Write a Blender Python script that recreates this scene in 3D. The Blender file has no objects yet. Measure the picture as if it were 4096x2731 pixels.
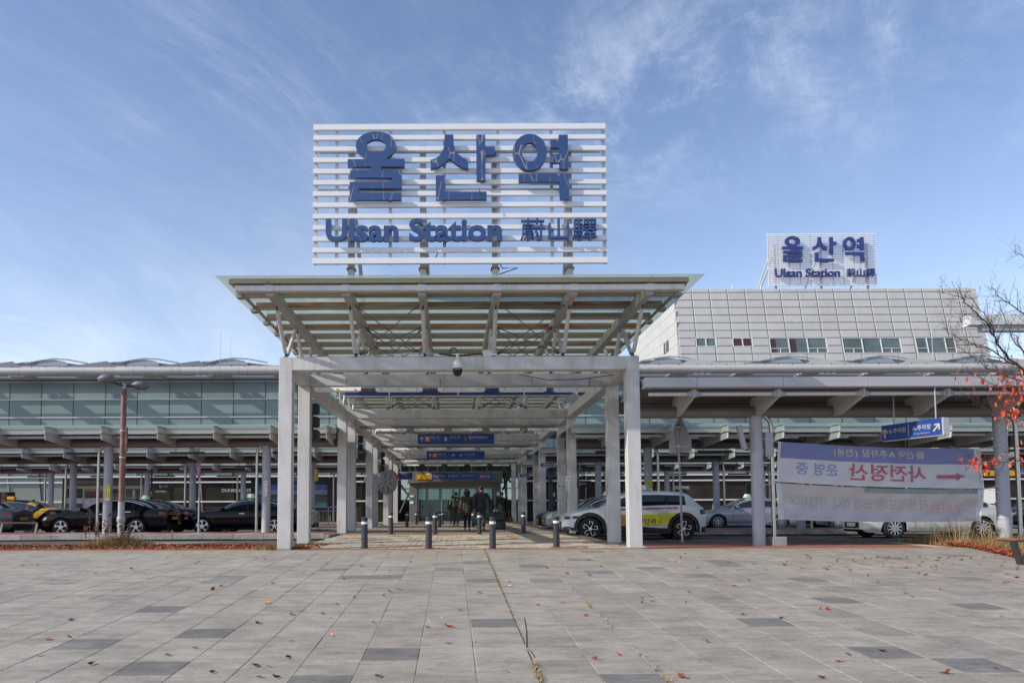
import bpy, bmesh, math, random
from mathutils import Vector, Matrix, noise
random.seed(7)
SC = bpy.context.scene
COL = SC.collection
R = math.radians
# ------------------------------------------------------------------ camera
CAMZ = .87
PITCH = R(3.6)
cam_d = bpy.data.cameras.new("camera"); cam = bpy.data.objects.new("camera", cam_d); COL.objects.link(cam)
CAMROT = Matrix.Rotation(R(90) + PITCH, 3, 'X') @ Matrix.Rotation(-.0038, 3, 'Z')
cam.matrix_world = Matrix.Translation((0, 0, CAMZ)) @ CAMROT.to_4x4()
cam_d.sensor_width = 36; cam_d.lens = 3000 / 4096 * 36
cam_d.shift_x = (2048 - 1808) / 4096; cam_d.shift_y = (1856 - 1365.5) / 4096
cam_d.clip_start = .1; cam_d.clip_end = 4000
SC.camera = cam
# ------------------------------------------------------------------ light
SUN = Vector((1, .37, -.66)).normalized()
SUN_EL = math.asin(-SUN.z); SUN_AZ = math.atan2(-SUN.x, -SUN.y)
sun_d = bpy.data.lights.new("sun", 'SUN'); sun = bpy.data.objects.new("sun", sun_d); COL.objects.link(sun)
sun_d.energy = 4.2; sun_d.angle = R(.55); sun_d.color = (1, .93, .815)
sun.rotation_euler = SUN.to_track_quat('-Z', 'Y').to_euler()
SC.view_settings.view_transform = 'Standard'; SC.view_settings.look = 'None'
SC.view_settings.exposure = .22; SC.view_settings.gamma = 1
W = bpy.data.worlds.new("World"); SC.world = W; W.use_nodes = True
def build_world():
    nt = W.node_tree; N = nt.nodes; L = nt.links; N.clear()
    out = N.new('ShaderNodeOutputWorld'); bg = N.new('ShaderNodeBackground'); L.new(bg.outputs[0], out.inputs[0])
    sky = N.new('ShaderNodeTexSky'); sky.sky_type = 'NISHITA'; sky.sun_disc = False
    sky.sun_elevation = SUN_EL; sky.sun_rotation = SUN_AZ
    sky.air_density = 1.0; sky.dust_density = .6; sky.ozone_density = 2.2; sky.altitude = 0
    bg.inputs[1].default_value = .15
    tc = N.new('ShaderNodeTexCoord'); sep = N.new('ShaderNodeSeparateXYZ'); L.new(tc.outputs['Generated'], sep.inputs[0])
    def M(op, a, b=None, c=None, clamp=False):
        n = N.new('ShaderNodeMath'); n.operation = op; n.use_clamp = clamp
        for i, v in enumerate((a, b, c)):
            if v is None: continue
            if isinstance(v, (int, float)): n.inputs[i].default_value = v
            else: L.new(v, n.inputs[i])
        return n.outputs[0]
    zz = M('MAXIMUM', sep.outputs[2], .03); zz = M('ADD', zz, .12)
    u = M('DIVIDE', sep.outputs[0], zz); v = M('DIVIDE', sep.outputs[1], zz)
    def comb(x, y, z=0.):
        n = N.new('ShaderNodeCombineXYZ')
        for i, q in enumerate((x, y, z)):
            if isinstance(q, (int, float)): n.inputs[i].default_value = q
            else: L.new(q, n.inputs[i])
        return n.outputs[0]
    def rot(a, su, sv):
        c, s = math.cos(a), math.sin(a)
        p = M('ADD', M('MULTIPLY', u, c * su), M('MULTIPLY', v, s * su))
        q = M('ADD', M('MULTIPLY', u, -s * sv), M('MULTIPLY', v, c * sv))
        return p, q
    def nz(vec, scale, det, rough=.6, dist=0.):
        n = N.new('ShaderNodeTexNoise'); n.inputs['Scale'].default_value = scale; n.inputs['Detail'].default_value = det
        n.inputs['Roughness'].default_value = rough; n.inputs['Distortion'].default_value = dist
        L.new(vec, n.inputs['Vector']); return n.outputs[0]
    def sm(x, a, b):
        n = N.new('ShaderNodeMapRange'); n.interpolation_type = 'SMOOTHSTEP'; L.new(x, n.inputs[0])
        n.inputs[1].default_value = a; n.inputs[2].default_value = b; return n.outputs[0]
    # wispy cirrus: long streaks broken by fine fibres
    p, q = rot(R(58), .75, 2.0)
    warp = nz(comb(u, v, 3.1), .8, 2)
    p = M('ADD', p, M('MULTIPLY', warp, .5)); q = M('ADD', q, M('MULTIPLY', warp, .55))
    streak = sm(nz(comb(p, q, 1.7), 1.3, 9, .68, .12), .42, .82)
    fibre = sm(nz(comb(M('MULTIPLY', p, 2.0), M('MULTIPLY', q, 3.0), 6.), 2.0, 10, .74, .15), .30, .78)
    patch = sm(nz(comb(u, v, 8.3), .75, 3, .5, .3), .40, .66)
    # the denser band of cirrus right of the sign
    du = M('SUBTRACT', u, .34); dv = M('SUBTRACT', v, 1.48)
    a = M('ADD', M('MULTIPLY', du, .80), M('MULTIPLY', dv, -.60)); b = M('ADD', M('MULTIPLY', du, .60), M('MULTIPLY', dv, .80))
    d2 = M('ADD', M('POWER', M('MULTIPLY', M('ABSOLUTE', a), 1.5), 2.), M('POWER', M('MULTIPLY', M('ABSOLUTE', b), 3.2), 2.))
    band = M('POWER', 2.718, M('MULTIPLY', d2, -1.))
    cl = M('MULTIPLY', M('MULTIPLY', streak, fibre), M('ADD', patch, .25))
    cl = M('MULTIPLY', cl, .6)
    brk = sm(nz(comb(u, v, 12.), 3.6, 10, .72, .35), .40, .66)
    c2 = M('MULTIPLY', M('MULTIPLY', band, brk), M('ADD', M('MULTIPLY', fibre, .75), .25))
    cl = M('ADD', cl, M('MULTIPLY', c2, .52))
    low = sm(nz(comb(M('MULTIPLY', u, 1.0), M('MULTIPLY', v, .35), 20.), 1.6, 9, .66, .3), .42, .72)
    lowm = M('MULTIPLY', sm(sep.outputs[2], .50, .12), sm(u, .25, -.6))
    cl = M('ADD', cl, M('MULTIPLY', M('MULTIPLY', low, lowm), .26))
    hz = M('POWER', M('SUBTRACT', 1., M('MAXIMUM', sep.outputs[2], 0.)), 6.)
    cl = M('ADD', cl, M('MULTIPLY', hz, .72), clamp=True)
    mix = N.new('ShaderNodeMixRGB'); L.new(cl, mix.inputs[0]); 
    hsv = N.new('ShaderNodeMixRGB'); hsv.blend_type = 'MULTIPLY'; hsv.inputs[0].default_value = 1
    hsv.inputs[2].default_value = (SKYT[0], SKYT[1], SKYT[2], 1); L.new(sky.outputs[0], hsv.inputs[1])
    L.new(hsv.outputs[0], mix.inputs[1]); mix.inputs[2].default_value = (6.1, 6.5, 7.5, 1)
    L.new(mix.outputs[0], bg.inputs[0])
SKYT = (1.12, 1.06, 1.09)
build_world()
SC.cycles.use_denoising = True
SC.cycles.max_bounces = 7; SC.cycles.transparent_max_bounces = 16
SC.cycles.sample_clamp_indirect = 6
# ------------------------------------------------------------------ helpers
def ray(px, py):
    return CAMROT @ Vector(((px - 1808) / 3000, (1856 - py) / 3000, -1))
def at(px, py, Y):
    d = ray(px, py); return Vector((d.x * Y / d.y, Y, CAMZ + d.z * Y / d.y))
def onz(px, py, z):
    d = ray(px, py); t = (z - CAMZ) / d.z; return Vector((d.x * t, d.y * t, z))
PY0 = 17.44
def plz(y): return .05 * (y - PY0)
def onplaza(px, py):
    d = ray(px, py); t = (-.05 * PY0 - CAMZ) / (d.z - .05 * d.y); return Vector((d.x * t, d.y * t, CAMZ + d.z * t))

MATS = {}
def mat(name, col, rough=.5, metal=0., var=.0, vscale=3., bump=0., bscale=40., spec=.5, coat=0., stretch=(1, 1, 1), rand=0., dirt=None, dscale=1.2, dstretch=(1, 1, 1), damt=.5, emit=0., trans=0., alpha=1., dlo=.5, dhi=.74):
    if name in MATS: return MATS[name]
    m = bpy.data.materials.new(name); m.use_nodes = True; nt = m.node_tree; N = nt.nodes; L = nt.links
    b = N['Principled BSDF']
    b.inputs['Roughness'].default_value = rough; b.inputs['Metallic'].default_value = metal
    b.inputs['Specular IOR Level'].default_value = spec; b.inputs['Coat Weight'].default_value = coat
    b.inputs['Coat Roughness'].default_value = .04
    b.inputs['Base Color'].default_value = (*col, 1)
    if trans: b.inputs['Transmission Weight'].default_value = trans
    if emit:
        b.inputs['Emission Color'].default_value = (*col, 1); b.inputs['Emission Strength'].default_value = emit
    tc = N.new('ShaderNodeNewGeometry')
    last = None
    def mapped(st):
        mp = N.new('ShaderNodeMapping'); mp.inputs['Scale'].default_value = st; L.new(tc.outputs['Position'], mp.inputs[0]); return mp.outputs[0]
    if var or dirt or rand:
        rgb = N.new('ShaderNodeRGB'); rgb.outputs[0].default_value = (*col, 1); last = rgb.outputs[0]
    if var:
        n = N.new('ShaderNodeTexNoise'); n.inputs['Scale'].default_value = vscale; n.inputs['Detail'].default_value = 6; n.inputs['Roughness'].default_value = .65
        L.new(mapped(stretch), n.inputs['Vector'])
        mr = N.new('ShaderNodeMapRange'); L.new(n.outputs[0], mr.inputs[0]); mr.inputs[1].default_value = .25; mr.inputs[2].default_value = .75
        mr.inputs[3].default_value = 1 - var; mr.inputs[4].default_value = 1 + var
        mx = N.new('ShaderNodeMixRGB'); mx.blend_type = 'MULTIPLY'; mx.inputs[0].default_value = 1; L.new(last, mx.inputs[1]); L.new(mr.outputs[0], mx.inputs[2]); last = mx.outputs[0]
    if rand:
        oi = N.new('ShaderNodeObjectInfo'); mr = N.new('ShaderNodeMapRange'); L.new(oi.outputs['Random'], mr.inputs[0]); mr.inputs[3].default_value = 1 - rand; mr.inputs[4].default_value = 1 + rand
        mx = N.new('ShaderNodeMixRGB'); mx.blend_type = 'MULTIPLY'; mx.inputs[0].default_value = 1; L.new(last, mx.inputs[1]); L.new(mr.outputs[0], mx.inputs[2]); last = mx.outputs[0]
    if dirt:
        n = N.new('ShaderNodeTexNoise'); n.inputs['Scale'].default_value = dscale; n.inputs['Detail'].default_value = 8; n.inputs['Roughness'].default_value = .7
        L.new(mapped(dstretch), n.inputs['Vector'])
        mr = N.new('ShaderNodeMapRange'); L.new(n.outputs[0], mr.inputs[0]); mr.inputs[1].default_value = dlo; mr.inputs[2].default_value = dhi; mr.inputs[4].default_value = damt
        mx = N.new('ShaderNodeMixRGB'); L.new(mr.outputs[0], mx.inputs[0]); L.new(last, mx.inputs[1]); mx.inputs[2].default_value = (*dirt, 1); last = mx.outputs[0]
    if last is not None: L.new(last, b.inputs['Base Color'])
    if bump:
        n = N.new('ShaderNodeTexNoise'); n.inputs['Scale'].default_value = bscale; n.inputs['Detail'].default_value = 5
        L.new(tc.outputs['Position'], n.inputs['Vector'])
        bp = N.new('ShaderNodeBump'); bp.inputs['Strength'].default_value = bump; bp.inputs['Distance'].default_value = .02; L.new(n.outputs[0], bp.inputs['Height']); L.new(bp.outputs[0], b.inputs['Normal'])
    MATS[name] = m; return m

class MB:
    def __init__(s): s.v = []; s.f = []; s.sm = False
    def quad(s, a, b, c, d):
        n = len(s.v); s.v += [tuple(a), tuple(b), tuple(c), tuple(d)]; s.f.append((n, n + 1, n + 2, n + 3)); return s
    def box(s, x0, y0, z0, x1, y1, z1):
        n = len(s.v)
        s.v += [(x0, y0, z0), (x1, y0, z0), (x1, y1, z0), (x0, y1, z0), (x0, y0, z1), (x1, y0, z1), (x1, y1, z1), (x0, y1, z1)]
        s.f += [(n, n + 3, n + 2, n + 1), (n + 4, n + 5, n + 6, n + 7), (n, n + 1, n + 5, n + 4), (n + 1, n + 2, n + 6, n + 5), (n + 2, n + 3, n + 7, n + 6), (n + 3, n, n + 4, n + 7)]; return s
    def bbox(s, x0, y0, z0, x1, y1, z1, r=.01):
        # box with bevelled long edges (chamfer all edges by inset octagon in two planes)
        n = len(s.v)
        for z, k in ((z0, r), (z0 + r, 0), (z1 - r, 0), (z1, r)):
            a, b_, c, d = x0 + k, y0 + k, x1 - k, y1 - k
            q = r
            s.v += [(a + q, b_, z), (c - q, b_, z), (c, b_ + q, z), (c, d - q, z), (c - q, d, z), (a + q, d, z), (a, d - q, z), (a, b_ + q, z)]
        s.f.append(tuple(n + i for i in range(7, -1, -1))); s.f.append(tuple(n + 24 + i for i in range(8)))
        for k in range(3):
            for i in range(8):
                j = (i + 1) % 8; s.f.append((n + k * 8 + i, n + k * 8 + j, n + k * 8 + 8 + j, n + k * 8 + 8 + i))
        return s
    def tube(s, p, q, r, n=10, r2=None, caps=True):
        p = Vector(p); q = Vector(q); r2 = r if r2 is None else r2
        d = (q - p).normalized(); u = d.orthogonal().normalized(); w = d.cross(u); b = len(s.v)
        for c, rr in ((p, r), (q, r2)):
            for i in range(n):
                a = 2 * math.pi * i / n; s.v.append(tuple(c + u * (rr * math.cos(a)) + w * (rr * math.sin(a))))
        for i in range(n):
            j = (i + 1) % n; s.f.append((b + i, b + j, b + n + j, b + n + i))
        if caps: s.f.append(tuple(b + i for i in range(n - 1, -1, -1))); s.f.append(tuple(b + n + i for i in range(n)))
        return s
    def poly(s, pts, r, n=8):
        pts = [Vector(p) for p in pts]; rs = r if isinstance(r, (list, tuple)) else [r] * len(pts)
        b = len(s.v); u = None
        for k, p in enumerate(pts):
            d = (pts[min(k + 1, len(pts) - 1)] - pts[max(k - 1, 0)]).normalized()
            u = d.orthogonal().normalized() if u is None else (u - d * u.dot(d)).normalized()
            w = d.cross(u)
            for i in range(n):
                a = 2 * math.pi * i / n; s.v.append(tuple(p + u * (rs[k] * math.cos(a)) + w * (rs[k] * math.sin(a))))
        for k in range(len(pts) - 1):
            for i in range(n):
                j = (i + 1) % n; s.f.append((b + k * n + i, b + k * n + j, b + k * n + n + j, b + k * n + n + i))
        s.f.append(tuple(b + i for i in range(n - 1, -1, -1))); e = b + (len(pts) - 1) * n; s.f.append(tuple(e + i for i in range(n)))
        return s
    def lathe(s, prof, c=(0, 0, 0), axis='z', n=16):
        b = len(s.v)
        for (r, h) in prof:
            for i in range(n):
                a = 2 * math.pi * i / n; x, y = r * math.cos(a), r * math.sin(a)
                p = (x, y, h) if axis == 'z' else ((x, -h, y) if axis == 'y' else (h, x, y))
                s.v.append((p[0] + c[0], p[1] + c[1], p[2] + c[2]))
        for k in range(len(prof) - 1):
            for i in range(n):
                j = (i + 1) % n; s.f.append((b + k * n + i, b + k * n + j, b + k * n + n + j, b + k * n + n + i))
        if prof[0][0] > 1e-4: s.f.append(tuple(b + i for i in range(n - 1, -1, -1)))
        if prof[-1][0] > 1e-4:
            e = b + (len(prof) - 1) * n; s.f.append(tuple(e + i for i in range(n)))
        return s
    def prism(s, pts, y0, y1):
        # polygon in XZ extruded along Y
        n = len(pts); b = len(s.v)
        s.v += [(x, y0, z) for x, z in pts] + [(x, y1, z) for x, z in pts]
        ar = sum(pts[i][0] * pts[(i + 1) % n][1] - pts[(i + 1) % n][0] * pts[i][1] for i in range(n))
        o = list(range(n)) if ar > 0 else list(range(n - 1, -1, -1))
        s.f.append(tuple(b + i for i in o)); s.f.append(tuple(b + n + i for i in reversed(o)))
        for k in range(n):
            i, j = o[k], o[(k + 1) % n]; s.f.append((b + j, b + i, b + n + i, b + n + j))
        return s
    def xprism(s, pts, x0, x1):
        n = len(pts); b = len(s.v)
        s.v += [(x0, y, z) for y, z in pts] + [(x1, y, z) for y, z in pts]
        s.f.append(tuple(b + i for i in range(n - 1, -1, -1))); s.f.append(tuple(b + n + i for i in range(n)))
        for i in range(n):
            j = (i + 1) % n; s.f.append((b + i, b + j, b + n + j, b + n + i))
        return s
    def data(s, name, m):
        me = bpy.data.meshes.new(name); me.from_pydata(s.v, [], s.f); me.materials.append(m)
        if s.sm:
            me.polygons.foreach_set('use_smooth', [True] * len(me.polygons))
        return me
    def build(s, name, m, parent=None, kind=None, smooth=None, label=None, local=False):
        if smooth: s.sm = True
        me = s.data(name, m)
        return link(name, me, parent, kind=kind, label=label, local=local, auto=smooth)
def fixn(me):
    bm = bmesh.new(); bm.from_mesh(me); bmesh.ops.recalc_face_normals(bm, faces=bm.faces); bm.to_mesh(me); bm.free()
def link(name, me, parent=None, loc=None, kind=None, label=None, local=False, auto=None):
    o = bpy.data.objects.new(name, me); COL.objects.link(o)
    if parent is not None:
        o.parent = parent
        if not local: o.matrix_parent_inverse = Matrix.Translation(-WLOC[parent.name])
    if loc is not None: o.location = loc
    if kind: o['kind'] = kind
    if label: o['label'] = label
    return o
WLOC = {}
def thing(name, label, cat, loc=(0, 0, 0), group=None, rz=0):
    o = bpy.data.objects.new(name, None); COL.objects.link(o); o.location = loc; o.rotation_euler = (0, 0, rz)
    o.empty_display_size = .1
    o['label'] = label; o['category'] = cat
    if group: o['group'] = group
    WLOC[o.name] = Vector(loc)
    return o
def tag(o, label, cat, group=None):
    o['label'] = label; o['category'] = cat
    if group: o['group'] = group
    WLOC[o.name] = Vector(o.location)
    return o
def subp(o):      # allow sub-parts in world coordinates under a part
    WLOC[o.name] = Vector((0, 0, 0)); return o
def smooth_auto(o, ang=40):
    me = o.data
    me.polygons.foreach_set('use_smooth', [True] * len(me.polygons))
    me.set_sharp_from_angle(angle=R(ang))
def copy_tree(root, loc, label=None, group=None, rz=None):
    r = root.copy(); COL.objects.link(r); r.location = loc
    if rz is not None: r.rotation_euler = (0, 0, rz)
    if label: r['label'] = label
    if group: r['group'] = group
    WLOC[r.name] = Vector(loc)
    for ch in list(root.children):
        c = ch.copy(); COL.objects.link(c); c.parent = r
        for g in ch.children:
            d = g.copy(); COL.objects.link(d); d.parent = c
    return r
TEXTC = {}
TMP = bpy.data.scenes.new('workbench')
def tmpdg(o):
    TMP.collection.objects.link(o); vl = TMP.view_layers[0]; vl.update(); return vl.depsgraph
def text_mesh(body, bold=0., depth=0.):
    k = (body, bold, depth)
    if k in TEXTC: return TEXTC[k]
    c = bpy.data.curves.new("lettering", "FONT"); c.body = body; c.size = 1; c.offset = bold; c.extrude = depth; c.resolution_u = 3
    o = bpy.data.objects.new("lettering", c); dg = tmpdg(o); me = bpy.data.meshes.new_from_object(o.evaluated_get(dg))
    vs = [v.co.copy() for v in me.vertices]; fs = [tuple(p.vertices) for p in me.polygons]
    bpy.data.objects.remove(o); bpy.data.curves.remove(c); bpy.data.meshes.remove(me)
    TEXTC[k] = (vs, fs); return TEXTC[k]
def text(body, x0, x1, z0, z1, Y, m, parent=None, bold=0., depth=0., name='lettering', mirror=False, warp=None, axis='y', local=False, fine=0):
    """lettering fitted in the box x0..x1, z0..z1 of the plane Y, facing -Y (axis 'y'); depth in metres of half thickness"""
    vs, fs = text_mesh(body, bold, .1 if depth else 0.)
    if not vs: return None
    if fine:
        bm = bmesh.new(); bv = [bm.verts.new(v) for v in vs]
        for f in fs:
            try: bm.faces.new([bv[i] for i in f])
            except ValueError: pass
        bmesh.ops.triangulate(bm, faces=bm.faces)
        for _ in range(4):
            es = [e for e in bm.edges if e.calc_length() > fine]
            if not es: break
            bmesh.ops.subdivide_edges(bm, edges=es, cuts=1); bmesh.ops.triangulate(bm, faces=bm.faces)
        bm.verts.index_update(); vs = [v.co.copy() for v in bm.verts]; fs = [tuple(v.index for v in f.verts) for f in bm.faces]; bm.free()
    ax = min(v.x for v in vs); bx = max(v.x for v in vs); ay = min(v.y for v in vs); by = max(v.y for v in vs)
    V = []
    for v in vs:
        a = (v.x - ax) / max(bx - ax, 1e-6); b = (v.y - ay) / max(by - ay, 1e-6)
        if mirror: a = 1 - a
        x = x0 + a * (x1 - x0); z = z0 + b * (z1 - z0); y = Y - (v.z / .1) * depth if depth else Y
        V.append(warp(x, z, y) if warp else (x, y, z))
    mb = MB(); mb.v = V; mb.f = [f[::-1] for f in fs] if mirror else fs
    return mb.build(name, m, parent, local=local)
def interp(tab, x):
    if x <= tab[0][0]: return tab[0][1]
    for i in range(len(tab) - 1):
        x0, y0 = tab[i]; x1, y1 = tab[i + 1]
        if x <= x1:
            t = (x - x0) / (x1 - x0)
            xm, ym = tab[max(i - 1, 0)]; xp, yp = tab[min(i + 2, len(tab) - 1)]
            m0 = (y1 - ym) / (x1 - xm) if x1 != xm else 0; m1 = (yp - y0) / (xp - x0) if xp != x0 else 0
            s = (y1 - y0) / (x1 - x0)
            if s == 0: m0 = m1 = 0
            else:
                m0 = max(min(m0 / s, 3), 0) * s; m1 = max(min(m1 / s, 3), 0) * s
            h = x1 - x0
            return (2 * t**3 - 3 * t**2 + 1) * y0 + (t**3 - 2 * t**2 + t) * h * m0 + (-2 * t**3 + 3 * t**2) * y1 + (t**3 - t**2) * h * m1
    return tab[-1][1]
# ------------------------------------------------------------------ materials
STEEL = mat('white_painted_steel', (.50, .49, .485), .45, var=.08, vscale=2.5, dirt=(.27, .22, .165), dscale=1.5, damt=.55, dstretch=(2.2, 2.2, .35))
STEELG = mat('cream_painted_steel', (.275, .25, .195), .5, var=.08, vscale=3, dirt=(.27, .13, .045), dscale=.9, damt=.75, dstretch=(.8, 4, 4))
RUSTY = mat('rusted_painted_steel', (.27, .235, .165), .6, var=.15, vscale=4, dirt=(.27, .09, .02), dscale=1.3, damt=1., dstretch=(.6, 3, 6), dlo=.46, dhi=.58)
RAFT = mat('weathered_rafter_steel', (.37, .345, .315), .5, var=.1, vscale=3, dirt=(.22, .13, .07), dscale=2.2, damt=.8, dlo=.55, dhi=.75)
GREYST = mat('grey_galvanised_steel', (.33, .345, .37), .4, var=.08, vscale=5)
COLGREY = mat('grey_painted_column', (.37, .39, .43), .42, var=.06, vscale=3, dirt=(.24, .23, .23), dscale=1.8, damt=.4)
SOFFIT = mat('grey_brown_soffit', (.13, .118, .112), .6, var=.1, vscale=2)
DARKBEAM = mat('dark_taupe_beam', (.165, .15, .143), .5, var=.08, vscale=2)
DARK = mat('black_plastic', (.012, .012, .014), .5)
DARKM = mat('charcoal_metal', (.03, .032, .036), .45, var=.1)
STAIN = mat('stainless_steel', (.42, .40, .37), .28, metal=1., var=.1, vscale=6)
GALV = mat('pale_galvanised_pipe', (.5, .51, .53), .35, var=.08, metal=.3)
WHITEP = mat('white_sheet_metal', (.62, .625, .63), .4, var=.03, vscale=2, dirt=(.5, .47, .42), dscale=1.5, damt=.3, dstretch=(1, 1, .3))
RUSTPOLE = mat('rust_brown_paint', (.17, .075, .055), .6, var=.35, vscale=7, dirt=(.30, .22, .19), dscale=2.5, damt=.8)
BLUES = mat('sign_blue', (.016, .052, .235), .35, var=.04)
WHITEL = mat('white_print', (.78, .79, .8), .5)
CREAML = mat('faded_cream_print', (.46, .43, .34), .5)
REDP = mat('red_print', (.55, .05, .03), .5)
YELP = mat('yellow_print', (.72, .62, .03), .5)
AMBERP = mat('amber_board', (.72, .36, .012), .45)
BLACKP = mat('black_print', (.02, .02, .022), .5)
def glass_mat(name, tint, transp, translu, rough=.05, refl=1.):
    m = bpy.data.materials.new(name); m.use_nodes = True; nt = m.node_tree; N = nt.nodes; L = nt.links; N.clear()
    out = N.new('ShaderNodeOutputMaterial'); tr = N.new('ShaderNodeBsdfTransparent'); tl = N.new('ShaderNodeBsdfTranslucent'); df = N.new('ShaderNodeBsdfDiffuse'); gl = N.new('ShaderNodeBsdfGlossy')
    tr.inputs[0].default_value = (*[min(1, t * 1.12) for t in tint], 1); tl.inputs[0].default_value = (*tint, 1); df.inputs[0].default_value = (*[t * .8 for t in tint], 1)
    tc = N.new('ShaderNodeTexCoord'); n = N.new('ShaderNodeTexNoise'); n.inputs['Scale'].default_value = 2.2; n.inputs['Detail'].default_value = 7; L.new(tc.outputs['Object'], n.inputs['Vector'])
    mr = N.new('ShaderNodeMapRange'); L.new(n.outputs[0], mr.inputs[0]); mr.inputs[1].default_value = .3; mr.inputs[2].default_value = .75; mr.inputs[3].default_value = translu * .8; mr.inputs[4].default_value = min(1, translu * 1.2)
    m1 = N.new('ShaderNodeMixShader'); m1.inputs[0].default_value = .15; L.new(tl.outputs[0], m1.inputs[1]); L.new(df.outputs[0], m1.inputs[2])
    m2 = N.new('ShaderNodeMixShader'); L.new(mr.outputs[0], m2.inputs[0]); L.new(tr.outputs[0], m2.inputs[1]); L.new(m1.outputs[0], m2.inputs[2])
    lw = N.new('ShaderNodeLayerWeight'); lw.inputs[0].default_value = .5; fp = N.new('ShaderNodeMath'); fp.operation = 'POWER'; fp.inputs[1].default_value = 4.5; L.new(lw.outputs['Facing'], fp.inputs[0]); fr = N.new('ShaderNodeMath'); fr.operation = 'MULTIPLY_ADD'; fr.inputs[1].default_value = .6; fr.inputs[2].default_value = .03; L.new(fp.outputs[0], fr.inputs[0]); gl.inputs['Roughness'].default_value = rough; gl.inputs[0].default_value = (refl, refl, refl, 1)
    m3 = N.new('ShaderNodeMixShader'); L.new(fr.outputs[0], m3.inputs[0]); L.new(m2.outputs[0], m3.inputs[1]); L.new(gl.outputs[0], m3.inputs[2]); L.new(m3.outputs[0], out.inputs[0])
    MATS[name] = m; return m
ROOFG = glass_mat('greenish_canopy_glass', (.66, .71, .665), .5, .46)
DOORG = glass_mat('dark_door_glass', (.50, .66, .64), .6, .2)
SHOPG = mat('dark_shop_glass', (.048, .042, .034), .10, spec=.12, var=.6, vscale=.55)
GREENG = mat('pale_green_glass', (.27, .33, .29), .12, spec=.6, var=.08, vscale=.6)
TEALG = mat('fritted_teal_glass', (.185, .25, .245), .2, spec=.35, var=.12, vscale=.35, rand=.12)
# ================================================================== GROUND
def stone_mat(name, col, col2, speck=.24, rand=.04, rough=.75, island=False, blotch=.30):
    m = bpy.data.materials.new(name); m.use_nodes = True; nt = m.node_tree; N = nt.nodes; L = nt.links; b = N['Principled BSDF']
    b.inputs['Roughness'].default_value = rough; b.inputs['Specular IOR Level'].default_value = .3
    g = N.new('ShaderNodeNewGeometry')
    def nz(sc, det, ro=.6, st=None):
        n = N.new('ShaderNodeTexNoise'); n.inputs['Scale'].default_value = sc; n.inputs['Detail'].default_value = det; n.inputs['Roughness'].default_value = ro
        if st:
            mp = N.new('ShaderNodeMapping'); mp.inputs['Scale'].default_value = st; L.new(g.outputs['Position'], mp.inputs[0]); L.new(mp.outputs[0], n.inputs['Vector'])
        else: L.new(g.outputs['Position'], n.inputs['Vector'])
        return n.outputs[0]
    def mr(x, a, b_, c, d):
        n = N.new('ShaderNodeMapRange'); L.new(x, n.inputs[0]); n.inputs[1].default_value = a; n.inputs[2].default_value = b_; n.inputs[3].default_value = c; n.inputs[4].default_value = d; return n.outputs[0]
    def mul(c, f):
        n = N.new('ShaderNodeMixRGB'); n.blend_type = 'MULTIPLY'; n.inputs[0].default_value = 1; L.new(c, n.inputs[1]); L.new(f, n.inputs[2]); return n.outputs[0]
    mix = N.new('ShaderNodeMixRGB'); mix.inputs[1].default_value = (*col, 1); mix.inputs[2].default_value = (*col2, 1)
    L.new(mr(nz(.9, 6, .65), .35, .68, 0, 1), mix.inputs[0]); c = mix.outputs[0]
    c = mul(c, mr(nz(95, 3, .8), .3, .7, 1 - speck, 1 + speck))
    c = mul(c, mr(nz(38, 3, .7), .3, .7, 1 - speck * .5, 1 + speck * .5))
    c = mul(c, mr(nz(2.6, 7, .7, (1, 1.6, 1)), .3, .72, 1 + blotch * .6, 1 - blotch))
    if island:
        c = mul(c, mr(g.outputs['Random Per Island'], 0, 1, 1 - rand, 1 + rand))
    else:
        oi = N.new('ShaderNodeObjectInfo'); c = mul(c, mr(oi.outputs['Random'], 0, 1, 1 - rand, 1 + rand))
    if blotch >= .25:      # worn stains, gum spots and scuffs
        vo = N.new('ShaderNodeTexVoronoi'); vo.inputs['Scale'].default_value = 2.3; L.new(g.outputs['Position'], vo.inputs['Vector'])
        c = mul(c, mr(vo.outputs['Distance'], .035, .06, .62, 1))
        c = mul(c, mr(nz(1.7, 9, .78, (.8, 2.2, 1)), .52, .68, 1, .70))
        c = mul(c, mr(nz(3.4, 8, .75, (.6, 2.6, 1)), .54, .70, 1, 1.24))
    L.new(c, b.inputs['Base Color'])
    bp = N.new('ShaderNodeBump'); bp.inputs['Strength'].default_value = .35; bp.inputs['Distance'].default_value = .004; L.new(nz(120, 3), bp.inputs['Height']); L.new(bp.outputs[0], b.inputs['Normal'])
    MATS[name] = m; return m
G1, G2 = (.290, .260, .222), (.362, .327, .279)
GRAN = stone_mat('light_granite', G1, G2); GRANI = stone_mat('light_granite_far', G1, G2, island=True)
GRAND = stone_mat('dark_granite', (.170, .16, .148), (.20, .188, .174)); GRANDI = stone_mat('dark_granite_far', (.20, .187, .172), (.235, .218, .20), island=True)
GRANM = stone_mat('mid_granite', (.258, .235, .207), (.30, .272, .238))
PAVB = stone_mat('beige_paver', (.42, .37, .30), (.47, .42, .33), speck=.1, rand=.14); PAVBI = stone_mat('beige_paver_far', (.40, .35, .28), (.45, .40, .32), speck=.1, rand=.16, island=True)
PAVR = stone_mat('red_paver', (.27, .145, .095), (.32, .18, .12), speck=.12, rand=.12); PAVRI = stone_mat('red_paver_far', (.27, .145, .095), (.32, .18, .12), speck=.12, rand=.15, island=True)
GREYPI = stone_mat('grey_paver_far', (.24, .215, .19), (.30, .265, .23), speck=.1, rand=.16, island=True)
KERBM = stone_mat('kerb_granite', (.255, .26, .265), (.31, .31, .31), rand=.12)
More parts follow.
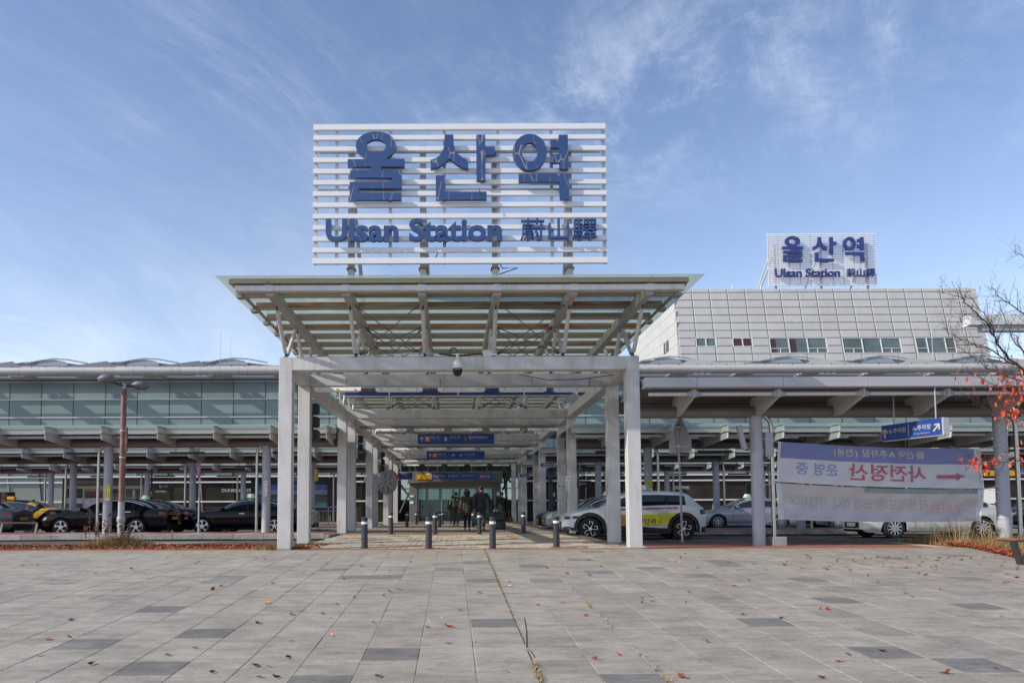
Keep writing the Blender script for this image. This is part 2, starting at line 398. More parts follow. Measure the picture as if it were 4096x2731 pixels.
ASPH = stone_mat('asphalt', (.075, .074, .075), (.105, .10, .098), speck=.3, rand=0, rough=.85, blotch=.3)
GROUNDM = stone_mat('ground_soil', (.16, .14, .12), (.2, .17, .14), rand=0, rough=.9)
JOINT = stone_mat('sandy_joint', (.27, .235, .175), (.34, .30, .22), rand=0, rough=.95)
REDSOIL = stone_mat('red_rubber_paving', (.36, .115, .065), (.42, .17, .10), speck=.25, rand=0, rough=.9)
REDPAV = stone_mat('red_brick_paving', (.285, .10, .072), (.35, .14, .095), speck=.2, rand=0, rough=.85)
CREAMP = stone_mat('cream_paving', (.50, .42, .30), (.55, .47, .36), speck=.1, rand=0, rough=.85)
TACT = mat('yellow_tactile_block', (.58, .34, .045), .6, var=.15, vscale=6)
MARK = mat('worn_white_road_paint', (.52, .52, .50), .6, var=.12, vscale=3, dirt=(.15, .15, .15), dscale=5, damt=.7)
MARKY = mat('worn_yellow_road_paint', (.50, .27, .05), .6, dirt=(.15, .14, .12), dscale=5, damt=.8)

def sheet(name, pts, m, kind='structure'):
    mb = MB(); mb.v = [tuple(p) for p in pts]; mb.f = [tuple(range(len(pts)))]
    o = mb.build(name, m); o['kind'] = kind; WLOC[o.name] = Vector((0, 0, 0)); return o
# far ground, following the plaza's fall towards the camera
mb = MB(); prof = [(-150, -10.8), (-30, -2.6), (PY0, -.075), (PY0 + .02, -.12), (1500, -.12)]
for i in range(len(prof) - 1):
    (a, za), (b, zb) = prof[i], prof[i + 1]; mb.quad((-600, a, za), (600, a, za), (600, b, zb), (-600, b, zb))
o = mb.build('ground', GROUNDM); o['kind'] = 'structure'
# plaza: mortar bed with stones laid on it
TW, TD = .53, .495; TX0, TY0 = .205, 6.62
plaza = sheet('plaza', [(-20, -4, plz(-4) - .0045), (24, -4, plz(-4) - .0045), (24, PY0 - .02, plz(PY0) - .0045), (-20, PY0 - .02, plz(PY0) - .0045)], JOINT)
darkpx = [(435, 470), (705, 580), (970, 425), (1800, 520), (1475, 640), (2260, 385), (775, 315), (325, 203), (70, 265), (1900, 240), (1080, 182), (2060, 145), (2230, 290), (2205, 200), (1770, 180), (1545, 145), (560, 262), (860, 222), (1000, 205)]
darkpx2 = [(90, 130), (390, 160), (150, 198), (380, 265), (610, 215), (930, 288), (1150, 390), (1460, 285), (560, 640), (1690, 525), (2280, 590), (2090, 310), (2220, 250), (1470, 232), (1670, 208), (300, 100), (800, 175), (1000, 110), (620, 140), (1330, 190)]
medpx2 = [(175, 470), (1640, 425), (490, 350), (1500, 355), (1100, 540), (700, 430), (2000, 470)]
def tidx(x, y): return (math.floor((x - TX0) / TW), math.floor((y - TY0) / TD))
dark = set(); med = set()
for (a, b) in darkpx: p = onplaza(a / 1.1484, 2150 + b / 1.1484); dark.add(tidx(p.x, p.y))
for (a, b) in darkpx2: p = onplaza(2048 + a / 1.1484, 2150 + b / 1.1484); dark.add(tidx(p.x, p.y))
for (a, b) in medpx2: p = onplaza(2048 + a / 1.1484, 2150 + b / 1.1484); med.add(tidx(p.x, p.y))
rt = random.Random(3)
def tile_mesh(wx, dy, m, name):
    mb = MB(); h = .012; e = .004
    for k, (ins, z) in enumerate(((0, -.03), (0, -e), (e, 0))):
        mb.v += [(-wx + ins, -dy + ins, z), (wx - ins, -dy + ins, z), (wx - ins, dy - ins, z), (-wx + ins, dy - ins, z)]
    for k in range(2):
        for i in range(4): j = (i + 1) % 4; mb.f.append((k * 4 + i, k * 4 + j, k * 4 + 4 + j, k * 4 + 4 + i))
    mb.f.append((8, 9, 10, 11)); return mb.data(name, m)
TM = {k: tile_mesh(TW / 2 - .0030, TD / 2 - .0018, m, 'paving_stone') for k, m in (('l', GRAN), ('m', GRANM), ('d', GRAND))}
cand = []
for j in range(-14, 23):
    for i in range(-36, 43):
        cx, cy = TX0 + (i + .5) * TW, TY0 + (j + .5) * TD
        if cy + TD / 2 > PY0: continue
        if cy < 2.2 and abs(cx) > 9: continue
        k = ('d' if cy < 10.2 or (i + j) % 4 == 0 else 'm') if (i, j) in dark else ('m' if (i, j) in med or rt.random() < .02 else 'l')
        vis = 5.9 < cy and -.62 * cy < cx < .79 * cy
        dz = rt.uniform(-.0016, .0016); tilt = (rt.uniform(-.003, .003), rt.uniform(-.003, .003))
        cand.append((0 if vis else 1, cy, i, j, cx, k, dz, tilt))
cand.sort()
tslope = math.atan(.05)
far = {'l': MB(), 'd': MB()}
for n, (v, cy, i, j, cx, k, dz, tl) in enumerate(cand):
    rot = Matrix.Rotation(tslope + tl[0], 4, 'X') @ Matrix.Rotation(tl[1], 4, 'Y')
    M4 = Matrix.Translation((cx + (.006 if i == 0 else 0), cy, plz(cy) + dz)) @ rot
    if n < 300:
        o = link('paving_stone', TM[k], plaza); o.matrix_basis = M4
    else:
        mb = far['d' if k != 'l' else 'l']; b = len(mb.v)
        me = TM['l']; mb.v += [tuple(M4 @ x.co) for x in me.vertices]; mb.f += [tuple(b + q for q in p.vertices) for p in me.polygons]
far['l'].build('paving_stones', GRANI, plaza, kind='stuff'); far['d'].build('dark_paving_stones', GRANDI, plaza, kind='stuff')
# weeds and grit in the open joints
DRYM = [mat('dry_grass_straw', (.36, .25, .105), .8, var=.3, vscale=20, trans=0), mat('dry_grass_brown', (.27, .145, .06), .8, var=.3, vscale=20), mat('green_grass_blade', (.10, .13, .035), .7, var=.3, vscale=20)]
rj = random.Random(11)
mb = MB(); mg = MB()
def blade(mb, x, y, z, h, lean, az, w):
    dx, dy = math.cos(az) * lean, math.sin(az) * lean; px, py = -math.sin(az) * w, math.cos(az) * w
    n = len(mb.v)
    for t, k in ((0, 1), (.55, .8), (1, .12)):
        q = t * t
        mb.v += [(x + dx * q * h - px * k, y + dy * q * h - py * k, z + h * (t - .35 * lean * q)), (x + dx * q * h + px * k, y + dy * q * h + py * k, z + h * (t - .35 * lean * q))]
    mb.f += [(n, n + 1, n + 3, n + 2), (n + 2, n + 3, n + 5, n + 4)]
for (jx, ys) in ((TX0 + TW, [(5.9, 7.0, 170), (11.3, 12.6, 90), (12.8, 17.2, 110), (8.5, 11, 40)]), (TX0 + 3 * TW, [(6.1, 6.9, 50), (7.2, 9.6, 40), (9.8, 10.2, 30), (10.2, 16, 40)]), (TX0 + 6 * TW, [(8, 14, 12)])):
    for a, b, n in ys:
        for _ in range(n):
            y = rj.uniform(a, b); x = jx + rj.uniform(-.012, .03)
            blade(mb if rj.random() < .8 else mg, x, y, plz(y) - .006, rj.uniform(.02, .07), rj.uniform(.6, 1.7), rj.uniform(0, 6.28), .005)
mb.build('joint_weeds', DRYM[0], kind='stuff'); mg.build('green_joint_weeds', DRYM[2], kind='stuff')
# torn joint sealant strip near the camera
p0, p1, p2 = onplaza(2095, 2470), onplaza(2103, 2590), onplaza(2135, 2628)
o = MB().poly([p0 + Vector((0, 0, .004)), p0.lerp(p1, .5) + Vector((.012, 0, .006)), p1 + Vector((0, 0, .006)), p1.lerp(p2, .5) + Vector((0, 0, .014)), p2 + Vector((0, 0, .006))], .006, 6).build('sealant_strip', mat('pale_sealant', (.25, .22, .19), .8))
tag(o, 'pale torn strip of sealant lying along the open joint of the plaza', 'strip')
gap = MB(); y0, y1 = -3.9, PY0 - .03; xg = TX0 + TW
gap.quad((xg - .004, y0, plz(y0) - .003), (xg + .012, y0, plz(y0) - .003), (xg + .012, y1, plz(y1) + .0025), (xg - .004, y1, plz(y1) + .0025))
gap.build('open_joint', mat('dark_grit', (.07, .055, .04), .95, var=.4, vscale=30), plaza)

# roads
def za(y): return interp([(17.44, 0.), (19.5, .03), (25, .10), (30, .12), (60, .13)], y)
def slab(name, x0, x1, y0, y1, ztop, zbot, m, parent=None):
    o = MB().box(x0, y0, zbot, x1, y1, ztop).build(name, m, parent)
    if parent is None: o['kind'] = 'structure'; WLOC[o.name] = Vector((0, 0, 0))
    return o
road = sheet('road', [(-70, 19.6, -.062), (70, 19.6, -.062), (70, 49, -.045), (-70, 49, -.045)], ASPH)
# strips between plaza and road
slab('red_verge', -45, -3.7, PY0 + .005, 19.75, -.012, -.11, REDSOIL)
slab('red_pavement', 4.55, 45, PY0 + .005, 20.45, -.006, -.11, REDPAV)
for (a, b) in ((4.0, 4.55), (11.2, 11.6), (12.4, 12.75)):
    MB().quad((a, PY0 + .03, -.0015), (b, PY0 + .03, -.0015), (b + .5, 20.4, -.0015), (a + .5, 20.4, -.0015)).build('cream_band', CREAMP)['kind'] = 'structure'
# forecourt
slab('forecourt', -70, 70, 48.6, 56, .128, -.11, GREYPI)
# islands with kerb stones
KST = {}
def island(name, x0, x1, y0, y1, z, kl=1.0, corner=0):
    isl = slab(name, x0, x1, y0 + .16, y1 - .16, z, -.1, REDPAV)
    n = max(1, round((x1 - x0) / kl)); L_ = (x1 - x0) / n
    if 'k' not in KST: KST['k'] = MB().bbox(-.497, -.075, -.16, .497, .075, .012, .012).data('kerb_stone', KERBM)
    for yy in (y0 + .08, y1 - .08):
        for i in range(n):
            xx = x0 + (i + .5) * L_
            if not (-.66 * yy < xx < .82 * yy): continue
            o = link('kerb_stone', KST['k'], isl, loc=(xx, yy, z + rj.uniform(-.006, .004))); o.rotation_euler = (0, 0, rj.uniform(-.004, .004)); o.scale = (L_, 1, 1)
    xe = x1 + .08 if x1 < 0 else x0 - .08
    ne = int((y1 - y0) / 1.0)
    for i in range(ne): o = link('kerb_stone', KST['k'], isl, loc=(xe, y0 + (i + .5) * (y1 - y0) / ne, z - .03)); o.rotation_euler = (0, 0, R(90)); o.scale = ((y1 - y0) / ne, 1, 1)
    return isl
island('left_near_island', -46, -4.2, 24.7, 27.9, .145)
island('left_middle_island', -46, -4.2, 34.8, 38.2, .135)
island('left_far_island', -46, -4.2, 42.4, 46.6, .135)
island('right_near_island', 4.7, 46.7, 27.2, 30.4, .16)
island('right_middle_island', 4.7, 46.7, 35.4, 38.4, .16)
island('right_far_island', 4.7, 46.7, 42.4, 46.6, .16)
# pale bands across the left island
for a in (-13.6, -11.3, -9.2, -7.3, -5.6):
    MB().quad((a, 24.9, .149), (a + .28, 24.9, .149), (a + .75, 27.7, .149), (a + .45, 27.7, .149)).build('cream_band', CREAMP)['kind'] = 'structure'
# raised crossing through the canopy aisle
XA0, XA1 = -3.75, 4.3
mb = MB(); ys = [PY0 + .01, 19.5, 22, 25, 30, 36, 42, 49]
for a, b in zip(ys, ys[1:]):
    mb.quad((XA0, a, za(a) - .012), (XA1, a, za(a) - .012), (XA1, b, za(b) - .012), (XA0, b, za(b) - .012))
    mb.quad((XA0 - .5, a, -.07), (XA0, a, za(a) - .012), (XA0, b, za(b) - .012), (XA0 - .5, b, -.07)); mb.quad((XA1, a, za(a) - .012), (XA1 + .5, a, -.07), (XA1 + .5, b, -.07), (XA1, b, za(b) - .012))
aisle = mb.build('crossing', GREYPI); aisle['kind'] = 'structure'; WLOC[aisle.name] = Vector((0, 0, 0))
PW, PD = .155, .30
PMS = {k: tile_mesh(PW / 2 - .003, PD / 2 - .003, m, 'paver') for k, m in (('b', PAVB), ('r', PAVR))}
restb, restr, restg = MB(), MB(), MB(); cnt = 0
MB().box(XA0, PY0 + .012, -.03, XA1, PY0 + .26, .004).build('red_edging', REDPAV, aisle)
j = 0; y = PY0 + .275
while y < 48.4:
    cy = y + PD / 2
    seg = 'b' if cy < 24.9 else 'g'
    band = (24.9 < cy < 26.1) or (33 < cy < 34.2) or (41.4 < cy < 42.4)
    off = (j % 2) * PW / 2 * 0
    for i in range(int((XA1 - XA0) / PW)):
        cx = XA0 + (i + .5) * PW + .03
        if band: continue
        nv = noise.noise((cx * .9, cy * 1.7, 2.)) + .5 * noise.noise((cx * 3, cy * 3, 5.))
        k = 'r' if nv > .30 else 'b'
        zt = za(cy); sl = math.atan((za(cy + .1) - za(cy - .1)) / .2)
        M4 = Matrix.Translation((cx + .01 * math.sin(cy * 1.3 + i), cy, zt + rj.uniform(-.002, .002))) @ Matrix.Rotation(sl, 4, 'X')
        if cnt < 300 and seg == 'b':
            o = link('paver', PMS[k], aisle); o.matrix_basis = M4; cnt += 1
        else:
            mb = restr if k == 'r' else (restb if seg == 'b' else restg); b = len(mb.v)
            mb.v += [tuple(M4 @ q.co) for q in PMS['b'].vertices]; mb.f += [tuple(b + q for q in p.vertices) for p in PMS['b'].polygons]
    y += PD; j += 1
restb.build('pavers', PAVBI, aisle, kind='stuff'); restr.build('red_pavers', PAVRI, aisle, kind='stuff'); restg.build('grey_pavers', GREYPI, aisle, kind='stuff')
for (ya, yb) in ((24.9, 26.1), (33, 34.2), (41.4, 42.4)):
    MB().box(XA0 + .02, ya + .32, -.03, XA1 + .3, yb, za(ya) + .001).build('red_edging', REDPAV, aisle)
    for i in range(27):
        x = XA0 + .1 + i * .305
        mb = MB().box(x, ya + .01, za(ya) - .03, x + .298, ya + .31, za(ya) + .002)
        for q in range(4): mb.box(x + .03 + q * .068, ya + .03, za(ya) + .002, x + .065 + q * .068, ya + .29, za(ya) + .009)
        mb.build('tactile_block', TACT, aisle)
# road markings, flat paint 4 mm above the asphalt
def paint(name, quads, m):
    mb = MB()
    for q in quads: mb.quad(*q)
    o = mb.build(name, m); o['kind'] = 'structure'
zr = -.056
paint('white_road_line', [((4.9, 20.62, zr), (40, 20.62, zr), (40, 20.76, zr), (4.9, 20.76, zr))], MARK)
paint('parking_line', [((8.6, 20.8, zr), (8.75, 20.8, zr), (7.6, 24.6, zr), (7.45, 24.6, zr))], MARK)
paint('yellow_road_line', [((-46, 24.35, zr), (-4.6, 24.35, zr), (-4.6, 24.5, zr), (-46, 24.5, zr))], MARKY)
paint('yellow_road_line', [((9, 26.8, zr), (40, 26.8, zr), (40, 26.93, zr), (9, 26.93, zr))], MARKY)
arrow = []
for (xa, xb, yy, w) in ((-14.2, -12.4, 22.1, .10), (-13.9, -12.9, 22.9, .1), (-16.2, -14.7, 22.4, .1), (-17.2, -15.6, 21.9, .12), (-13.2, -12.1, 21.5, .1)):
    arrow.append(((xa, yy, zr), (xb, yy + .06, zr), (xb, yy + w + .06, zr), (xa, yy + w, zr)))
for i in range(6):
    arrow.append(((-10.4 + i * .1, 21.8 + i * .34, zr), (-8.5 + i * .22, 21.8 + i * .34, zr), (-8.4 + i * .22, 21.95 + i * .34, zr), (-10.3 + i * .1, 21.95 + i * .34, zr)))
paint('white_road_marking', arrow, MARK)
# ================================================================== WALKWAY CANOPY
CX0, CX1 = -4.055, 4.41; CW = .31
ROWS = [17.44, 19.65, 26.5, 28.95, 35.2, 37.7, 44.2, 46.6, 51.6]
ZB0, ZB1 = 4.19, 4.505
can = thing('walkway_canopy', 'long white steel walkway canopy with glass roof on square columns before the station door', 'canopy', (.18, 17.6, 0))
colm = {}
for i, Y in enumerate(ROWS):
    zb = za(Y) - .03
    for x in (CX0, CX1 - CW):
        o = MB().bbox(x, Y, zb, x + CW, Y + CW, ZB1, .008).build('column', STEEL, can)
        if i < 4:
            subp(o); zs_ = 2.55 if i % 2 else 4.14
            MB().box(x - .0015, Y - .0015, zs_, x + CW + .0015, Y + CW + .0015, zs_ + .007).build('weld_seam', GREYST, o)
            MB().box(x - .004, Y - .004, zb, x + CW + .004, Y + CW + .004, zb + .055).build('base_collar', mat('stained_base', (.26, .22, .18), .7, var=.4, vscale=9), o)
    MB().bbox(CX0 + CW, Y + .003, ZB0, CX1 - CW, Y + CW - .003, ZB1 - .003, .008).build('cross_beam', STEEL, can)
    if i < len(ROWS) - 1:
        for x in (CX0, CX1 - CW):
            MB().bbox(x + .003, Y + CW, ZB0 - .002, x + CW - .003, ROWS[i + 1], ZB1 - .006, .008).build('edge_beam', STEEL, can)
RX = [-3.92, -2.275, -.64, .998, 2.647, 4.29]
YR0, YR1 = 15.85, 52.2
for x in RX:
    MB().bbox(x - .085, YR0 + .1, 5.53, x + .085, YR1, 5.75, .006).build('rafter', RAFT, can)
    MB().bbox(x - .09, YR0 - .004, 5.60, x + .09, YR0 + .02, 5.745, .006).build('rafter_cap', STEEL, can)
MB().bbox(-4.66, YR0, 5.61, 5.02, YR0 + .16, 5.735, .008).build('front_tube', STEEL, can)
ri = random.Random(5)
k = 0; y = YR0 + .52
MB().box(-4.78, YR0 - .03, 5.77, 5.1, YR0 + .13, 5.872).build('purlin', STEELG, can)
while y < YR1:
    if k % 2 == 0: MB().box(-4.6, y, 5.70, 4.97, y + .105, 5.80).build('purlin', RUSTY if (k // 2) % 2 or ri.random() < .4 else STEELG, can)
    else: MB().box(-4.75, y, 5.775, 5.08, y + .10, 5.87).build('purlin', STEELG, can)
    y += .515; k += 1
for x in (-4.74, 5.0):
    MB().box(x, YR0 + .1, 5.742, x + .09, YR1, 5.76).build('edge_stringer', STEELG, can)
    for q in range(28):
        yy = YR0 + .5 + q * 1.19
        MB().box(x - .03, yy, 5.62, x + .1, yy + .2, 5.70).build('purlin_cleat', STEELG, can)
for x in RX:
    for q in range(4): MB().box(x - .05, YR0 - .034, 5.76, x + .02, YR0 - .03 + .002, 5.81).build('purlin_clip', RUSTY, can) if q == 0 else None
GX = [-5.035] + RX + [5.4]
for a, b in zip(GX, GX[1:]):
    y = 15.68
    while y < YR1:
        MB().box(a + .006, y + .005, 5.878, b - .006, min(y + 1.785, YR1 + .5) - .005, 5.894).build('glass_pane', ROOFG, can); y += 1.785
for Y in ROWS:
    yc = Y + CW / 2
    for x in RX:
        MB().box(x - .05, yc - .13, ZB1 - .001, x + .05, yc + .13, ZB1 + .02).build('strut_base', DARKM, can)
        for s in (-1, 1):
            d = Vector((0, s * .99, .93)); a = Vector((x, yc + s * .03, ZB1 + .02)); b = a + d
            o = MB().tube(a + d * .10, b - d * .05, .048, 12).build('strut', STEEL, can); smooth_auto(o, 50)
            MB().tube(a, a + d * .12, .02, 8).tube(b - d * .06, b + d * .01, .022, 8).build('strut_pin', DARKM, can)
    for (x0, x1) in ((RX[1], RX[2]), (RX[3], RX[4])):
        for s in (-1, 1):
            yt = yc + s * 1.0
            for (p, q) in (((x0 + .1, yt, 5.5), (x1 - .1, yc + s * .05, 4.6)), ((x1 - .1, yt + .03, 5.5), (x0 + .1, yc + s * .05 + .03, 4.6))):
                p, q = Vector(p), Vector(q); e = (q - p).normalized()
                MB().tube(p, q, .0115, 6).tube(p, p + e * .16, .024, 6).tube(q - e * .16, q, .024, 6).build('brace_rod', mat('grey_rod', (.10, .095, .09), .5), can)
# conduits and cables clipped to the front beam
MB().poly([(-3.0, 17.52, 4.52), (-1.9, 17.52, 4.525), (-1.6, 17.5, 4.56), (-.9, 17.5, 4.60), (-.3, 17.5, 4.58)], .014, 6).build('conduit', GALV, can)
MB().poly([(-.3, 17.5, 4.58), (.1, 17.5, 4.53), (.5, 17.5, 4.56), (.75, 17.5, 4.57)], .02, 6).build('cable', DARK, can)
MB().poly([(1.6, 17.9, 4.16), (2.3, 17.9, 4.02), (3.1, 17.9, 4.03), (3.9, 17.9, 4.14)], .01, 6).build('cable', DARK, can)
for Y in ROWS[2:8]:
    MB().tube((-3.7, Y - .28, 4.73), (4.05, Y - .28, 4.73), .022, 8).build('conduit', GALV, can)
# junction box on the front beam
o = MB().bbox(.74, 17.47, 4.508, 1.06, 17.62, 4.66, .006).build('junction_box', WHITEP); tag(o, 'small white junction box on top of the front beam of the walkway canopy', 'box')
# CCTV camera hanging at the front beam
px = at(1824, 1468, 17.2)
cc = thing('dome_camera', 'white and black dome security camera hung on a hooked arm before the front canopy beam', 'security camera', (px.x, 17.2, 4.05))
X = px.x
MB().poly([(X - .13, 17.46, 4.55), (X - .13, 17.3, 4.60), (X - .10, 17.2, 4.645), (X - .03, 17.19, 4.65), (X + .03, 17.19, 4.60), (X + .035, 17.2, 4.49)], .016, 8).build('arm', DARKM, cc)
o = MB().lathe([(.03, .30), (.036, .19), (.06, .17), (.092, .12), (.115, .05), (.121, -.02), (.121, -.05)], (X + .035, 17.2, 4.22)).build('housing', mat('ivory_plastic', (.66, .64, .55), .35), cc); smooth_auto(o)
o = MB().lathe([(.118, -.05), (.116, -.10), (.1, -.165), (.07, -.21), (.03, -.232), (0, -.236)], (X + .035, 17.2, 4.22)).build('dome', mat('glossy_black_dome', (.008, .008, .009), .08), cc); smooth_auto(o)
mb = MB()
for dx in (-.022, .022): mb.lathe([(0, .002), (.014, 0), (.014, -.02)], (X + .035 + dx, 17.088, 4.14), 'y', 8)
mb.build('lens', mat('grey_lens', (.4, .4, .42), .2), cc)
# flood lamps under the right edge beam
for (a, b, Y) in ((2335, 1560, 25.0), (2290, 1590, 25.9), (2212, 1740, 34.6)):
    p = at(a, b, Y)
    f = thing('floodlight', {2335: 'dark square floodlight under the right edge beam, nearest the second column', 2290: 'grey square floodlight tilted under the right edge beam beside the dark one', 2212: 'small brown floodlight hung deep under the right edge beam of the walkway'}[a], 'floodlight', p, 'floodlights under the edge beam')
    mb = MB(); c = Vector(p); 
    for z0, z1, w in ((-.16, .12, .2),): mb.bbox(c.x - w, c.y - .07, c.z + z0, c.x + w, c.y + .07, c.z + z1, .02)
    o = mb.build('lamp_body', DARKM if a != 2290 else GREYST, f); MB().tube((c.x, c.y, c.z + .12), (c.x, c.y, c.z + .3), .02).build('bracket', DARKM, f)
# fluorescent fittings
LIT = mat('white_light_fitting', (.72, .72, .70), .4, dirt=(.4, .38, .34), dscale=3, damt=.4)
MB().tube((-3.6, 19.42, 4.10), (4.0, 19.42, 4.10), .022, 8).build('light_rail', GREYST, can)
for x in (-2.75, -.3, 2.1, 3.6): MB().tube((x, 19.42, 4.1), (x, 19.5, 4.35), .009, 6).build('rail_hanger', DARKM, can)
def fitting(x0, x1, Y, z, label, grp):
    f = thing('fluorescent_light', label, 'light', ((x0 + x1) / 2, Y, z), grp)
    mb = MB(); mb.xprism([(Y - .09, z - .035), (Y + .09, z - .035), (Y + .05, z + .055), (Y - .05, z + .055)], x0, x1); mb.build('housing', LIT, f)
    mb = MB()
    for q in (.12, .5, .88): mb.box(x0 + (x1 - x0) * q - .02, Y - .1, z - .015, x0 + (x1 - x0) * q + .02, Y - .07, z + .012)
    mb.build('clip', GREYST, f)
    MB().tube((x0 + .05, Y, z - .045), (x1 - .05, Y, z - .045), .016, 8).build('tube_lamp', mat('unlit_tube', (.75, .75, .72), .3), f)
ords = ['leftmost', 'second from the left', 'middle', 'second from the right', 'rightmost']
for i, (a, b) in enumerate(((1259, 1444), (1503, 1690), (1752, 1940), (1996, 2185), (2214, 2400))):
    p, q = at(a, 1559, 19.42), at(b, 1559, 19.42)
    fitting(p.x, q.x, 19.42, p.z, f'white fluorescent fitting before the big blue board, {ords[i]} of five', 'front fluorescent fittings')
for (Y, zz, nm) in ((28.6, 3.98, 'second'), (37.35, 3.98, 'third'), (46.3, 3.98, 'fourth')):
    MB().box(-3.55, Y - .05, zz + .05, 3.95, Y + .05, zz + .17).build('light_tray', DARKBEAM, can)
    for i in range(5):
        x = -2.9 + i * 1.45
        fitting(x, x + 1.15, Y, zz, f'pale light fitting under the {nm} walkway light tray, {ords[i]} of five', 'fluorescent fittings deeper in the walkway')
for i in range(5):
    p, q = at(1610 + i * 90, 1860, 51.2), at(1677 + i * 90, 1860, 51.2)
    fitting(p.x, q.x, 51.2, p.z, f'white fluorescent fitting above the station door, {ords[i]} of five', 'fluorescent fittings above the door')

# ------------------------------------------------------------------ rooftop signs
def peel_mat():
    m = mat('peeling_blue_letter', (.030, .070, .195), .42, var=.06, vscale=2); nt = m.node_tree; N = nt.nodes; L = nt.links; b = N['Principled BSDF']
    g = N.new('ShaderNodeNewGeometry'); mp = N.new('ShaderNodeMapping'); mp.inputs['Scale'].default_value = (4.2, .02, 1.3); L.new(g.outputs['Position'], mp.inputs[0])
    nz = N.new('ShaderNodeTexNoise'); nz.inputs['Scale'].default_value = 1.6; nz.inputs['Detail'].default_value = 3; L.new(g.outputs['Position'], nz.inputs['Vector'])
    ad = N.new('ShaderNodeVectorMath'); ad.operation = 'MULTIPLY_ADD'; L.new(nz.outputs['Color'], ad.inputs[0]); ad.inputs[1].default_value = (.55, 0, .3); L.new(mp.outputs[0], ad.inputs[2])
    v = N.new('ShaderNodeTexVoronoi'); v.feature = 'DISTANCE_TO_EDGE'; v.inputs['Scale'].default_value = 1.0; L.new(ad.outputs[0], v.inputs['Vector'])
    mr = N.new('ShaderNodeMapRange'); L.new(v.outputs[0], mr.inputs[0]); mr.inputs[1].default_value = .008; mr.inputs[2].default_value = .024; mr.inputs[3].default_value = 1; mr.inputs[4].default_value = 0
    n2 = N.new('ShaderNodeTexNoise'); n2.inputs['Scale'].default_value = 2.2; L.new(g.outputs['Position'], n2.inputs['Vector'])
    m2 = N.new('ShaderNodeMapRange'); L.new(n2.outputs[0], m2.inputs[0]); m2.inputs[1].default_value = .45; m2.inputs[2].default_value = .52
    mu = N.new('ShaderNodeMath'); mu.operation = 'MULTIPLY'; L.new(mr.outputs[0], mu.inputs[0]); L.new(m2.outputs[0], mu.inputs[1])
    # only the front film peels, not the returns
    sp = N.new('ShaderNodeSeparateXYZ'); L.new(g.outputs['True Normal'], sp.inputs[0]); lt = N.new('ShaderNodeMath'); lt.operation = 'LESS_THAN'; lt.inputs[1].default_value = -.8; L.new(sp.outputs[1], lt.inputs[0])
    m3 = N.new('ShaderNodeMath'); m3.operation = 'MULTIPLY'; L.new(mu.outputs[0], m3.inputs[0]); L.new(lt.outputs[0], m3.inputs[1])
    src = b.inputs['Base Color'].links[0].from_socket
    mx = N.new('ShaderNodeMixRGB'); L.new(m3.outputs[0], mx.inputs[0]); L.new(src, mx.inputs[1]); mx.inputs[2].default_value = (.30, .285, .24, 1); L.new(mx.outputs[0], b.inputs['Base Color'])
    return m
PEEL = peel_mat(); BLUEP = mat('plain_blue_letter', (.030, .070, .195), .42, var=.06, vscale=2); BLUEL = mat('deep_blue_letter', (.03, .05, .19), .4)
def Z1(pts): return [(1380 + x / 4.75, 500 + y / 4.75) for x, y in pts]
def Z2(pts): return [(1700 + x / 3.92, 500 + y / 3.92) for x, y in pts]
def ell(cx, cy, rx, ry, a0=0, a1=360, n=44): return [(cx + rx * math.cos(R(a0 + (a1 - a0) * i / n)), cy - ry * math.sin(R(a0 + (a1 - a0) * i / n))) for i in range(n + (0 if a1 - a0 == 360 else 1))]
LET = {}
LET['eul'] = [Z1(ell(588, 390, 384, 265, -52, 232) + [(385, 642), (370, 650), (50, 650), (50, 790), (500, 790), (500, 862), (98, 862), (98, 1003), (895, 1003), (895, 1080), (90, 1080), (90, 1425), (1070, 1425), (1070, 1287), (262, 1287), (262, 1207), (1075, 1207), (1075, 862), (685, 862), (685, 790), (1130, 790), (1130, 645), (790, 645), (785, 640)]), Z1(ell(588, 401, 191, 129))]
LET['siot'] = [Z2([(308, 152), (445, 152), (447, 250), (456, 330), (478, 400), (520, 458), (590, 512), (680, 545), (680, 690), (600, 672), (510, 625), (435, 568), (378, 525), (330, 580), (250, 638), (170, 670), (90, 690), (88, 545), (150, 528), (215, 490), (265, 430), (295, 350), (305, 260)])]
LET['a'] = [Z2([(805, 155), (942, 153), (946, 340), (1095, 340), (1092, 468), (950, 472), (948, 868), (810, 872)])]
LET['nieun'] = [Z2([(168, 790), (306, 790), (316, 1045), (966, 1043), (966, 1168), (172, 1170)])]
LET['ieung'] = [Z2(ell(1645, 425, 268, 285)), Z2(ell(1643, 425, 123, 150))]
LET['yeo'] = [Z2([(2098, 155), (2238, 153), (2252, 688), (2115, 690), (2112, 588), (1978, 590), (1980, 458), (2105, 455), (2100, 352), (1975, 355), (1975, 232), (2100, 228)])]
LET['giyeok'] = [Z2([(1470, 765), (2252, 760), (2262, 1162), (2122, 1165), (2112, 892), (1472, 892)])]
YF = 16.27
def shape_mesh(loops, depth):
    cu = bpy.data.curves.new('letter', 'CURVE'); cu.dimensions = '2D'; cu.fill_mode = 'BOTH'; cu.extrude = depth / 2; cu.bevel_depth = 0
    for lp in loops:
        sp = cu.splines.new('POLY'); sp.points.add(len(lp) - 1); sp.use_cyclic_u = True
        for i, (x, y) in enumerate(lp): sp.points[i].co = (x, y, 0, 1)
    o = bpy.data.objects.new('letter', cu); dg = tmpdg(o)
    me = bpy.data.meshes.new_from_object(o.evaluated_get(dg)); bpy.data.objects.remove(o); bpy.data.curves.remove(cu); return me
SX0, SX1, SZ0, SZ1 = -3.09, 3.49, 6.385, 9.59
def norm(px, py):
    p = at(px, py, YF); return ((p.x - SX0) / (SX1 - SX0), (p.z - SZ0) / (SZ1 - SZ0))
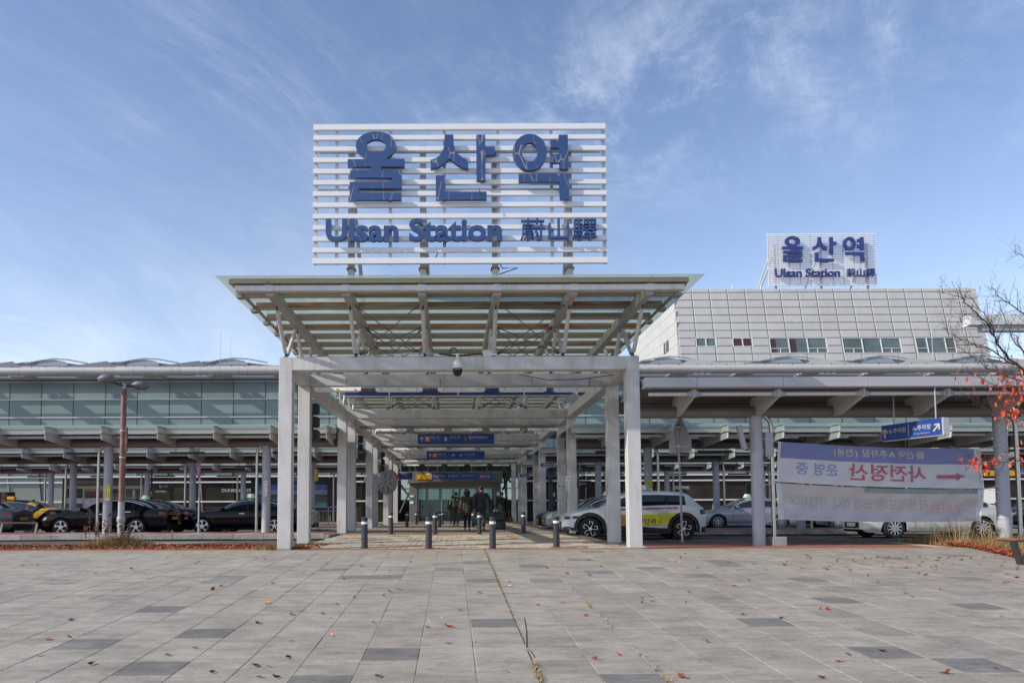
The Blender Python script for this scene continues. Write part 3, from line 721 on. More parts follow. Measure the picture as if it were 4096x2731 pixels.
NL = {k: [[norm(*q) for q in lp] for lp in v] for k, v in LET.items()}
def rect(px0, px1, py0, py1):
    a = norm(px0, py1); b = norm(px1, py0); return (a[0], b[0], a[1], b[1])
NT = [('Ulsan Station', rect(1302, 2008, 871, 966), .03), ('蔚山驛', rect(2083, 2388, 871, 961), .003)]
def roof_sign(root, x0, x1, z0, z1, Y, Yl, depth, nsl, slh, m_sl, m_let, nmull, mw):
    U = lambda u: x0 + u * (x1 - x0); V = lambda v: z0 + v * (z1 - z0)
    p = (z1 - z0 - slh) / (nsl - 1)
    for i in range(nsl):
        h = slh * (1.0 if 0 < i < nsl - 1 else 1.25); z = z0 + i * p if i < nsl - 1 else z1 - h
        MB().bbox(x0, Y, z, x1, Y + slh * .8, z + h, slh * .03).build('slat', m_sl, root)
    for q in nmull: MB().box(U(q) - mw / 2, Y + slh * .85, z0 + .02, U(q) + mw / 2, Y + slh * .85 + mw, z1 - .02).build('mullion', GALV, root)
    for k, loops in NL.items():
        me = shape_mesh([[(U(a), V(b)) for a, b in lp] for lp in loops], depth)
        for v in me.vertices: x, y, z = v.co; v.co = (x, Yl + depth / 2 - z, y)
        me.materials.clear(); me.materials.append(m_let); link('letter', me, root)
    for body, (a, b, c, d), bo in NT: text(body, U(a), U(b), V(c), V(d), Yl + depth * .45, BLUEP if m_let is PEEL else m_let, root, bold=bo if m_let is PEEL else bo * .75, depth=depth * .45, name='lettering')
sg = thing('station_name_sign', 'big white slatted name sign with blue letters standing on the walkway canopy roof', 'sign', (.2, 16.5, 5.9))
roof_sign(sg, SX0, SX1, SZ0, SZ1, 16.4, YF, .10, 13, .105, mat('white_aluminium_slat', (.72, .725, .74), .35, var=.03, vscale=3, dirt=(.5, .48, .45), dscale=1.5, damt=.25), PEEL, [.006, .078, .262, .447, .632, .815, .994], .07)
for i, x in enumerate((-2.265, -.637, .996, 2.68)):
    MB().bbox(x - .07, 16.62, 5.87, x + .07, 16.8, 9.15, .006).build('post', STEEL, sg)
    MB().box(x - .09, 16.6, 9.15, x + .09, 16.82, 9.18).build('post_cap', RUSTY, sg)
    MB().box(x - .1, 16.6, 6.33, x + .1, 16.82, 6.36).build('post_plate', RUSTY, sg)
    MB().box(x + .0, 16.6, 5.87, x + .02, 16.615, 6.05).build('post_fin', STEEL, sg)
    p = MB(); a, b = Vector((x + .1, 18.3, 5.86)), Vector((x + .0, 16.9, 8.4)); p.tube(a, b, .06, 4); p.build('stay', STEEL, sg)
for z in (6.7, 8.1, 9.0): MB().box(SX0 + .1, 16.56, z, SX1 - .1, 16.61, z + .06).build('back_rail', GALV, sg)
for (pts, r) in ((((-.15, 16.15, 7.02), (-.15, 16.3, 6.93), (-.12, 16.45, 6.85)), .012), (((1.1, 16.6, 6.45), (1.15, 16.6, 6.33), (1.5, 16.6, 6.34), (1.08, 16.62, 6.2)), .014), (((.62, 16.2, 8.0), (.66, 16.2, 7.8)), .01), (((-.45, 16.5, 6.4), (-.35, 16.5, 6.55), (-.3, 16.5, 6.65)), .012)):
    MB().poly(pts, r, 6).build('cable', DARKM, sg)
# ================================================================== STATION BUILDING
st = thing('station_building', 'long station building with teal glass front, white round eaves tube and wavy roof', 'station', (0, 56, .13))
YG = 54.
XT0, XT1, PWD = -46.0, 64., 2.32
PANE = {}
def pane(wd, hh, y0, y1, m, key):
    if key not in PANE:
        PANE[key] = MB().quad((0, 0, 0), (wd, 0, 0), (wd, y1 - y0, hh), (0, y1 - y0, hh)).quad((wd, .02, 0), (0, .02, 0), (0, .02 + y1 - y0, hh), (wd, .02 + y1 - y0, hh)).data('glass_pane', m)
    return PANE[key]
TEALD = mat('dark_gasket', (.03, .035, .035), .5)
zs = [5.0, 6.45, 7.75, 9.05, 10.35, 10.9]
n = int((XT1 - XT0) / PWD)
for i in range(n):
    x = XT0 + i * PWD
    for a, b in zip(zs, zs[1:]):
        link('glass_pane', pane(PWD - .05, b - a - .012, 0, 0, TEALG, ('t', a)), st, loc=(x + .025, YG, a + .006))
    MB().box(x - .025, YG - .012, 5.0, x + .025, YG + .1, 10.9).build('mullion', TEALD, st)
for z in zs[1:5]:
    MB().box(XT0, YG - .09, z - .035, XT1, YG - .005, z + .035).build('transom', GALV, st)
MB().box(XT0, YG + .12, 5.03, XT1, YG + .2, 11).box(XT0, YG + 3, 0, -6.2, YG + 3.1, 5.03).box(7.2, YG + 3, 0, XT1, YG + 3.1, 5.03).build('back_wall', mat('dim_interior', (.10, .125, .125), .8), st)
# leaning ground-floor glazing with different tenants
zl = [.13, 1.65, 3.05, 3.45, 5.0]
lean = lambda z: YG + .1 - (5.0 - z) * -.22
def lm(x):
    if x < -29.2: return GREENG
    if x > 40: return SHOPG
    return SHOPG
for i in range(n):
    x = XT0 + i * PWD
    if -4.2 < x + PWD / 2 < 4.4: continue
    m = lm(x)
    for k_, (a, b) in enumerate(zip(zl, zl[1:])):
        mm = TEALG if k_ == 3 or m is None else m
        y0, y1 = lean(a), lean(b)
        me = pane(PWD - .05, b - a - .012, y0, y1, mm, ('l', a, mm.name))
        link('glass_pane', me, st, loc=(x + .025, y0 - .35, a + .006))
    mb = MB(); mb.v = []
    mb.xprism([(lean(.13) - .42, .13), (lean(.13) - .34, .13), (lean(5.) - .34, 5.), (lean(5.) - .42, 5.)], x - .03, x + .03); mb.build('mullion', TEALD if i % 2 else GALV, st)
for z in (1.65, 3.05, 3.45):
    for (a, b) in ((XT0, -5.), (5.2, XT1)):
        MB().box(a, lean(z) - .45, z - .05, b, lean(z) - .36, z + .05).build('transom', WHITEP, st)
MB().box(XT0, YG - .45, 4.96, XT1, YG - .012, 5.02).build('glazing_sill', GREYST, st)
# eaves: pale soffit, fascia panels, tube in ringed lengths, clips
EAVE = mat('eaves_white_panel', (.43, .425, .415), .45, dirt=(.36, .31, .26), dscale=2, damt=.5, rand=.04)
MB().box(XT0, 53.55, 10.50, XT1, YG, 10.62).build('soffit', mat('eaves_soffit', (.34, .34, .36), .6), st)
for yl_ in (51.95, 52.45, 52.95): MB().box(XT0, yl_, 10.52, XT1, yl_ + .14, 10.56).build('eaves_louvre', EAVE, st)
MB().box(XT0, 51.2, 10.35, XT1, 51.6, 10.42).build('soffit_lip', EAVE, st)
x = XT0; ii = 0
while x < XT1:
    w = [1.32, 1.32, 1.32, .62][ii % 4] if ii % 4 == 3 else 1.32
    o = MB().tube((x, 51, 10.585), (x + w - .012, 51, 10.585), .262, 20).build('eaves_tube', EAVE, st); smooth_auto(o, 50)
    MB().box(x + w * .55, 50.95, 10.845, x + w * .55 + .05, 51.06, 10.91).build('tube_clip', DARKM, st)
    if x < 6 * 60: MB().box(x, 53.2, 10.95, x + w - .01, 53.28, 11.36).build('fascia_panel', EAVE, st)
    x += w; ii += 1
MB().quad((XT0, 53.3, 11.36), (XT1, 53.3, 11.36), (XT1, 56, 11.55), (XT0, 56, 11.55)).build('roof_edge', EAVE, st)
# raked gutter wedges and roof waves
FIN = mat('slate_blue_fin', (.16, .17, .20), .5); WAVE = mat('ribbed_roof', (.24, .25, .28), .4, var=.05)
def wave(xc, s):
    mb = MB(); NX, NY = 24, 6
    for j in range(NY + 1):
        for i in range(NX + 1):
            t = i / NX; yy = 53.6 + j * .9
            h = math.sin(math.pi * min(1, t * (1.5 if t < .45 else 1))) if False else math.sin(math.pi * t ** (.75 if s > 0 else 1.25)) ** 1.4
            mb.v.append((xc - 3.6 + 7.2 * t, yy, 11.42 + .46 * h * (1 - .1 * abs(j - 2))))
    nb_ = len(mb.v); mb.v += [(mb.v[i][0], mb.v[i][1], 11.2) for i in range(NX + 1)]; mb.f += [(i, i + 1, nb_ + i + 1, nb_ + i) for i in range(NX)]
    for j in range(NY):
        for i in range(NX): a = j * (NX + 1) + i; mb.f.append((a, a + 1, a + NX + 2, a + NX + 1))
    o = mb.build('roof_wave', WAVE, st, smooth=True)
    MB().prism([(xc - .9, 11.45), (xc + 1.5, 11.45), (xc + 1.2, 11.74), (xc + .4, 11.88), (xc - .5, 11.78)], 53.45, 53.6).build('roof_light', mat('roof_light_glazing', (.26, .30, .34), .25), st)
    o = MB().poly([(xc - 1.6, 53.4, 11.6), (xc - .6, 53.4, 11.80), (xc + .4, 53.4, 11.94), (xc + 1.4, 53.4, 11.88), (xc + 2.9, 53.4, 11.6)], .05, 6).build('roof_rib', GREYST, st)
    MB().prism([(xc - 4.6 * s, 10.95), (xc - 1.4 * s, 11.36), (xc - .7 * s, 10.95)], 51.45, 51.6).build('gutter_wedge', FIN if s > 0 else EAVE, st)
    for q in range(3): MB().prism([(xc - 1.5 * s + q * .42, 10.24), (xc - 1.5 * s + q * .42 + .32, 10.24), (xc - 1.5 * s + q * .42 + .32, 10.33), (xc - 1.5 * s + q * .42, 10.33)], 51.15, 51.2).build('soffit_plate', WHITEP, st)
for pxc in (190, 555, 910): wave(at(pxc, 1440, 53.4).x, 1)
for pxc in (2650, 3130, 3500, 3880, 4250): wave(at(pxc, 1440, 53.4).x, -1)
for pxa in (882, 922):
    p = at(pxa, 1420, 52); MB().tube((p.x, 52, 11.3), (p.x, 52, 13.2 if pxa > 900 else 13.5), .012, 6).build('lightning_rod', GREYST, st)
p = at(3730, 1400, 52); MB().tube((p.x, 52, 11.3), (p.x, 52, 13.6), .02, 6).build('lightning_rod', GALV, st)
for i in range(24):      # eaves plates whose shadows fall across the glass
    x = XT0 + 1.0 + i * 4.64
    MB().box(x, 51.25, 10.43, x + 1.25, 53.35, 10.49).build('eaves_plate', EAVE, st)
    MB().xprism([(51.2, 10.49), (53.6, 10.49), (53.6, 10.9), (51.2, 10.75)], x + .2, x + .26).xprism([(51.2, 10.49), (53.6, 10.49), (53.6, 10.9), (51.2, 10.75)], x + 1.0, x + 1.06).build('eaves_rib', EAVE, st)
# W-shaped braces standing before the glass above the door
BR = mat('teal_black_brace', (.03, .045, .045), .5)
for i in range(7):
    xa = -6.3 + i * 2.1
    MB().tube((xa, 53.3, 2.9), (xa + 1.0, 53.3, 5.2), .07, 8).build('brace', BR, st); MB().tube((xa + 1.05, 53.3, 5.2), (xa + 2.05, 53.3, 2.9), .07, 8).build('brace', BR, st)
for (pa, pb) in (((2012, 1880), (2035, 2060)), ((2040, 1895), (2010, 1960)), ((1590, 1920), (1640, 1990)), ((1600, 2050), (1640, 1960))):
    a, b = at(*pa, 53.6), at(*pb, 53.6); MB().tube(a, b, .07, 8).build('brace', BR, st)
# entrance portal
PC = mat('portal_grey_panel', (.15, .143, .14), .5, var=.04)
pt = thing('entrance_portal', 'grey panelled entrance portal with sliding glass doors at the end of the walkway', 'entrance', (.2, 53.2, .13))
pl, pr = at(1638, 1890, 53).x, at(2003, 1890, 53).x
zt = at(1800, 1885, 53).z; zd = at(1800, 1928, 53).z; zh = at(1800, 1950, 53).z
MB().bbox(pl - .1, 52.75, zd, pr + .1, 54, zt, .01).build('fascia', PC, pt)
MB().box(pl - .15, 52.55, zd - .06, pr + .2, 53.9, zd).build('canopy_lip', PC, pt)
for (a, b) in ((pl, pl + .55), (pr - .42, pr)): MB().bbox(a, 52.9, .1, b, 54, zd - .06, .01).build('pier', PC, pt)
DF = mat('door_frame_alu', (.36, .35, .33), .35, metal=.5)
MB().box(pl + .55, 53.1, zh, pr - .42, 53.6, zd - .06).build('door_header', mat('brown_header', (.22, .19, .165), .5), pt)
dx = [pl + .62, pl + 1.75, at(1750, 2000, 53).x - 1.2, at(1767, 2000, 53).x, at(1875, 2000, 53).x, at(1930, 2000, 53).x, pr - .48]
dx = [pl + .6, at(1703, 2000, 53).x, at(1711, 2000, 53).x, at(1766, 2000, 53).x, at(1872, 2000, 53).x, at(1927, 2000, 53).x, pr - .45]
for a, b in zip(dx, dx[1:]):
    if b - a < .3: continue
    d = MB().box(a + .03, 53.30, .2, b - .03, 53.32, zh - .02).build('door_glass', DOORG, pt)
for x in dx: MB().box(x - .035, 53.24, .13, x + .035, 53.38, zh).build('door_frame', DF, pt)
MB().box(dx[0], 53.22, .13, dx[-1], 53.40, .22).build('door_sill', DF, pt)
MB().box(dx[0], 53.2, zh - .04, dx[-1], 53.40, zh + .02).build('door_rail', DF, pt)
MB().box(dx[0] + .1, 53.285, 1.18, dx[3], 53.30, 1.26).build('safety_stripe', mat('blue_stripe', (.02, .09, .28), .4), pt)
# things behind the doors: hall floor, far windows with V columns, counter
hall = mat('hall_floor', (.12, .12, .11), .3)
MB().box(-6, 53.6, .1, 7, 66, .125).build('hall_floor', hall, pt); MB().box(-6, 53.6, 4.2, 7, 66, 4.25).build('hall_ceiling', mat('hall_ceiling', (.2, .2, .2), .8), pt)
HW = mat('far_window_glow', (.30, .36, .35), .6, emit=.0)
MB().box(-6, 65, .1, 7, 65.1, 4.2).box(-6.1, 55.3, .1, -6, 65, 5).box(7, 55.3, .1, 7.1, 65, 5).box(-6.1, 54.3, 4.25, 7.1, 54.4, 5.03).build('hall_wall', mat('hall_wall', (.20, .26, .25), .7), pt)
LITW = mat('daylit_far_window', (.34, .42, .41), .5, emit=.75)  # daylight beyond the hall put in as emission; the panes are no openings
for i in range(9):
    x = -4.4 + i * 1.15
    MB().box(x, 64.9, 2.9, x + .95, 64.95, 3.7).build('far_window', LITW, pt); MB().box(x, 64.9, 1.9, x + .95, 64.95, 2.8).build('far_window', LITW, pt)
for x in (.3, 1.7): MB().tube((x, 62, .1), (x + .55, 62, 4.2), .11, 8).tube((x + 1.15, 62, .1), (x + .6, 62, 4.2), .11, 8).build('hall_strut', BR, pt)
MB().box(-1.9, 60, .1, .9, 60.6, 1.15).build('counter', mat('counter_front', (.16, .2, .2), .6), pt); MB().box(-1.95, 59.9, 1.15, .95, 60.65, 1.22).build('counter_top', BLUES, pt)
for (x, z, w, h, m) in ((-1.3, .5, .5, .35, REDP), (.2, .45, .35, .35, WHITEL), (-.2, 1.25, .4, .2, WHITEL)): MB().box(x, 59.86, z, x + w, 59.89, z + h).build('counter_poster', m, pt)
# notices on the portal
def flat(name, pxa, pya, pxb, pyb, Y, m, parent=None, th=.02):
    a, b = at(pxa, pyb, Y), at(pxb, pya, Y); return MB().box(a.x, Y, a.z, b.x, Y + th, b.z).build(name, m, parent), a, b
flat('green_notice', 1639, 1991, 1654, 2002, 52.87, mat('green_notice', (.03, .25, .16), .5), pt); flat('paper_notice', 1639, 1980, 1655, 1987, 52.87, WHITEL, pt); flat('paper_notice', 1639, 2003, 1654, 2014, 52.87, WHITEL, pt)
flat('blue_notice', 1987, 1967, 1999, 1981, 52.87, WHITEL, pt); flat('blue_panel', 1984, 1986, 2000, 2040, 52.87, BLUES, pt)

# ------------------------------------------------------------------ clad office block behind, right
ob = thing('office_block', 'pale panel-clad office block with sloping front and strip windows, rising behind the station', 'building', (39, 80, 0))
PANELM = mat('pale_cladding_panel', (.46, .455, .44), .45, var=.05, vscale=.8, rand=.04, dirt=(.40, .37, .33), dscale=.7, damt=.45, dstretch=(1, 1, .3))
GRID = mat('grey_cladding_joint', (.34, .325, .30), .7, var=.1)
BX0 = at(2720, 1430, 75).x; BX1 = at(3930, 1430, 75).x
zb, zt = 13.0, at(3300, 1155, 76.8).z
ysl = lambda z: 75 + (z - 16.2) / (zt - 16.2) * 1.75
NXp = 18; pw = (BX1 - BX0) / 16.6; ph = (at(3000, 1204, 76.5).z - at(3000, 1234, 76.3).z)
# sloped backing
MB().xprism([(ysl(zb) + .05, zb), (93, zb), (93, zt), (ysl(zt) + .05, zt)], BX0, BX1 + .4).build('wall_core', GRID, ob)

wl = [((2788, 1352), (2862, 1384)), ((2935, 1352), (3008, 1384)), ((3083, 1352), (3304, 1412)), ((3375, 1352), (3600, 1412)), ((3668, 1350), (3818, 1412))]
wr = []
for (a, b) in wl:
    p, q = at(a[0], b[1], 75.3), at(b[0], a[1], 75.3); wr.append((p.x, q.x, p.z, q.z))
zrow = zt - .45; rows = []
rows.append((zt - .42, zt))
z = zt - .42
while z > zb + .2: rows.append((z - ph, z)); z -= ph
slp = 1.75 / (zt - 16.2)
for (a, b) in rows:
    for i in range(NXp):
        x = BX0 + .02 + i * pw; x1 = min(x + pw, BX1 + .38)
        hit = [w for w in wr if x1 > w[0] - .1 and x < w[1] + .18 and b > w[2] + .15 and a < w[3] - .15]
        if hit:
            w = hit[0]
            if x < w[0] - .3: x1 = w[0] - .1
            elif x1 > w[1] + .4: x = w[1] + .18
            else: continue
        key = ('cl', round(b - a, 3), round(x1 - x, 2))
        if key not in PANE:
            g = .03; h = b - a; w = x1 - x; mb = MB()
            f = lambda z_: z_ * slp
            mb.v = [(g, f(g), g), (w - g, f(g), g), (w - g, f(h - g), h - g), (g, f(h - g), h - g), (g + .06, f(g + .05) - .028, g + .05), (w - g - .06, f(g + .05) - .028, g + .05), (w - g - .06, f(h - g - .05) - .028, h - g - .05), (g + .06, f(h - g - .05) - .028, h - g - .05)]
            mb.f = [(4, 5, 6, 7), (0, 1, 5, 4), (1, 2, 6, 5), (2, 3, 7, 6), (3, 0, 4, 7)]
            PANE[key] = mb.data('cladding_panel', PANELM)
        link('cladding_panel', PANE[key], ob, loc=(x, ysl(a), a))
# side face, smaller flat boards
for jx in range(9):
    for iy in range(6):
        z0_ = zb + jx * (zt - zb) / 9; y0 = ysl(zt) - 1.2 + iy * 3
        ya = max(ysl(z0_) + .08, y0); yb = y0 + 2.97
        if yb <= ya: continue
        MB().box(BX0 - .06, ya, z0_ + .015, BX0 - .002, yb, z0_ + (zt - zb) / 9 - .015).build('cladding_panel', PANELM, ob)
p, q = at(2682, 1412, 79.6), at(2700, 1368, 79.6)
MB().box(BX0 - .09, 78.6, p.z, BX0 - .05, 80.4, q.z).build('window', SHOPG, ob); MB().box(BX0 - .12, 79.45, p.z, BX0 - .091, 79.55, q.z).build('window_frame', WHITEP, ob)
WG = mat('office_window_glass', (.10, .135, .135), .08, var=.5, vscale=.35)
CUR = mat('red_curtain', (.06, .022, .026), .8, var=.2, vscale=6)
for wi, (x0, x1, z0_, z1_) in enumerate(wr):
    w = MB(); f = lambda z_: ysl(z_)
    w.quad((x0, f(z0_) + .02, z0_), (x1, f(z0_) + .02, z0_), (x1, f(z1_) + .02, z1_), (x0, f(z1_) + .02, z1_)); wo = subp(w.build('window', WG, ob))
    def bar(a, b, c, d, t=.05):
        mb = MB(); mb.v = []; 
        for yy in (-t, .01): mb.v += [(a, f(c) + yy, c), (b, f(c) + yy, c), (b, f(d) + yy, d), (a, f(d) + yy, d)]
        mb.f = [(0, 1, 2, 3), (7, 6, 5, 4), (0, 4, 5, 1), (1, 5, 6, 2), (2, 6, 7, 3), (3, 7, 4, 0)]; mb.build('frame', WHITEP, wo)
    bar(x0 - .08, x0, z0_, z1_); bar(x1, x1 + .16, z0_, z1_); bar(x0 - .08, x1 + .16, z0_ - .06, z0_); bar(x0 - .08, x1 + .16, z1_, z1_ + .05)
    nb = {0: 2, 1: 2, 2: 3, 3: 3, 4: 2}[wi]
    cuts = [x0 + (x1 - x0) * i / nb for i in range(1, nb)] if wi < 4 else [x0 + (x1 - x0) * .28, x0 + (x1 - x0) * .76]
    for c in cuts: bar(c - .05, c + .05, z0_, z1_, .06)
    if wi >= 2:
        zm = z0_ + (z1_ - z0_) * .3; seg = [x0] + cuts + [x1]
        for s in (0, 2):
            bar(seg[s] + .05, seg[s + 1] - .05, zm - .03, zm + .03); 
            if wi < 4: bar((seg[s] + seg[s + 1]) / 2 - .03, (seg[s] + seg[s + 1]) / 2 + .03, z0_, zm)
    if wi in (1, 2):
        for (u0, u1) in ([(.05, .95)] if wi == 1 else [(.01, .1), (.34, .46)]):
            a, b = x0 + (x1 - x0) * u0, x0 + (x1 - x0) * u1
            MB().quad((a, f(z0_) + .008, z0_), (b, f(z0_) + .008, z0_), (b, f(z1_) + .008, z1_), (a, f(z1_) + .008, z1_)).build('curtain', CUR, wo)
for i in range(22): MB().tube((BX0 + .8 + i * 1.85, ysl(zt) + .4, zt), (BX0 + .8 + i * 1.85, ysl(zt) + .4, zt + .14), .03, 5).build('roof_stud', DARKM, ob)
for pxa in (2930, 3043): p = at(pxa, 1150, 77.2); MB().tube((p.x, 77.2, zt), (p.x, 77.2, zt + .6), .05, 6).build('vent_pipe', WHITEP, ob)
# white slab projecting at its right
s1 = thing('projecting_slab', 'thick white cantilevered slab with dark underside right of the office block, behind the branches', 'slab', (58, 71, 18))
a, b = at(3884, 1298, 70), at(4100, 1256, 70)
MB().bbox(a.x, 70, a.z, a.x + 14, 71.1, b.z, .02).build('slab_body', WHITEP, s1)
MB().box(a.x + 1.3, 70.2, a.z - .55, a.x + 14, 71.0, a.z - .002).build('slab_soffit', GREYST, s1)
MB().box(a.x + 6.5, 70.3, 0, a.x + 7.3, 70.9, a.z - .55).build('slab_column', WHITEP, s1)
sg2 = thing('distant_name_sign', 'smaller white slatted name sign with dark blue letters on the office block roof', 'sign', (39, 78.5, 24))
a, b = at(3075, 1143, 78), at(3502, 933, 78)
roof_sign(sg2, a.x, b.x, a.z, b.z, 78, 77.55, .22, 26, .12, mat('white_aluminium_slat_far', (.74, .745, .76), .4), BLUEL, [.01, .1, .2, .3, .4, .5, .6, .7, .8, .9, .99], .09)
for u in (.08, .5, .93):
    x = a.x + (b.x - a.x) * u
    MB().tube((x, 78.4, zt - .1), (x, 78.4, b.z - 1), .13, 8).build('post', GREYST, sg2); MB().tube((x - 1.3, 80.5, zt - .1), (x - .1, 78.6, b.z - 2.2), .1, 8).build('stay', GALV, sg2)
MB().tube((a.x - .9, 79.5, zt - .1), (a.x + .5, 78.5, a.z + 3.8), .09, 8).build('stay', GALV, sg2)
# ================================================================== PLATFORM CANOPIES
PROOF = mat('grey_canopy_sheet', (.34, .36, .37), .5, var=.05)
FASC = mat('pale_grey_fascia', (.50, .485, .455), .45, var=.05, dirt=(.33, .31, .27), dscale=1.2, damt=.3, dstretch=(.4, 1, 2))
FASCW = mat('lavender_grey_fascia', (.37, .365, .385), .4, var=.04)
EDGEG = glass_mat('teal_edge_glass', (.55, .70, .69), .25, .42)
PIPEW = mat('pale_pipe', (.55, .55, .55), .4, var=.05)
def platform(label, x0, x1, Yf, Yc, colx, br0, brs, zi, group, front=False, Yb=None):
    t = thing('platform_canopy', label, 'canopy', ((x0 + x1) / 2, Yc, zi), group)
    Yb = Yb or Yf + 3.6
    vis = lambda x, y: -.66 * y < x < .82 * y
    # roof sheet and glazed edge
    MB().box(x0, Yf + (.05 if front else .64), 3.80, x1, Yb, 3.835).build('roof_sheet', PROOF, t)
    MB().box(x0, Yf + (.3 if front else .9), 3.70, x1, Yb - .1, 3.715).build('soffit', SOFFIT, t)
    if not front:
        x = x0
        while x < x1 - .1:
            w = min(brs, x1 - x)
            if vis(x + w / 2, Yf): MB().quad((x + .006, Yf - .12, 3.82), (x + w - .006, Yf - .12, 3.82), (x + w - .006, Yf + .635, 3.82), (x + .006, Yf + .635, 3.82)).build('glass_pane', EDGEG, t)
            x += w
        MB().box(x0, Yf + .62, 3.58, x1, Yf + .68, 3.79).box(x0, Yf + .59, 3.76, x1, Yf + .64, 3.79).box(x0, Yf + .59, 3.58, x1, Yf + .64, 3.605).build('fascia', FASC, t)
    else:
        x = x0
        n = 0
        while x < x1 - .1:
            xn = min(br0 + brs * (math.floor((x - br0) / brs + 1e-3) + 1) if n == 0 else x + brs, x1)
            MB().bbox(x + .004, Yf - .02, 3.712, xn - .004, Yf + .25, 3.945, .008).build('fascia_panel', FASCW, t); x = xn; n += 1
        MB().box(x0, Yf + .25, 3.712, x0 + .25, Yb, 3.945).build('end_fascia', FASCW, t)
        MB().box(x0 + .25, Yf + .25, 3.73, x1, Yb, 3.745).build('soffit_board', FASC, t)
    # pipe, ring beam, brackets
    zp = 3.50 if not front else 3.60; yp_ = .30 if front else .85
    x = br0 - brs * math.floor((br0 - x0) / brs); pr_ = x0 + .05
    xs = []
    while x < x1: xs.append(x); x += brs
    for a, b in zip([x0] + xs, xs + [x1]):
        if b - a < .3 or not vis((a + b) / 2, Yf): continue
        o = MB().tube((a + .16, Yf + yp_, zp), (b - .16, Yf + yp_, zp), .052 if not front else .048, 12).build('pipe', PIPEW, t); smooth_auto(o, 50)
    for x in xs:
        if not vis(x, Yf): continue
        mb = MB()
        zt_ = 3.80 if not front else 3.70
        mb.xprism([(Yf - (.07 if not front else -.2), zt_), (Yc + .2, zt_), (Yc + .2, 3.22), (Yc - .4, 3.22), (Yf + .02 + (.2 if front else 0), zt_ - (.47 if not front else .18))], x - .016, x + .016)
        if not front: mb.box(x - .07, Yf - .06, 3.56, x + .07, Yc - .3, 3.575)
        mb.box(x - .06, Yf + (.0 if not front else .24), zt_ - .02, x + .06, Yc, zt_)
        mb.build('bracket', FASC, t)
        m2 = MB()
        for s in (-1, 1):
            m2.box(x + s * .06 - .04, Yf + yp_ - .06, zp - .07, x + s * .06 + .04, Yf + yp_ + .06, zp + .07); m2.tube((x + s * .1, Yf + yp_, zp), (x + s * .17, Yf + yp_, zp), .06, 10)
            for zz in (-.04, .04): m2.lathe([(0, .012), (.014, .010), (.014, 0)], (x + s * .06, Yf + yp_ - .06, zp + zz), 'y', 8)
        m2.build('pipe_clamp', GREYST, t)
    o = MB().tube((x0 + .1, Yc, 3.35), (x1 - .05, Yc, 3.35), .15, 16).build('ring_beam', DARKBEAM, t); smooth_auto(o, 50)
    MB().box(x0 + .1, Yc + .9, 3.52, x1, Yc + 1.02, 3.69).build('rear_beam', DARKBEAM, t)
    for i, x in enumerate(colx):
        if not vis(x, Yc): continue
        o = MB().tube((x, Yc, zi - .02), (x, Yc, 3.25), .155, 20).build('column', COLGREY, t); smooth_auto(o, 50); subp(o)
        MB().lathe([(.16, 0), (.16, .014)], (x, Yc, 2.25), n=20).lathe([(.159, 0), (.159, .01)], (x, Yc, .62), n=20).build('column_band', STAIN, o)
        d = -.33 if x < 0 else .36
        o = MB().poly([(x + d * .45, Yc - .05, 3.28), (x + d * .9, Yc - .05, 3.12), (x + d, Yc - .05, 2.98), (x + d, Yc - .05, zi + .02)], .052, 10).build('downpipe', STAIN, t); smooth_auto(o, 60)
    # dark strip lights under the soffit
    for i in range(int((x1 - x0) / 3.8)):
        x = x0 + 1.2 + i * 3.8
        if vis(x, Yc) and not front: MB().box(x, Yf + 2.35, 3.02, x + 1.25, Yf + 2.5, 3.10).tube((x + .2, Yf + 2.42, 3.1), (x + .2, Yf + 2.42, 3.7), .012, 6).tube((x + 1.05, Yf + 2.42, 3.1), (x + 1.05, Yf + 2.42, 3.7), .012, 6).build('strip_light', DARKM, t)
    return t
LX = [-6.69 - 5.7 * k for k in range(6)]; RXc = [7.08 + 5.7 * k for k in range(7)]
g = 'platform canopies beside the walkway'
platform('grey platform canopy left of the walkway, nearest the plaza, over the black sedans', -42, -4.0, 25.2, 27.0, LX, LX[0] + .55, 1.9, .145, g)
platform('grey platform canopy left of the walkway, second from the plaza', -42, -4.1, 33.5, 35.8, LX, LX[0] + .5, 1.87, .135, g)
platform('grey platform canopy left of the walkway, nearest the station glass', -42, -4.1, 42.8, 44.5, LX, LX[0] + .5, 1.87, .135, g)
platform('grey platform canopy right of the walkway behind the pale fascia one, second from the plaza', 4.15, 46, 25.4, 28.2, [x + .3 for x in RXc], 7.5, 1.9, .16, g)
platform('grey platform canopy right of the walkway, third from the plaza', 4.15, 46, 34.4, 36.3, RXc, 7.4, 1.87, .16, g)
platform('grey platform canopy right of the walkway, nearest the station glass', 4.15, 46, 43.0, 44.6, RXc, 7.4, 1.87, .16, g)
t0 = platform('pale fascia platform canopy at the right plaza edge, above the cloth banners', 4.47, 26, 17.2, 18.9, [7.70, 13.87, 19.9], 5.68, 1.985, -.03, g, front=True, Yb=22.0)
# concrete foot of the near downpipe
o = MB().bbox(7.98, 18.75, -.02, 8.34, 19.05, .21, .015).build('concrete_block', CREAMP if 0 else KERBM); tag(o, 'pale square concrete block at the foot of the steel downpipe beside the banner column', 'block')
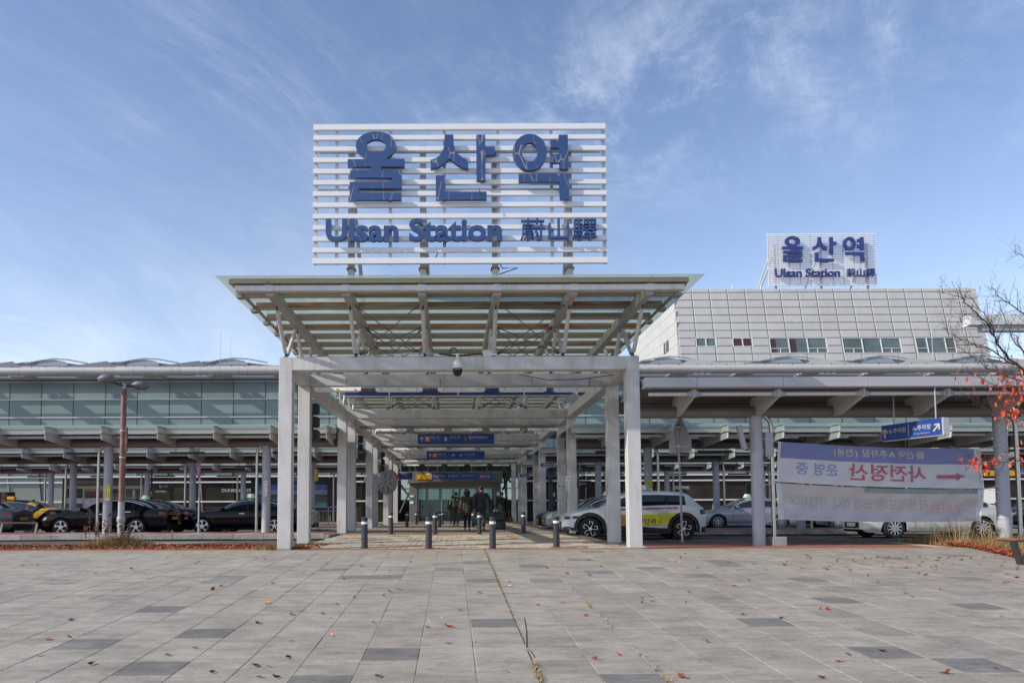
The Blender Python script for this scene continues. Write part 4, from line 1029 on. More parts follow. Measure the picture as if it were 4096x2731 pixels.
# yellowed batten lights on the rail below the pale fascia canopy
MB().box(4.6, 19.55, 3.43, 26, 19.6, 3.465).build('light_rail', DARKM, t0)
OLDL = mat('yellowed_diffuser', (.36, .29, .14), .5, var=.1)
for i, (a, b, lab) in enumerate(((2615, 2817, 'yellowed batten light nearest the white canopy column, under the pale fascia canopy'), (3120, 3325, 'yellowed batten light above the left end of the cloth banner'), (3590, 3800, 'yellowed batten light behind the hanging blue parking sign'))):
    p, q = at(a, 1657, 19.58), at(b, 1657, 19.58)
    f = thing('batten_light', lab, 'light', ((p.x + q.x) / 2, 19.58, p.z), 'batten lights under the pale fascia canopy')
    MB().bbox(p.x, 19.52, p.z - .045, q.x, 19.64, p.z + .045, .02).build('diffuser', OLDL, f)
    mb = MB()
    for q_ in (.2, .8): mb.box(p.x + (q.x - p.x) * q_ - .02, 19.57, p.z + .04, p.x + (q.x - p.x) * q_ + .02, 19.59, 3.44)
    mb.build('hanger', DARKM, f)
# loudspeaker and boxes on the near banner column
p = at(2965, 1750, 18.6)
ls = thing('column_speaker', 'slim grey column loudspeaker tilted on the left of the column beside the banner', 'speaker', p)
mb = MB().bbox(-.055, -.09, -.31, .055, .05, .31, .015); o = mb.build('speaker_case', GREYST, ls, local=True); o.rotation_euler = (0, R(-13), 0)
MB().tube((.03, .05, -.2), (.24, .15, -.2), .02, 8).box(.12, .0, -.32, .2, .1, -.12).build('bracket', RUSTPOLE, ls, local=True)
a, b = at(3068, 1824, 18.7), at(3094, 1727, 18.7)
o = MB().bbox(a.x, 18.75, a.z, b.x, 18.9, b.z, .01).build('control_cabinet', GREYST); tag(o, 'narrow grey steel cabinet fixed to the right of the downpipe behind the banner end', 'cabinet')
# ================================================================== CARS
def paint_mat(name, col, metal=0., rough=.28, coat=.6): return mat(name, col, rough, metal, var=.03, vscale=2, coat=coat)
CBLK = mat('black_car_paint', (.003, .0035, .0055), .10, spec=.28); CWHT = paint_mat('white_car_paint', (.70, .71, .73)); CSIL = paint_mat('silver_car_paint', (.40, .42, .46), .5, .32); CGRY = paint_mat('slate_car_paint', (.055, .065, .085), .3); CNAV = paint_mat('navy_car_paint', (.012, .02, .055), .2); CPRL = paint_mat('pearl_car_paint', (.60, .60, .58), .2)
CGLS = mat('tinted_car_glass', (.012, .016, .018), .03, spec=.7, coat=.3); CWSH = mat('clear_car_glass', (.035, .05, .045), .03, spec=.8, coat=.5)
TYRE = mat('tyre_rubber', (.014, .014, .015), .8); RIMS = mat('bright_alloy', (.55, .56, .58), .25, metal=.9); RIMD = mat('black_alloy', (.02, .02, .022), .35)
CHRM = mat('chrome_trim', (.62, .63, .65), .15, metal=1.); CLAD = mat('dark_grey_cladding', (.022, .024, .026), .6); TLRED = mat('red_tail_lamp', (.30, .012, .012), .15, coat=.5); HLMP = mat('headlamp_lens', (.42, .44, .47), .1, metal=.4, coat=.5); PLTY = mat('yellow_plate', (.62, .36, .02), .5); PLTW = mat('white_plate', (.6, .61, .6), .5); SEAM = mat('dark_seam', (.004, .004, .004), .9)
SEDAN = dict(L=4.95, W=1.86, r=.345, axf=.93, axr=3.815,
    top=[(0, .66), (.06, .74), (.35, .84), (.9, .92), (1.4, .98), (1.72, 1.13), (2.1, 1.34), (2.45, 1.445), (2.85, 1.475), (3.3, 1.45), (3.75, 1.36), (4.2, 1.18), (4.5, 1.075), (4.8, 1.045), (4.9, 1.0), (4.95, .93)],
    belt=[(0, .60), (.3, .76), (.9, .86), (1.4, .92), (2.6, .955), (3.6, .985), (4.3, 1.0), (4.8, .97), (4.95, .88)],
    low=[(0, .30), (.1, .22), (.5, .19), (1.5, .19), (3.2, .19), (4.5, .22), (4.85, .28), (4.95, .40)],
    half=[(0, .60), (.07, .72), (.22, .82), (.55, .895), (1.2, .925), (2.5, .93), (3.8, .92), (4.5, .865), (4.8, .79), (4.91, .73), (4.95, .67)],
    ws=(1.42, 2.36), rg=(3.42, 4.38), win=(1.72, 4.05), bp=(2.72, 3.66), tum=.40)
CROSS = dict(L=4.635, W=1.89, r=.37, axf=.86, axr=3.86,
    top=[(0, .72), (.05, .80), (.3, .89), (.8, 1.0), (1.1, 1.06), (1.5, 1.26), (1.95, 1.49), (2.3, 1.58), (2.8, 1.605), (3.5, 1.59), (4.0, 1.545), (4.12, 1.50), (4.35, 1.26), (4.5, 1.10), (4.58, 1.03), (4.635, .92)],
    belt=[(0, .66), (.3, .80), (.8, .93), (1.2, 1.0), (2.5, 1.03), (3.6, 1.06), (4.2, 1.07), (4.5, 1.02), (4.635, .86)],
    low=[(0, .34), (.1, .24), (.5, .22), (1.4, .22), (3.3, .22), (4.2, .24), (4.55, .32), (4.635, .46)],
    half=[(0, .66), (.06, .78), (.2, .86), (.5, .915), (1.2, .94), (2.5, .945), (3.8, .94), (4.4, .89), (4.56, .83), (4.635, .76)],
    ws=(1.12, 2.2), rg=(4.02, 4.46), win=(1.45, 3.95), bp=(2.42, 3.36), tum=.33)
def car_section(P, x, u):
    zb, zt, hw = interp(P['belt'], x), interp(P['top'], x), interp(P['half'], x)
    zt = max(zt, zb + .012)
    if u <= .40:       # flank, sill to shoulder
        t = u / .40; zl = interp(P['low'], x)
        for ax in (P['axf'], P['axr']):
            d = abs(x - ax); ra = P['r'] + .055
            if d < ra: zl = max(zl, P['r'] + math.sqrt(ra * ra - d * d) - .012)
        zl = min(zl, zb - .02); z = zl + (zb - zl) * t
        s = (z - .22) / max(zb - .22, .1)
        y = hw * (.955 + .045 * math.sin(min(1, max(0, s * 1.15)) * math.pi * .62)) - .055 * max(0, s - .62) ** 1.5 * 2.2 - (.035 if z < .26 else 0) + .006 * math.sin(s * 9)
        return y, z
    ys = car_section(P, x, .40)[0]
    crown = min(.075, (zt - zb) * .55); zr = zt - crown
    yr = max(.3 * hw, ys - P['tum'] * (zr - zb) - .02 - .06 * min(1, (zt - zb) * 4))
    if u <= .70:
        t = (u - .40) / .30; return ys + (yr - ys) * (t ** 1.05) + .018 * math.sin(t * math.pi), zb + (zr - zb) * t
    t = (u - .70) / .30; a = t * math.pi / 2
    return yr * (1 - t) ** .92 if t < 1 else 0., zr + crown * math.sin(a) ** .9
def make_car(name, label, cat, P, loc, paint, group=None, regions=(), wheel='multi', taxi=None, rz=0., s=1., chrome=True, plate=PLTY, handle=True, rimm=None, trunk_open=False, lamps=True, patches=()):
    t = thing(name, label, cat, loc, group, rz); t.scale = (s, s, s)
    L, r = P['L'], P['r']
    xs = [0, .02, .05, .09, .14, .2]; x = .2
    while x < L - .22: x += .05; xs.append(min(x, L - .2))
    xs += [L - .15, L - .1, L - .06, L - .03, L]
    us = [0, .03, .07, .12, .17, .22, .27, .31, .345, .375, .40, .415, .44, .49, .55, .61, .655, .685, .70, .73, .77, .82, .88, .94, 1.0]
    sec = [[car_section(P, x, u) for u in us] for x in xs]
    groups = {}
    def region(xc, zc, uc, side):
        for nm, m, pred in regions:
            if pred(xc, zc, uc, side): return (nm, m)
        if P is CROSS and (xc < .2 or xc > P['L'] - .2) and uc < .40 and zc < .42: return ('cladding', CLAD)
        if False:
            d = min(math.hypot(xc - P['axf'], zc - r), math.hypot(xc - P['axr'], zc - r))
            if uc < .40 and (d < r + .155 or zc < .36 or (zc < .48 and 1.5 < xc < 3.2 and zc < .48 - .0)): return ('cladding', CLAD)
        a0, a1 = P['win']; zb, zt = interp(P['belt'], xc), interp(P['top'], xc)
        if P['ws'][0] < xc < P['ws'][1] - .03 and uc > .715: return ('windscreen', CWSH)
        if P['rg'][0] + .05 < xc < P['rg'][1] and uc > .72: return ('rear_window', CGLS)
        if a0 < xc < a1 and .413 < uc < .668 and zt - zb > .17:
            b0, b1 = P['bp']
            if uc < .43: return ('body', paint)
            for bq in (b0, b1):
                if abs(xc - bq) < .04: return ('door_pillar', DARK)
            return ('front_window' if xc < b0 else ('rear_door_window' if xc < b1 else 'quarter_window'), CGLS)
        if lamps and xc < .36 and zc > .63 and uc < .385 and zc < (.70 + xc * .12) and xc > .08: return ('headlight', HLMP)
        if lamps and xc > L - .30 and .27 < uc < .385 and zc > .80 + (L - xc) * .18: return ('tail_light', TLRED)
        return ('body', paint)
    def put(nm, m, quad):
        mb = groups.setdefault((nm, m.name), (MB(), m, {}))
        d = mb[2]; ids = []
        for p in quad:
            k = (round(p[0], 4), round(p[1], 4), round(p[2], 4))
            if k not in d: d[k] = len(mb[0].v); mb[0].v.append(p)
            ids.append(d[k])
        ids = [q for i, q in enumerate(ids) if q != ids[i - 1]]
        if len(ids) > 2: mb[0].f.append(tuple(ids))
    for i in range(len(xs) - 1):
        for j in range(len(us) - 1):
            xc = (xs[i] + xs[i + 1]) / 2; uc = (us[j] + us[j + 1]) / 2
            zc = (sec[i][j][1] + sec[i + 1][j + 1][1] + sec[i + 1][j][1] + sec[i][j + 1][1]) / 4
            if trunk_open and xc > 4.30 and uc > .40: continue
            for side in (-1, 1):
                nm, m = region(xc, zc, uc, side)
                if nm in ('front_window', 'rear_door_window', 'quarter_window', 'headlight', 'tail_light', 'cladding') or nm.endswith('panel'): nm2 = nm + ('' if side < 0 else '_')
                else: nm2 = nm
                q = [(xs[i], side * sec[i][j][0], sec[i][j][1]), (xs[i + 1], side * sec[i + 1][j][0], sec[i + 1][j][1]), (xs[i + 1], side * sec[i + 1][j + 1][0], sec[i + 1][j + 1][1]), (xs[i], side * sec[i][j + 1][0], sec[i][j + 1][1])]
                if side > 0: q.reverse()
                put(nm2, m, q)
    for e, rev in ((0, 0), (len(xs) - 1, 1)):       # nose and tail faces
        for j in range(len(us) - 1):
            if trunk_open and rev and us[j] >= .40: continue
            a, b = sec[e][j], sec[e][j + 1]
            q = [(xs[e], -a[0], a[1]), (xs[e], -b[0], b[1]), (xs[e], b[0], b[1]), (xs[e], a[0], a[1])]
            if not rev: q.reverse()
            z = (a[1] + b[1]) / 2
            put('body', paint, q)
    body = None
    for (nm, mn), (mb, m, d) in groups.items():
        o = mb.build(nm.rstrip('_'), m, t, local=True); fixn(o.data) if nm == 'body' else None; smooth_auto(o, 38)
        if nm == 'body': body = o
    zn = lambda x, u: car_section(P, x, u)
    # underside and wheel wells
    MB().box(.35, -.62, .2, L - .35, .62, .62).box(1.45, -.78, .2, L - 1.7, .78, .5).box(.12, -.6, .25, .5, .6, .6).box(L - .5, -.6, .28, L - .12, .6, .7).build('underbody', DARK, t, local=True)
    # nose and tail details
    gz = interp(P['belt'], 0)
    MB().bbox(-.012, -.45, .34, .03, .45, gz - .06, .008).build('grille', DARK if P is SEDAN else CLAD, t, local=True)
    MB().box(-.028, -.26, .40, -.014, .26, .51).build('number_plate', plate, t, local=True)
    MB().box(L + .002, -.26, .62, L + .014, .26, .73).build('number_plate', plate, t, local=True)
    MB().bbox(L - .05, -.62, .24, L + .012, .62, .44, .01).build('rear_bumper', DARK, t, local=True)
    MB().bbox(L - .03, -.6, .80, L + .006, .6, .87, .008).build('tail_light', TLRED, t, local=True)
    if chrome:
        for sd in (-1, 1):
            pts = []
            a0, a1 = P['win']
            for k in range(26): x = a0 - .12 + (a1 - a0 + .02) * k / 25; y, z = zn(x, .418); pts.append((x, sd * (y + .006), z))
            for k in range(26): 
                x = a1 + .02 - (a1 - a0 + .1) * k / 25; y, z = zn(x, .672)
                if interp(P['top'], x) - interp(P['belt'], x) > .16: pts.append((x, sd * (y + .006), z))
            MB().poly(pts, .011, 5).build('window_trim', CHRM, t, local=True)
            MB().poly([(1.35, sd * (zn(1.4, 0)[0] + .012), .235), (3.3, sd * (zn(3.2, 0)[0] + .012), .235)], .014, 5).build('sill_trim', CHRM, t, local=True)
    mb = MB(); ha = MB()
    for sd in (-1, 1):
        for x in (P['win'][0] - .12, P['bp'][0], P['bp'][1] - .02):
            pts = []
            for k in range(9):
                u = .04 + .37 * k / 9; y, z = zn(x, u)
                d = math.hypot(x - P['axr'], z - r)
                if d > r + .09 and z > .3: pts.append((x, sd * (y + .0015), z))
            if len(pts) > 1: mb.poly(pts, .0055, 4)
        for x in ((P['bp'][0] - .2, P['bp'][1] - .16)):
            y, z = zn(x, .34)
            ha.bbox(x - .11, sd * (y + .012) - .012, z - .014, x + .11, sd * (y + .012) + .012, z + .014, .005)
    mb.build('door_seam', SEAM, t, local=True)
    if handle: ha.build('door_handle', CHRM if chrome else paint, t, local=True)
    for sd in (-1, 1):
        x = P['win'][0] + .08; y, z = zn(x, .42)
        m_ = MB(); m_.lathe([(0, -.1), (.055, -.085), (.085, -.02), (.085, .04), (.06, .085), (0, .1)], (0, 0, 0), 'y', 12)
        m_.v = [(x + a * .95, sd * (y + .13) + b * 1.0, z + .085 + c * .72) for a, b, c in m_.v]
        m_.box(x - .02, min(sd * (y - .03), sd * (y + .08)), z + .02, x + .03, max(sd * (y - .03), sd * (y + .08)), z + .05)
        o = m_.build('wing_mirror', paint, t, local=True); smooth_auto(o, 50)
    def ys_(x, z):
        zb_ = interp(P['belt'], x); zl = min(interp(P['low'], x), zb_ - .02)
        for ax in (P['axf'], P['axr']):
            d = abs(x - ax); ra = P['r'] + .055
            if d < ra: zl = max(zl, P['r'] + math.sqrt(ra * ra - d * d) - .012)
        lo, hi = 0., .40
        for _ in range(18):
            m_ = (lo + hi) / 2
            if car_section(P, x, m_)[1] < z: lo = m_
            else: hi = m_
        return car_section(P, x, lo)[0]
    def patch(nm, m, fn, nu, nv, off=.008, sides=(-1, 1)):
        for sd in sides:
            mb = MB()
            for i in range(nu + 1):
                for j in range(nv + 1): x, z = fn(i / nu, j / nv); mb.v.append((x, sd * (ys_(x, z) + off), z))
            for i in range(nu):
                for j in range(nv): a = i * (nv + 1) + j; q = (a, a + nv + 1, a + nv + 2, a + 1); mb.f.append(q if sd < 0 else q[::-1])
            mb.build(nm, m, t, local=True, smooth=True)
    for args in patches: patch(*args)
    if P is CROSS:
        for ax in (P['axf'], P['axr']):
            ra, rb = r + .045, r + .155
            patch('wheel_arch_cladding', CLAD, lambda a, b: (ax - math.cos(-.25 + a * 3.64) * (ra + (rb - ra) * b), max(.24, r + math.sin(-.25 + a * 3.64) * (ra + (rb - ra) * b))), 30, 3, .012)
        patch('sill_cladding', CLAD, lambda a, b: (P['axf'] + r + .04 + a * (P['axr'] - P['axf'] - 2 * r - .08), .225 + b * (.16 + .09 * max(0, 1 - abs(a - .35) / .5))), 24, 4, .010)
    # wheels
    for ax in (P['axf'], P['axr']):
        for sd in (-1, 1):
            yo = interp(P['half'], ax) - .015
            w = MB(); w.lathe([(r * .70, -.2), (r * .93, -.205), (r, -.17), (r, -.03), (r * .94, .0), (r * .72, .004), (r * .70, -.02)], (0, 0, 0), 'y', 36)
            # lathe on y: height is -y; put outer face outward
            def placew(m_): m_.v = [(ax + a, sd * (yo + (-b if True else b) ) , r + c) for a, b, c in m_.v]; return m_
            w.v = [(ax + a, sd * (yo + (-b)), r + c) for a, b, c in w.v]
            wo = w.build('wheel', TYRE, t, local=True); smooth_auto(wo, 40); WLOC[wo.name] = Vector((0, 0, 0))
            rim = MB(); rim.lathe([(r * .71, -.03), (r * .70, .0), (r * .66, .002), (r * .64, -.03)], (0, 0, 0), 'y', 36)
            n = {'multi': 10, 'five': 5, 'mesh': 15, 'turbine': 5, 'v5': 5}[wheel]
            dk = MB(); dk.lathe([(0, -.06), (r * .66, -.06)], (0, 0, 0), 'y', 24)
            ro = rim.v
            sp = MB()
            for k in range(n):
                a0 = 2 * math.pi * k / n + .2
                def seg(ra, aa, rb, ab, w0, w1):
                    p, q = Vector((ra * math.cos(aa), ra * math.sin(aa))), Vector((rb * math.cos(ab), rb * math.sin(ab))); d = (q - p).normalized(); nn = Vector((-d.y, d.x)); b = len(sp.v)
                    for (c, w_, y) in ((p, w0, -.006), (q, w1, -.006), (p, w0, .03), (q, w1, .03)):
                        sp.v += [(c.x + nn.x * w_, y, c.y + nn.y * w_), (c.x - nn.x * w_, y, c.y - nn.y * w_)]
                    sp.f += [(b, b + 1, b + 3, b + 2), (b + 4, b + 6, b + 7, b + 5), (b, b + 2, b + 6, b + 4), (b + 1, b + 5, b + 7, b + 3)]
                if wheel == 'turbine':       # five petal loops outlined in silver
                    wd = .38; seg(r * .10, a0, r * .36, a0 - wd, .008, .008); seg(r * .36, a0 - wd, r * .62, a0 - wd * .75, .009, .009); seg(r * .62, a0 - wd * .75, r * .64, a0 + wd * .55, .009, .009); seg(r * .64, a0 + wd * .55, r * .42, a0 + wd * .9, .009, .007)
                elif wheel == 'five': seg(r * .08, a0 - .3, r * .66, a0 - .17, .018, .012); seg(r * .08, a0 + .3, r * .66, a0 + .17, .018, .012)
                elif wheel == 'v5': seg(r * .08, a0, r * .66, a0 + .12, .03, .024); seg(r * .3, a0 + .05, r * .66, a0 + .42, .014, .01)
                else: seg(r * .1, a0, r * .66, a0 + (.12 if wheel == 'mesh' else .05), .016 if n > 10 else .024, .01 if n > 10 else .017)
            sp.lathe([(0, -.04), (r * .14, -.03), (r * .14, .0)], (0, 0, 0), 'y', 12)
            for m_ in (rim, sp, dk): m_.v = [(ax + a, sd * (yo - b - .012) if m_ is not sp else sd * (yo - b + .0), r + c) for a, b, c in m_.v]
            rm = rimm or RIMS
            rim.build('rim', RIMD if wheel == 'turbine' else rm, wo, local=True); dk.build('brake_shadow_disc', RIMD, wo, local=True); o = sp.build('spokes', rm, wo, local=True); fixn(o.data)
    if taxi:
        x = (P['ws'][1] + P['rg'][0]) / 2 - .25; z = interp(P['top'], x)
        if taxi == 'amber':
            MB().bbox(x - .30, -.09, z + .015, x + .02, .09, z + .15, .012).build('taxi_lamp', AMBERP, t, local=True)
        else:
            tl = MB(); tl.prism([(x - .16, z + .02), (x + .16, z + .02), (x + .11, z + .17), (x - .07, z + .185)], -.11, .11); o = tl.build('taxi_lamp', mat('white_lamp_plastic', (.72, .76, .72), .3), t, local=True); WLOC[o.name] = Vector((0, 0, 0))
            gm = MB().prism([(x + .02, z + .03), (x + .155, z + .03), (x + .105, z + .165), (x + .02, z + .175)], -.114, -.1105); gm.build('lamp_label', mat('green_lamp_label', (.12, .50, .20), .4), o, local=True)
        MB().box(x - .2, -.1, z - .01, x + .2, .1, z + .018).build('lamp_base', DARK, t, local=True)
    x = P['rg'][0] - .02; z = interp(P['top'], x)
    MB().prism([(x - .1, z - .01), (x + .12, z - .02), (x + .11, z + .06)], -.014, .014).build('fin_aerial', paint, t, local=True)
    return t
# ---- black sedans on the left
g = 'black sedans waiting left of the walkway'
sx = lambda px, Y: (px - 1808) / 3000 * Y
make_car('sedan', 'black sedan waiting behind the round column with the yellow notice', 'car', SEDAN, (sx(147, 28.7), 28.7 + .93, -.02), CBLK, g, wheel='v5')
make_car('sedan', 'black sedan with white roof lamp, its tail between the two nearer black sedans', 'car', SEDAN, (-12.35 - 3.95 + .0, 33.0 + .0, -.02) if 0 else (sx(657, 32.2) - 3.815, 32.2 + .93, -.02), CBLK, g, wheel='mesh', taxi='white', s=1.0)
make_car('sedan', 'black sedan with green roof lamp behind the white front column of the walkway', 'car', SEDAN, (sx(809, 29.9) - .93, 29.9 + .93, -.02), CBLK, g, wheel='v5', taxi='green')
YEL = paint_mat('amber_car_livery', (.70, .36, .01))
yl = [('livery_panel', YEL, lambda x, z, u, s: abs(x - 3.50 - (z - .2) * 1.05) < .19 and u > .40 and (u < .43 or x > 4.0)),
      ('livery_panel', YEL, lambda x, z, u, s: u < .41 and z > .86 and 3.15 < x < 3.62),
      ('livery_panel', YEL, lambda x, z, u, s: .665 < u < .80 and 3.62 < x < 3.95)]
yp = [('livery_panel', YEL, lambda a, b: (3.30 + a * .36 + b * .82, .24 + b * .74 + max(0, (.42 - math.hypot(3.30 + a * .36 + b * .82 - 3.815, .24 + b * .70 - .345))) * .9), 6, 16), ('livery_panel', YEL, lambda a, b: (3.15 + a * .5 - b * 0 , .80 + b * .13 ), 6, 3)]
make_car('taxi', 'black taxi with amber stripes and amber roof lamp at the left edge of the photo', 'taxi', SEDAN, (sx(120, 32.0) - 3.815, 32.0 + .93, -.02), CBLK, None, regions=yl, patches=yp, wheel='five', taxi='amber')
make_car('sedan', 'slate grey sedan cut by the left edge of the photo, ahead of the black sedans', 'car', SEDAN, (sx(30, 28.6) - 4.95 + .12, 28.6 + .93, -.02), CGRY, None, wheel='five')
make_car('sedan', 'pale silver sedan whose tail shows behind the second white walkway column on the left', 'car', SEDAN, (sx(1250, 32.5) - 4.8, 32.5 + .93, -.02), CSIL, None, wheel='multi', s=.97, taxi='white')
# ---- white crossover taxi
MAG = mat('magenta_stripe', (.40, .03, .14), .35, coat=.5); ORG = mat('orange_film', (.55, .21, .03), .35, coat=.5); YFL = mat('yellow_film', (.66, .63, .03), .35, coat=.4)
reg = [('stripe_panel', MAG, lambda x, z, u, s: u < .41 and s < 0 and 1.62 < x < 3.72 and .955 + (x - 2) * .022 < z < 1.025 + (x - 2) * .022),
       ('orange_panel', ORG, lambda x, z, u, s: u < .41 and s < 0 and 1.66 < x < 2.12 and .42 < z < .82),
       ('yellow_panel', YFL, lambda x, z, u, s: u < .41 and s < 0 and 2.12 <= x < 3.62 and .44 + (x - 2.2) * .02 < z < .84 + (x - 2.2) * .03 and math.hypot(x - 3.86, z - .37) > .53),
       ('light_bar', RIMD, lambda x, z, u, s: x < .72 and u < .40 and .655 + x * .03 < z < .775 + x * .02),
       ('bumper_insert', CLAD, lambda x, z, u, s: x < .46 and u < .40 and .30 < z < .46 - x * .15),
       ('tail_panel', RIMD, lambda x, z, u, s: x > 4.32 and .29 < u < .40 and z > .80)]
TX = sx(2252, 24.1)
tp = [('stripe_panel', MAG, lambda a, b: (1.62 + a * 2.05, .945 + a * .045 + b * .072), 40, 2, .006, (-1,)),
      ('orange_panel', ORG, lambda a, b: (1.66 + a * .46, .45 + b * .375), 8, 6, .006, (-1,)),
      ('yellow_panel', YFL, lambda a, b: (2.122 + a * (1.22 + .30 * b), .455 + .02 * a + b * (.385 + .01 * a)), 30, 8, .006, (-1,)),
      ('light_bar', RIMD, lambda a, b: (.05 + a * .62, .665 + a * .05 + b * (.105 - .03 * a)), 14, 3, .006, (-1, 1)),
      ('bumper_insert', CLAD, lambda a, b: (.05 + a * .40, .32 + b * (.14 - .08 * a)), 8, 3, .006, (-1, 1)),
      ('tail_panel', RIMD, lambda a, b: (4.40 + a * .2, .82 + b * .16), 5, 3, .006, (-1, 1))]
tx = make_car('taxi', 'white crossover taxi with yellow hospital advert on its door behind the columns', 'taxi', CROSS, (TX, 24.1 + .945, -.07), CWHT, None, patches=tp, wheel='turbine', taxi='green', chrome=False, lamps=False)
mb = MB(); 
for x in (.26, .52): 
    y, z = car_section(CROSS, x, .27); mb.box(x - .05, -y - .012, .69, x + .05, -y + .02, .755)
mb.build('headlight', HLMP, tx, local=True)
y = car_section(CROSS, .3, .1)[0]; MB().poly([(.16, -.84, .40), (.26, -.90, .31), (.48, -.925, .30)], .014, 5).build('bumper_trim', RIMS, tx, local=True)
ywarp = lambda x, z, y: (x, -(car_section(CROSS, x, min(.40, max(0, .40 * (z - .24) / (interp(CROSS['belt'], x) - .24))))[0] + .011), z)
for body, a, b, c, d, m_, bo in (('세계안과', 2.14, 2.98, .53, .71, BLACKP, .02), ('의', 3.05, 3.14, .63, .71, BLACKP, .0), ('원', 3.05, 3.14, .53, .61, BLACKP, .0), ('스마일수술 받을 수 있는', 2.38, 3.12, .745, .80, BLACKP, .0), ('080-274-0001', 2.62, 3.0, .475, .51, BLACKP, .0), ('범서콜 212.8855.212.8877 개인', 2.42, 3.6, .985, 1.022, WHITEL, .01)):
    text(body, a, b, c, d, 0, m_, tx, bold=bo, warp=ywarp, local=True)
# ---- cars right
make_car('taxi', 'silver sedan taxi with green roof lamp right of the white crossover taxi', 'taxi', SEDAN, (sx(2790, 33.4), 33.4 + .9, .02), CSIL, None, wheel='multi', taxi='green', s=.965)
make_car('sedan', 'black sedan facing left, nose showing behind the third right column pair', 'car', SEDAN, (sx(2158, 32.4), 32.4 + .93, .02), CBLK, None, wheel='multi')
make_car('taxi', 'silver grey taxi behind the hood of the white crossover, nose beside the right columns', 'taxi', SEDAN, (sx(2186, 29.6), 29.6 + .93, .02) if 0 else (sx(2184, 30.5) , 30.5 + .93, .02), CSIL, None, wheel='multi', taxi='green')
ws_ = make_car('sedan', 'white pearl sedan with raised boot lid behind the lower cloth banner', 'car', SEDAN, (sx(3575, 24.5) - .93, 24.5 + .93, -.07), CPRL, None, wheel='multi', plate=PLTW, trunk_open=True)
text('58나 5374', -.24, .24, .415, .495, 0, BLACKP, ws_, warp=lambda x, z, y: (-.031, -x, z), local=True)
tl = MB()
for k in range(2):
    tl.v = []; tl.f = []
n = 8
for i in range(n + 1):
    for j in range(7):
        a = i / n; tl.v.append((4.28 + .46 * a, -.78 + 1.56 * j / 6, 1.12 + .50 * a - .02 * math.sin(a * 3.14) + .03 * math.cos((j - 3) / 3 * 1.2)))
for i in range(n):
    for j in range(6): q = i * 7 + j; tl.f.append((q, q + 1, q + 8, q + 7))
b = len(tl.v); tl.v += [(x + .05, y * .97, z - .06) for x, y, z in tl.v]; tl.f += [tuple(b + q for q in f[::-1]) for f in list(tl.f)]
o = tl.build('boot_lid', CPRL, ws_, local=True, smooth=True)
MB().box(4.3, -.7, .5, 4.88, .7, .94).build('boot_well', DARK, ws_, local=True)
make_car('sedan', 'dark blue sedan whose nose shows under the lower banner, ahead of the white sedan', 'car', SEDAN, (sx(3265, 33.6), 33.6 + .9, .02), CGRY, None, wheel='multi', plate=PLTW)
make_car('sedan', 'navy sedan cut by the right edge of the photo behind the far banner column', 'car', SEDAN, (sx(4030, 29.6) - .3, 26.4 + .93, -.05) if 0 else (sx(4032, 30.8), 30.8 + .93, .02), CNAV, None, wheel='multi', taxi=None)
# ================================================================== STREET FURNITURE AND SIGNS
# ---- bollards
BOLM = mat('charcoal_bollard', (.028, .030, .038), .45, var=.12, vscale=5); BAND = mat('white_reflective_band', (.68, .68, .70), .4)
def bollard_proto():
    t = thing('bollard', 'x', 'bollard', (0, 0, 0), 'charcoal bollards in the walkway')
    o = MB().lathe([(.10, 0), (.10, .012), (.078, .022), (.074, .60), (.074, .60), (.074, .66), (.074, .685), (.079, .70), (.079, .715), (.066, .735), (.0, .742)], n=20).build('post', BOLM, t, local=True); smooth_auto(o, 30)
    o = MB().lathe([(.0745, .575), (.0765, .577), (.0765, .633), (.0745, .635)], n=20).build('reflective_band', BAND, t, local=True); smooth_auto(o, 30)
    return t
bol = [(1458, 2193, 0, 'charcoal bollard in the front row at the plaza edge, leftmost of the four'), (1715, 2193, 0, 'charcoal bollard in the front row at the plaza edge, second from the left'), (1971, 2193, 0, 'charcoal bollard in the front row at the plaza edge, before the black suitcase'), (2226, 2188, 0, 'charcoal bollard in the front row at the plaza edge, rightmost of the four'),
       (1564, 2136, .10, 'charcoal bollard in the second row, leftmost of the four'), (1740, 2137, .10, 'charcoal bollard in the second row, second from the left'), (1918, 2136, .10, 'charcoal bollard in the second row, beside the man in the navy suit'), (2094, 2132, .10, 'charcoal bollard in the second row, rightmost of the four'),
       (1628, 2108, .12, 'charcoal bollard in the third row, leftmost'), (1759, 2108, .12, 'charcoal bollard in the third row, second from the left'), (1893, 2108, .12, 'charcoal bollard in the third row, behind the teal flowered bag'),
       (1665, 2098, .12, 'small far charcoal bollard in the fourth row, leftmost'), (1769, 2097, .12, 'small far charcoal bollard in the fourth row, just right of a nearer one')]
bp0 = None
for i, (x, y, z, lab) in enumerate(bol):
    p = onz(x, y, z); p.z = za(p.y) - .004
    if bp0 is None: bp0 = bollard_proto(); bp0.location = p; bp0['label'] = lab
    else: copy_tree(bp0, p, lab, rz=i * .4)
